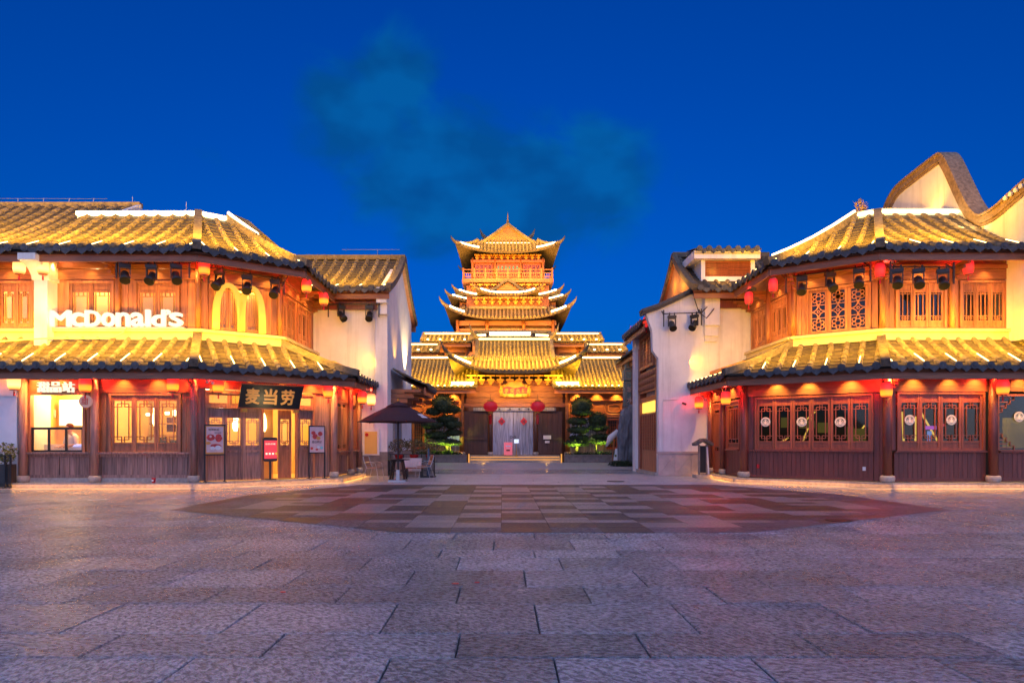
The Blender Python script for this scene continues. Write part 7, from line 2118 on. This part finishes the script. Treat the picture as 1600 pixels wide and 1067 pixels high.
# carved totem
x, y = PX(983, 36.5), 36.5
M_tot = surf('teal grey carved stone', (.09, .17, .20), .6, .4, (8, 8, 8), bump=.5, bscale=30)
t = thing('carved_pillar', 'teal carved pillar of stacked inscribed blocks rising behind the standing stone', 'pillar', (x, y, 0))
for z0, z1, w in ((0, 2.2, .26), (2.22, 3.3, .28), (3.34, 4.75, .30), (4.8, 5.4, .34), (5.45, 6.25, .24)):
    m = MB(); m.box(x - w, x + w, y - w, y + w, z0, z1); bl = m.build('block', M_tot if z0 != 2.22 else M_dado, t)
    m = MB(); e_ = .05
    m.box(x - w + e_, x + w - e_, y - w - .03, y - w, z0 + .06, z0 + .10); m.box(x - w + e_, x + w - e_, y - w - .03, y - w, z1 - .10, z1 - .06)
    for xx in (x - w + e_, x + w - e_ - .04): m.box(xx, xx + .04, y - w - .028, y - w, z0 + .1, z1 - .1)
    m.build('border', M_dado, bl)
for ch, z, s in (('福', 2.55, .38), ('水', 3.5, .36), ('城', 4.1, .36)):
    me = fit_text('character', ch, s, s, .03, M_pinkstone, .01); winst('character', me, t, (x - s / 2, y - .33, z), 0)
# lit signs, white tent and things tucked behind the rock
t = thing('garden_parasol', 'white folded garden parasol behind the right bonsai, left of the standing stone', 'parasol', (PX(959, 38.5), 38.5, 0))
x = PX(959, 38.5)
m = MB(); m.tube([(x - .1, 38.5, 0), (x + .05, 38.5, 2.0)], .03, 6); m.build('pole', M_wood, t)
m = MB(); m.smooth = True; m.tube([(x - .45, 38.5, 1.05), (x - .2, 38.5, 1.55), (x + .25, 38.5, 1.95), (x + .35, 38.5, 1.9)], [.06, .2, .16, .03], 8); m.build('canopy', M_white, t)
t = thing('leaning_board', 'pale board with green mark leaning at the foot of the standing stone', 'board', (PX(964, 35.5), 35.5, 0))
x = PX(962.5, 35.6); m = MB(); m.hexa([(x - .17, 35.4, .3), (x + .1, 35.4, .3), (x + .1, 35.44, .3), (x - .17, 35.44, .3), (x - .03, 35.6, .95), (x + .2, 35.6, .95), (x + .2, 35.64, .95), (x - .03, 35.64, .95)]); m.build('panel', M_white, t)
m = MB(); m.box(x - .1, x, 35.42, 35.43, .5, .62); m.build('mark', M_leaflime, t)

# ------------------------------------------------------------------ cloud-pruned trees before the gate
def bonsai(x, y, label, pads, trunk):
    t = thing('cloud_pruned_tree', label, 'tree', (x, y, .3), 'cloud pruned trees before the gate')
    m = MB(); m.smooth = True
    for pts, rs in trunk: m.tube([(x + a, y + b, z) for a, b, z in pts], rs, 7)
    m.build('trunk', M_bark, t)
    RR_ = random.Random(int(x * 100) & 255)
    for (a, b, z, rx, rz, n) in pads:
        m = MB()
        m.smooth = True
        # dense core and a rough skin of needles
        leaves(m, (x + a, y + b, z), rx, rx * .8, rz, n, .11, RR_, shell=.88)
        m.smooth = False
        m.sphere((x + a, y + b, z), rx * .86, rx * .7, rz * .82, 12, 7)
        m.build('foliage_pad', M_leaf, t)
S_ = .0413
def padpx(px, py, w, h, d, x, n=900, b=0): return (PX(px, d) - x, b, PZ(py, d), w * d / 2000, h * d / 2000, n)
d_ = 41.0
x = PX(692, d_)
bonsai(x, d_, 'cloud pruned tree left of the gate door with a round top and stacked pads', [padpx(692, 631, 36, 34, d_, x, 1500), padpx(677, 643, 22, 12, d_, x), padpx(709, 640, 24, 13, d_, x), padpx(698, 655, 34, 14, d_, x, 900, .1), padpx(676, 664, 36, 16, d_, x, 900, -.2), padpx(707, 663, 30, 16, d_, x), padpx(682, 680, 42, 14, d_, x), padpx(709, 676, 26, 10, d_, x), padpx(690, 690, 54, 11, d_, x), padpx(706, 692, 34, 9, d_, x, 700, -.3)],
       [([(0.3, .1, .3), (.25, 0, 1.2), (.05, 0, 1.9), (.2, 0, 2.6), (0, 0, 3.4)], [.13, .11, .09, .07, .04]), ([(.25, 0, 1.2), (-.5, -.1, 1.7), (-.7, -.1, 2.2)], [.07, .06, .03]), ([(.1, 0, 1.9), (.6, 0, 2.3), (.75, 0, 3.1)], [.06, .05, .03]), ([(.6, -.1, .3), (.45, 0, 1.0), (.6, 0, 1.5)], [.06, .05, .03])])
x = PX(912, d_)
bonsai(x, d_, 'cloud pruned tree right of the gate door with two round tops above flat pads', [padpx(909, 635, 34, 32, d_, x, 1500), padpx(909, 645, 38, 10, d_, x), padpx(902, 658, 32, 14, d_, x), padpx(934, 656, 30, 26, d_, x, 1300), padpx(935, 668, 34, 12, d_, x), padpx(904, 672, 36, 12, d_, x), padpx(940, 682, 30, 9, d_, x), padpx(905, 684, 32, 9, d_, x), padpx(901, 692, 42, 12, d_, x), padpx(939, 690, 36, 9, d_, x)],
       [([(-.45, .1, .3), (-.4, 0, 1.2), (-.2, 0, 2.0), (-.1, 0, 2.8), (-.1, 0, 3.3)], [.12, .10, .09, .06, .04]), ([(.8, 0, .3), (.8, 0, 1.2), (.9, 0, 2.4)], [.10, .08, .04]), ([(-.4, 0, 1.2), (.5, 0, 1.7), (1.1, 0, 1.8)], [.06, .05, .03])])
LIME = (.75, 1.0, .08)
for px, py, e in ((675, 703, 22), (706, 703, 26), (692, 695, 12), (900, 703, 24), (938, 702, 24)): light('SPOT', 'tree uplight', (PX(px, 40.3), 40.4, .55), e * 10, LIME, .05, None, (PX(px, 41), 41.05, 2.2), 115, .9)
m = MB(); leaves(m, (-4.2, 40.9, .5), 1.9, .3, .22, 900, .14, rnd); o = m.build('low_shrubs', M_leaf, None, base=(-4.2, 40.9, .4), kind='stuff'); o['label'] = 'low dark groundcover along the left gate planter'; o['category'] = 'shrubs'
m = MB(); leaves(m, (6.1, 40.9, .48), 2.1, .3, .18, 900, .12, rnd); o = m.build('low_shrubs', M_leaf, None, base=(6.1, 40.9, .4), kind='stuff'); o['label'] = 'low dark groundcover along the right gate planter'; o['category'] = 'shrubs'
# weed on the cafe ridge
x, y = PX(1346, 22.4), 22.45; z = PZ(334, 22.4)
t = thing('ridge_weed', 'orange lit tuft of weed growing on the cafe roof ridge', 'plant', (x, y, z - .1))
m = MB()
for k in range(9):
    th = k * .7; l = .38 + .1 * math.sin(k * 2.1); m.tube([(x, y, z - .1), (x + .12 * math.cos(th), y + .08 * math.sin(th), z + l * .5), (x + .26 * math.cos(th), y + .1 * math.sin(th), z + l)], [.012, .012, .004], 4)
m.build('stems', M_bark, t, kind='stuff')
m = MB(); leaves(m, (x, y, z + .25), .22, .14, .28, 160, .07, rnd); m.build('foliage', M_leafy, t, kind='stuff')
light('SPOT', 'ridge lamp', (x, y - .6, z), 25, (1, .4, .1), .03, None, (x, y, z + .3), 80, .8)

# ------------------------------------------------------------------ person behind the serving hatch
def person(x, y, z, rz, label):
    t = thing('person', label, 'person', (x, y, z), None, rz)
    v = [(0, 0, .95), (0, 0, 1.12), (0, -.02, 1.30), (0, -.05, 1.44), (0, -.08, 1.53), (0, -.10, 1.60), (0, -.12, 1.72),
         (-.19, -.04, 1.41), (-.26, -.08, 1.14), (-.16, -.30, 1.06), (-.10, -.37, 1.06), (.19, -.04, 1.41), (.26, -.08, 1.14), (.16, -.30, 1.06), (.10, -.37, 1.06),
         (-.10, 0, .88), (-.11, -.01, .48), (-.11, .02, .08), (-.11, -.12, .03), (.10, 0, .88), (.11, -.01, .48), (.11, .02, .08), (.11, -.12, .03)]
    e = [(0, 1), (1, 2), (2, 3), (3, 4), (4, 5), (5, 6), (3, 7), (7, 8), (8, 9), (9, 10), (3, 11), (11, 12), (12, 13), (13, 14), (0, 15), (15, 16), (16, 17), (17, 18), (0, 19), (19, 20), (20, 21), (21, 22)]
    r = [.14, .13, .15, .13, .055, .09, .085, .07, .05, .038, .035, .07, .05, .038, .035, .09, .065, .045, .04, .09, .065, .045, .04]
    me = bpy.data.meshes.new('body'); me.from_pydata(v, e, [])
    o = inst('body', me, t)
    sk = o.modifiers.new('skin', 'SKIN')
    for k, sv in enumerate(me.skin_vertices[0].data): sv.radius = (r[k], r[k] * (.75 if k < 4 else 1)); sv.use_root = (k == 0)
    sb = o.modifiers.new('sub', 'SUBSURF'); sb.levels = 1; sb.render_levels = 2
    me.materials.append(surf('skin', (.55, .32, .22), .5, .05))
    # shirt, apron, hair and cap follow the body
    sh = MB(); sh.smooth = True; sh.lathe([(.17, .92), (.165, 1.1), (.185, 1.28), (.175, 1.40), (.07, 1.50)], (0, -.02, 0), 14)
    for s in (-1, 1): sh.tube([(s * .15, -.04, 1.42), (s * .21, -.05, 1.36), (s * .265, -.08, 1.16)], [.075, .075, .062], 10)
    sh.smooth = True; w_ = sh.mesh('shirt', M_white); inst('shirt', w_, t)
    tr_ = MB(); tr_.smooth = True
    for s in (-1, 1): tr_.tube([(s * .09, 0, .95), (s * .11, -.01, .5), (s * .11, .02, .08)], [.115, .085, .065], 10)
    inst('trousers', tr_.mesh('trousers', M_lampblk), t)
    hr = MB(); hr.smooth = True; hr.sphere((0, -.09, 1.70), .105, .115, .115, 12, 8); inst('hair', hr.mesh('hair', surf('dark red brown hair', (.10, .02, .015), .6, .2)), t)
    fc = MB(); fc.smooth = True; fc.sphere((0, -.165, 1.655), .075, .05, .09, 10, 7); fc.sphere((0, -.215, 1.645), .014, .02, .02, 6, 5)
    inst('face', fc.mesh('face', MATS['skin']), t)
    ey = MB()
    for s in (-1, 1): ey.sphere((s * .03, -.205, 1.67), .010, .008, .007, 6, 4)
    ey.box(-.02, .02, -.214, -.205, 1.605, 1.612)
    inst('eyes_and_mouth', ey.mesh('eyes_and_mouth', M_ink), t)
    hd = MB(); hd.smooth = True
    for s in (-1, 1):
        hd.sphere((s * .09, -.40, 1.055), .04, .05, .018, 8, 5)
        for f_, (dx, l) in enumerate(((-.028, .06), (-.01, .07), (.01, .066), (.026, .05))): hd.tube([(s * .09 + dx, -.43, 1.057), (s * .09 + dx, -.43 - l * .6, 1.055), (s * .09 + dx, -.43 - l, 1.035)], [.010, .009, .007], 6)
        hd.tube([(s * .09 - s * .035, -.39, 1.055), (s * .09 - s * .06, -.425, 1.05)], [.011, .008], 6)
    inst('hands', hd.mesh('hands', MATS['skin']), t)
    return t
person(PX(112, 20.2), 20.25, FZ, R(-25), 'person in a white shirt with dark hair working behind the serving hatch')
m = MB(); x = PX(121, 19.95); m.hexa([(x - .09, 19.85, 1.20), (x + .09, 19.85, 1.20), (x + .09, 20.0, 1.20), (x - .09, 20.0, 1.20), (x - .09, 19.9, 1.26), (x + .09, 19.9, 1.26), (x + .09, 20.02, 1.29), (x - .09, 20.02, 1.29)])
o = m.build('card_reader', emit('blue lit reader', (.35, .4, 1), 1.2), None, base=(x, 19.95, 1.2)); o['label'] = 'small blue lit reader on the counter inside the serving hatch'; o['category'] = 'reader'

# service pipes, cables and small fittings on the white walls
def wall_line(name, pts, r, mt, label, cat):
    m = MB(); m.tube(pts, r, 6); o = m.build(name, mt, None, base=pts[0]); o['label'] = label; o['category'] = cat
wall_line('conduit', [(PX(1036, 25.25), 25.27, .98), (PX(1036, 25.25), 25.27, 3.0), (PX(1060, 25.25), 25.27, 3.02)], .016, M_white, 'thin white conduit running up the corner house wall near the lane', 'conduit')
wall_line('cable', [(PX(1082, 25.2), 25.2, PZ(452, 25.2)), (PX(1086, 25.1), 25.1, PZ(470, 25.1)), (PX(1092, 25.1), 25.1, PZ(488, 25.1)), (PX(1104, 25.0), 25.0, PZ(497, 25.0)), (PX(1116, 24.95), 24.95, PZ(482, 24.95))], .02, M_black, 'black cable looping from the eave to the lamp rail on the corner house', 'cable')
wall_line('conduit', [(-5.05, 25.27, .98), (-5.05, 25.27, 2.2), (-5.02, 25.27, 6.3)], .016, M_white, 'thin white conduit up the plastered house wall beside the utility hatch', 'conduit')
for px, py, lab in ((1068, 632, 'small wall camera on the corner house beside the rear cafe lantern'), (583, 658, 'small dark fitting on the plastered house wall above the utility hatch')):
    t = thing('wall_camera', lab, 'camera', (PX(px, 25.2), 25.2, PZ(py, 25.2))); c = Vector(t.location)
    m = MB(); m.tube([c + Vector((0, .1, .05)), c + Vector((0, 0, .05))], .02, 6); m.build('arm', M_lampblk, t)
    m = MB(); m.smooth = True; m.tube([c + Vector((-.05, -.02, .06)), c + Vector((.07, -.12, 0))], [.045, .04], 8); m.build('camera_body', M_lampblk, t)
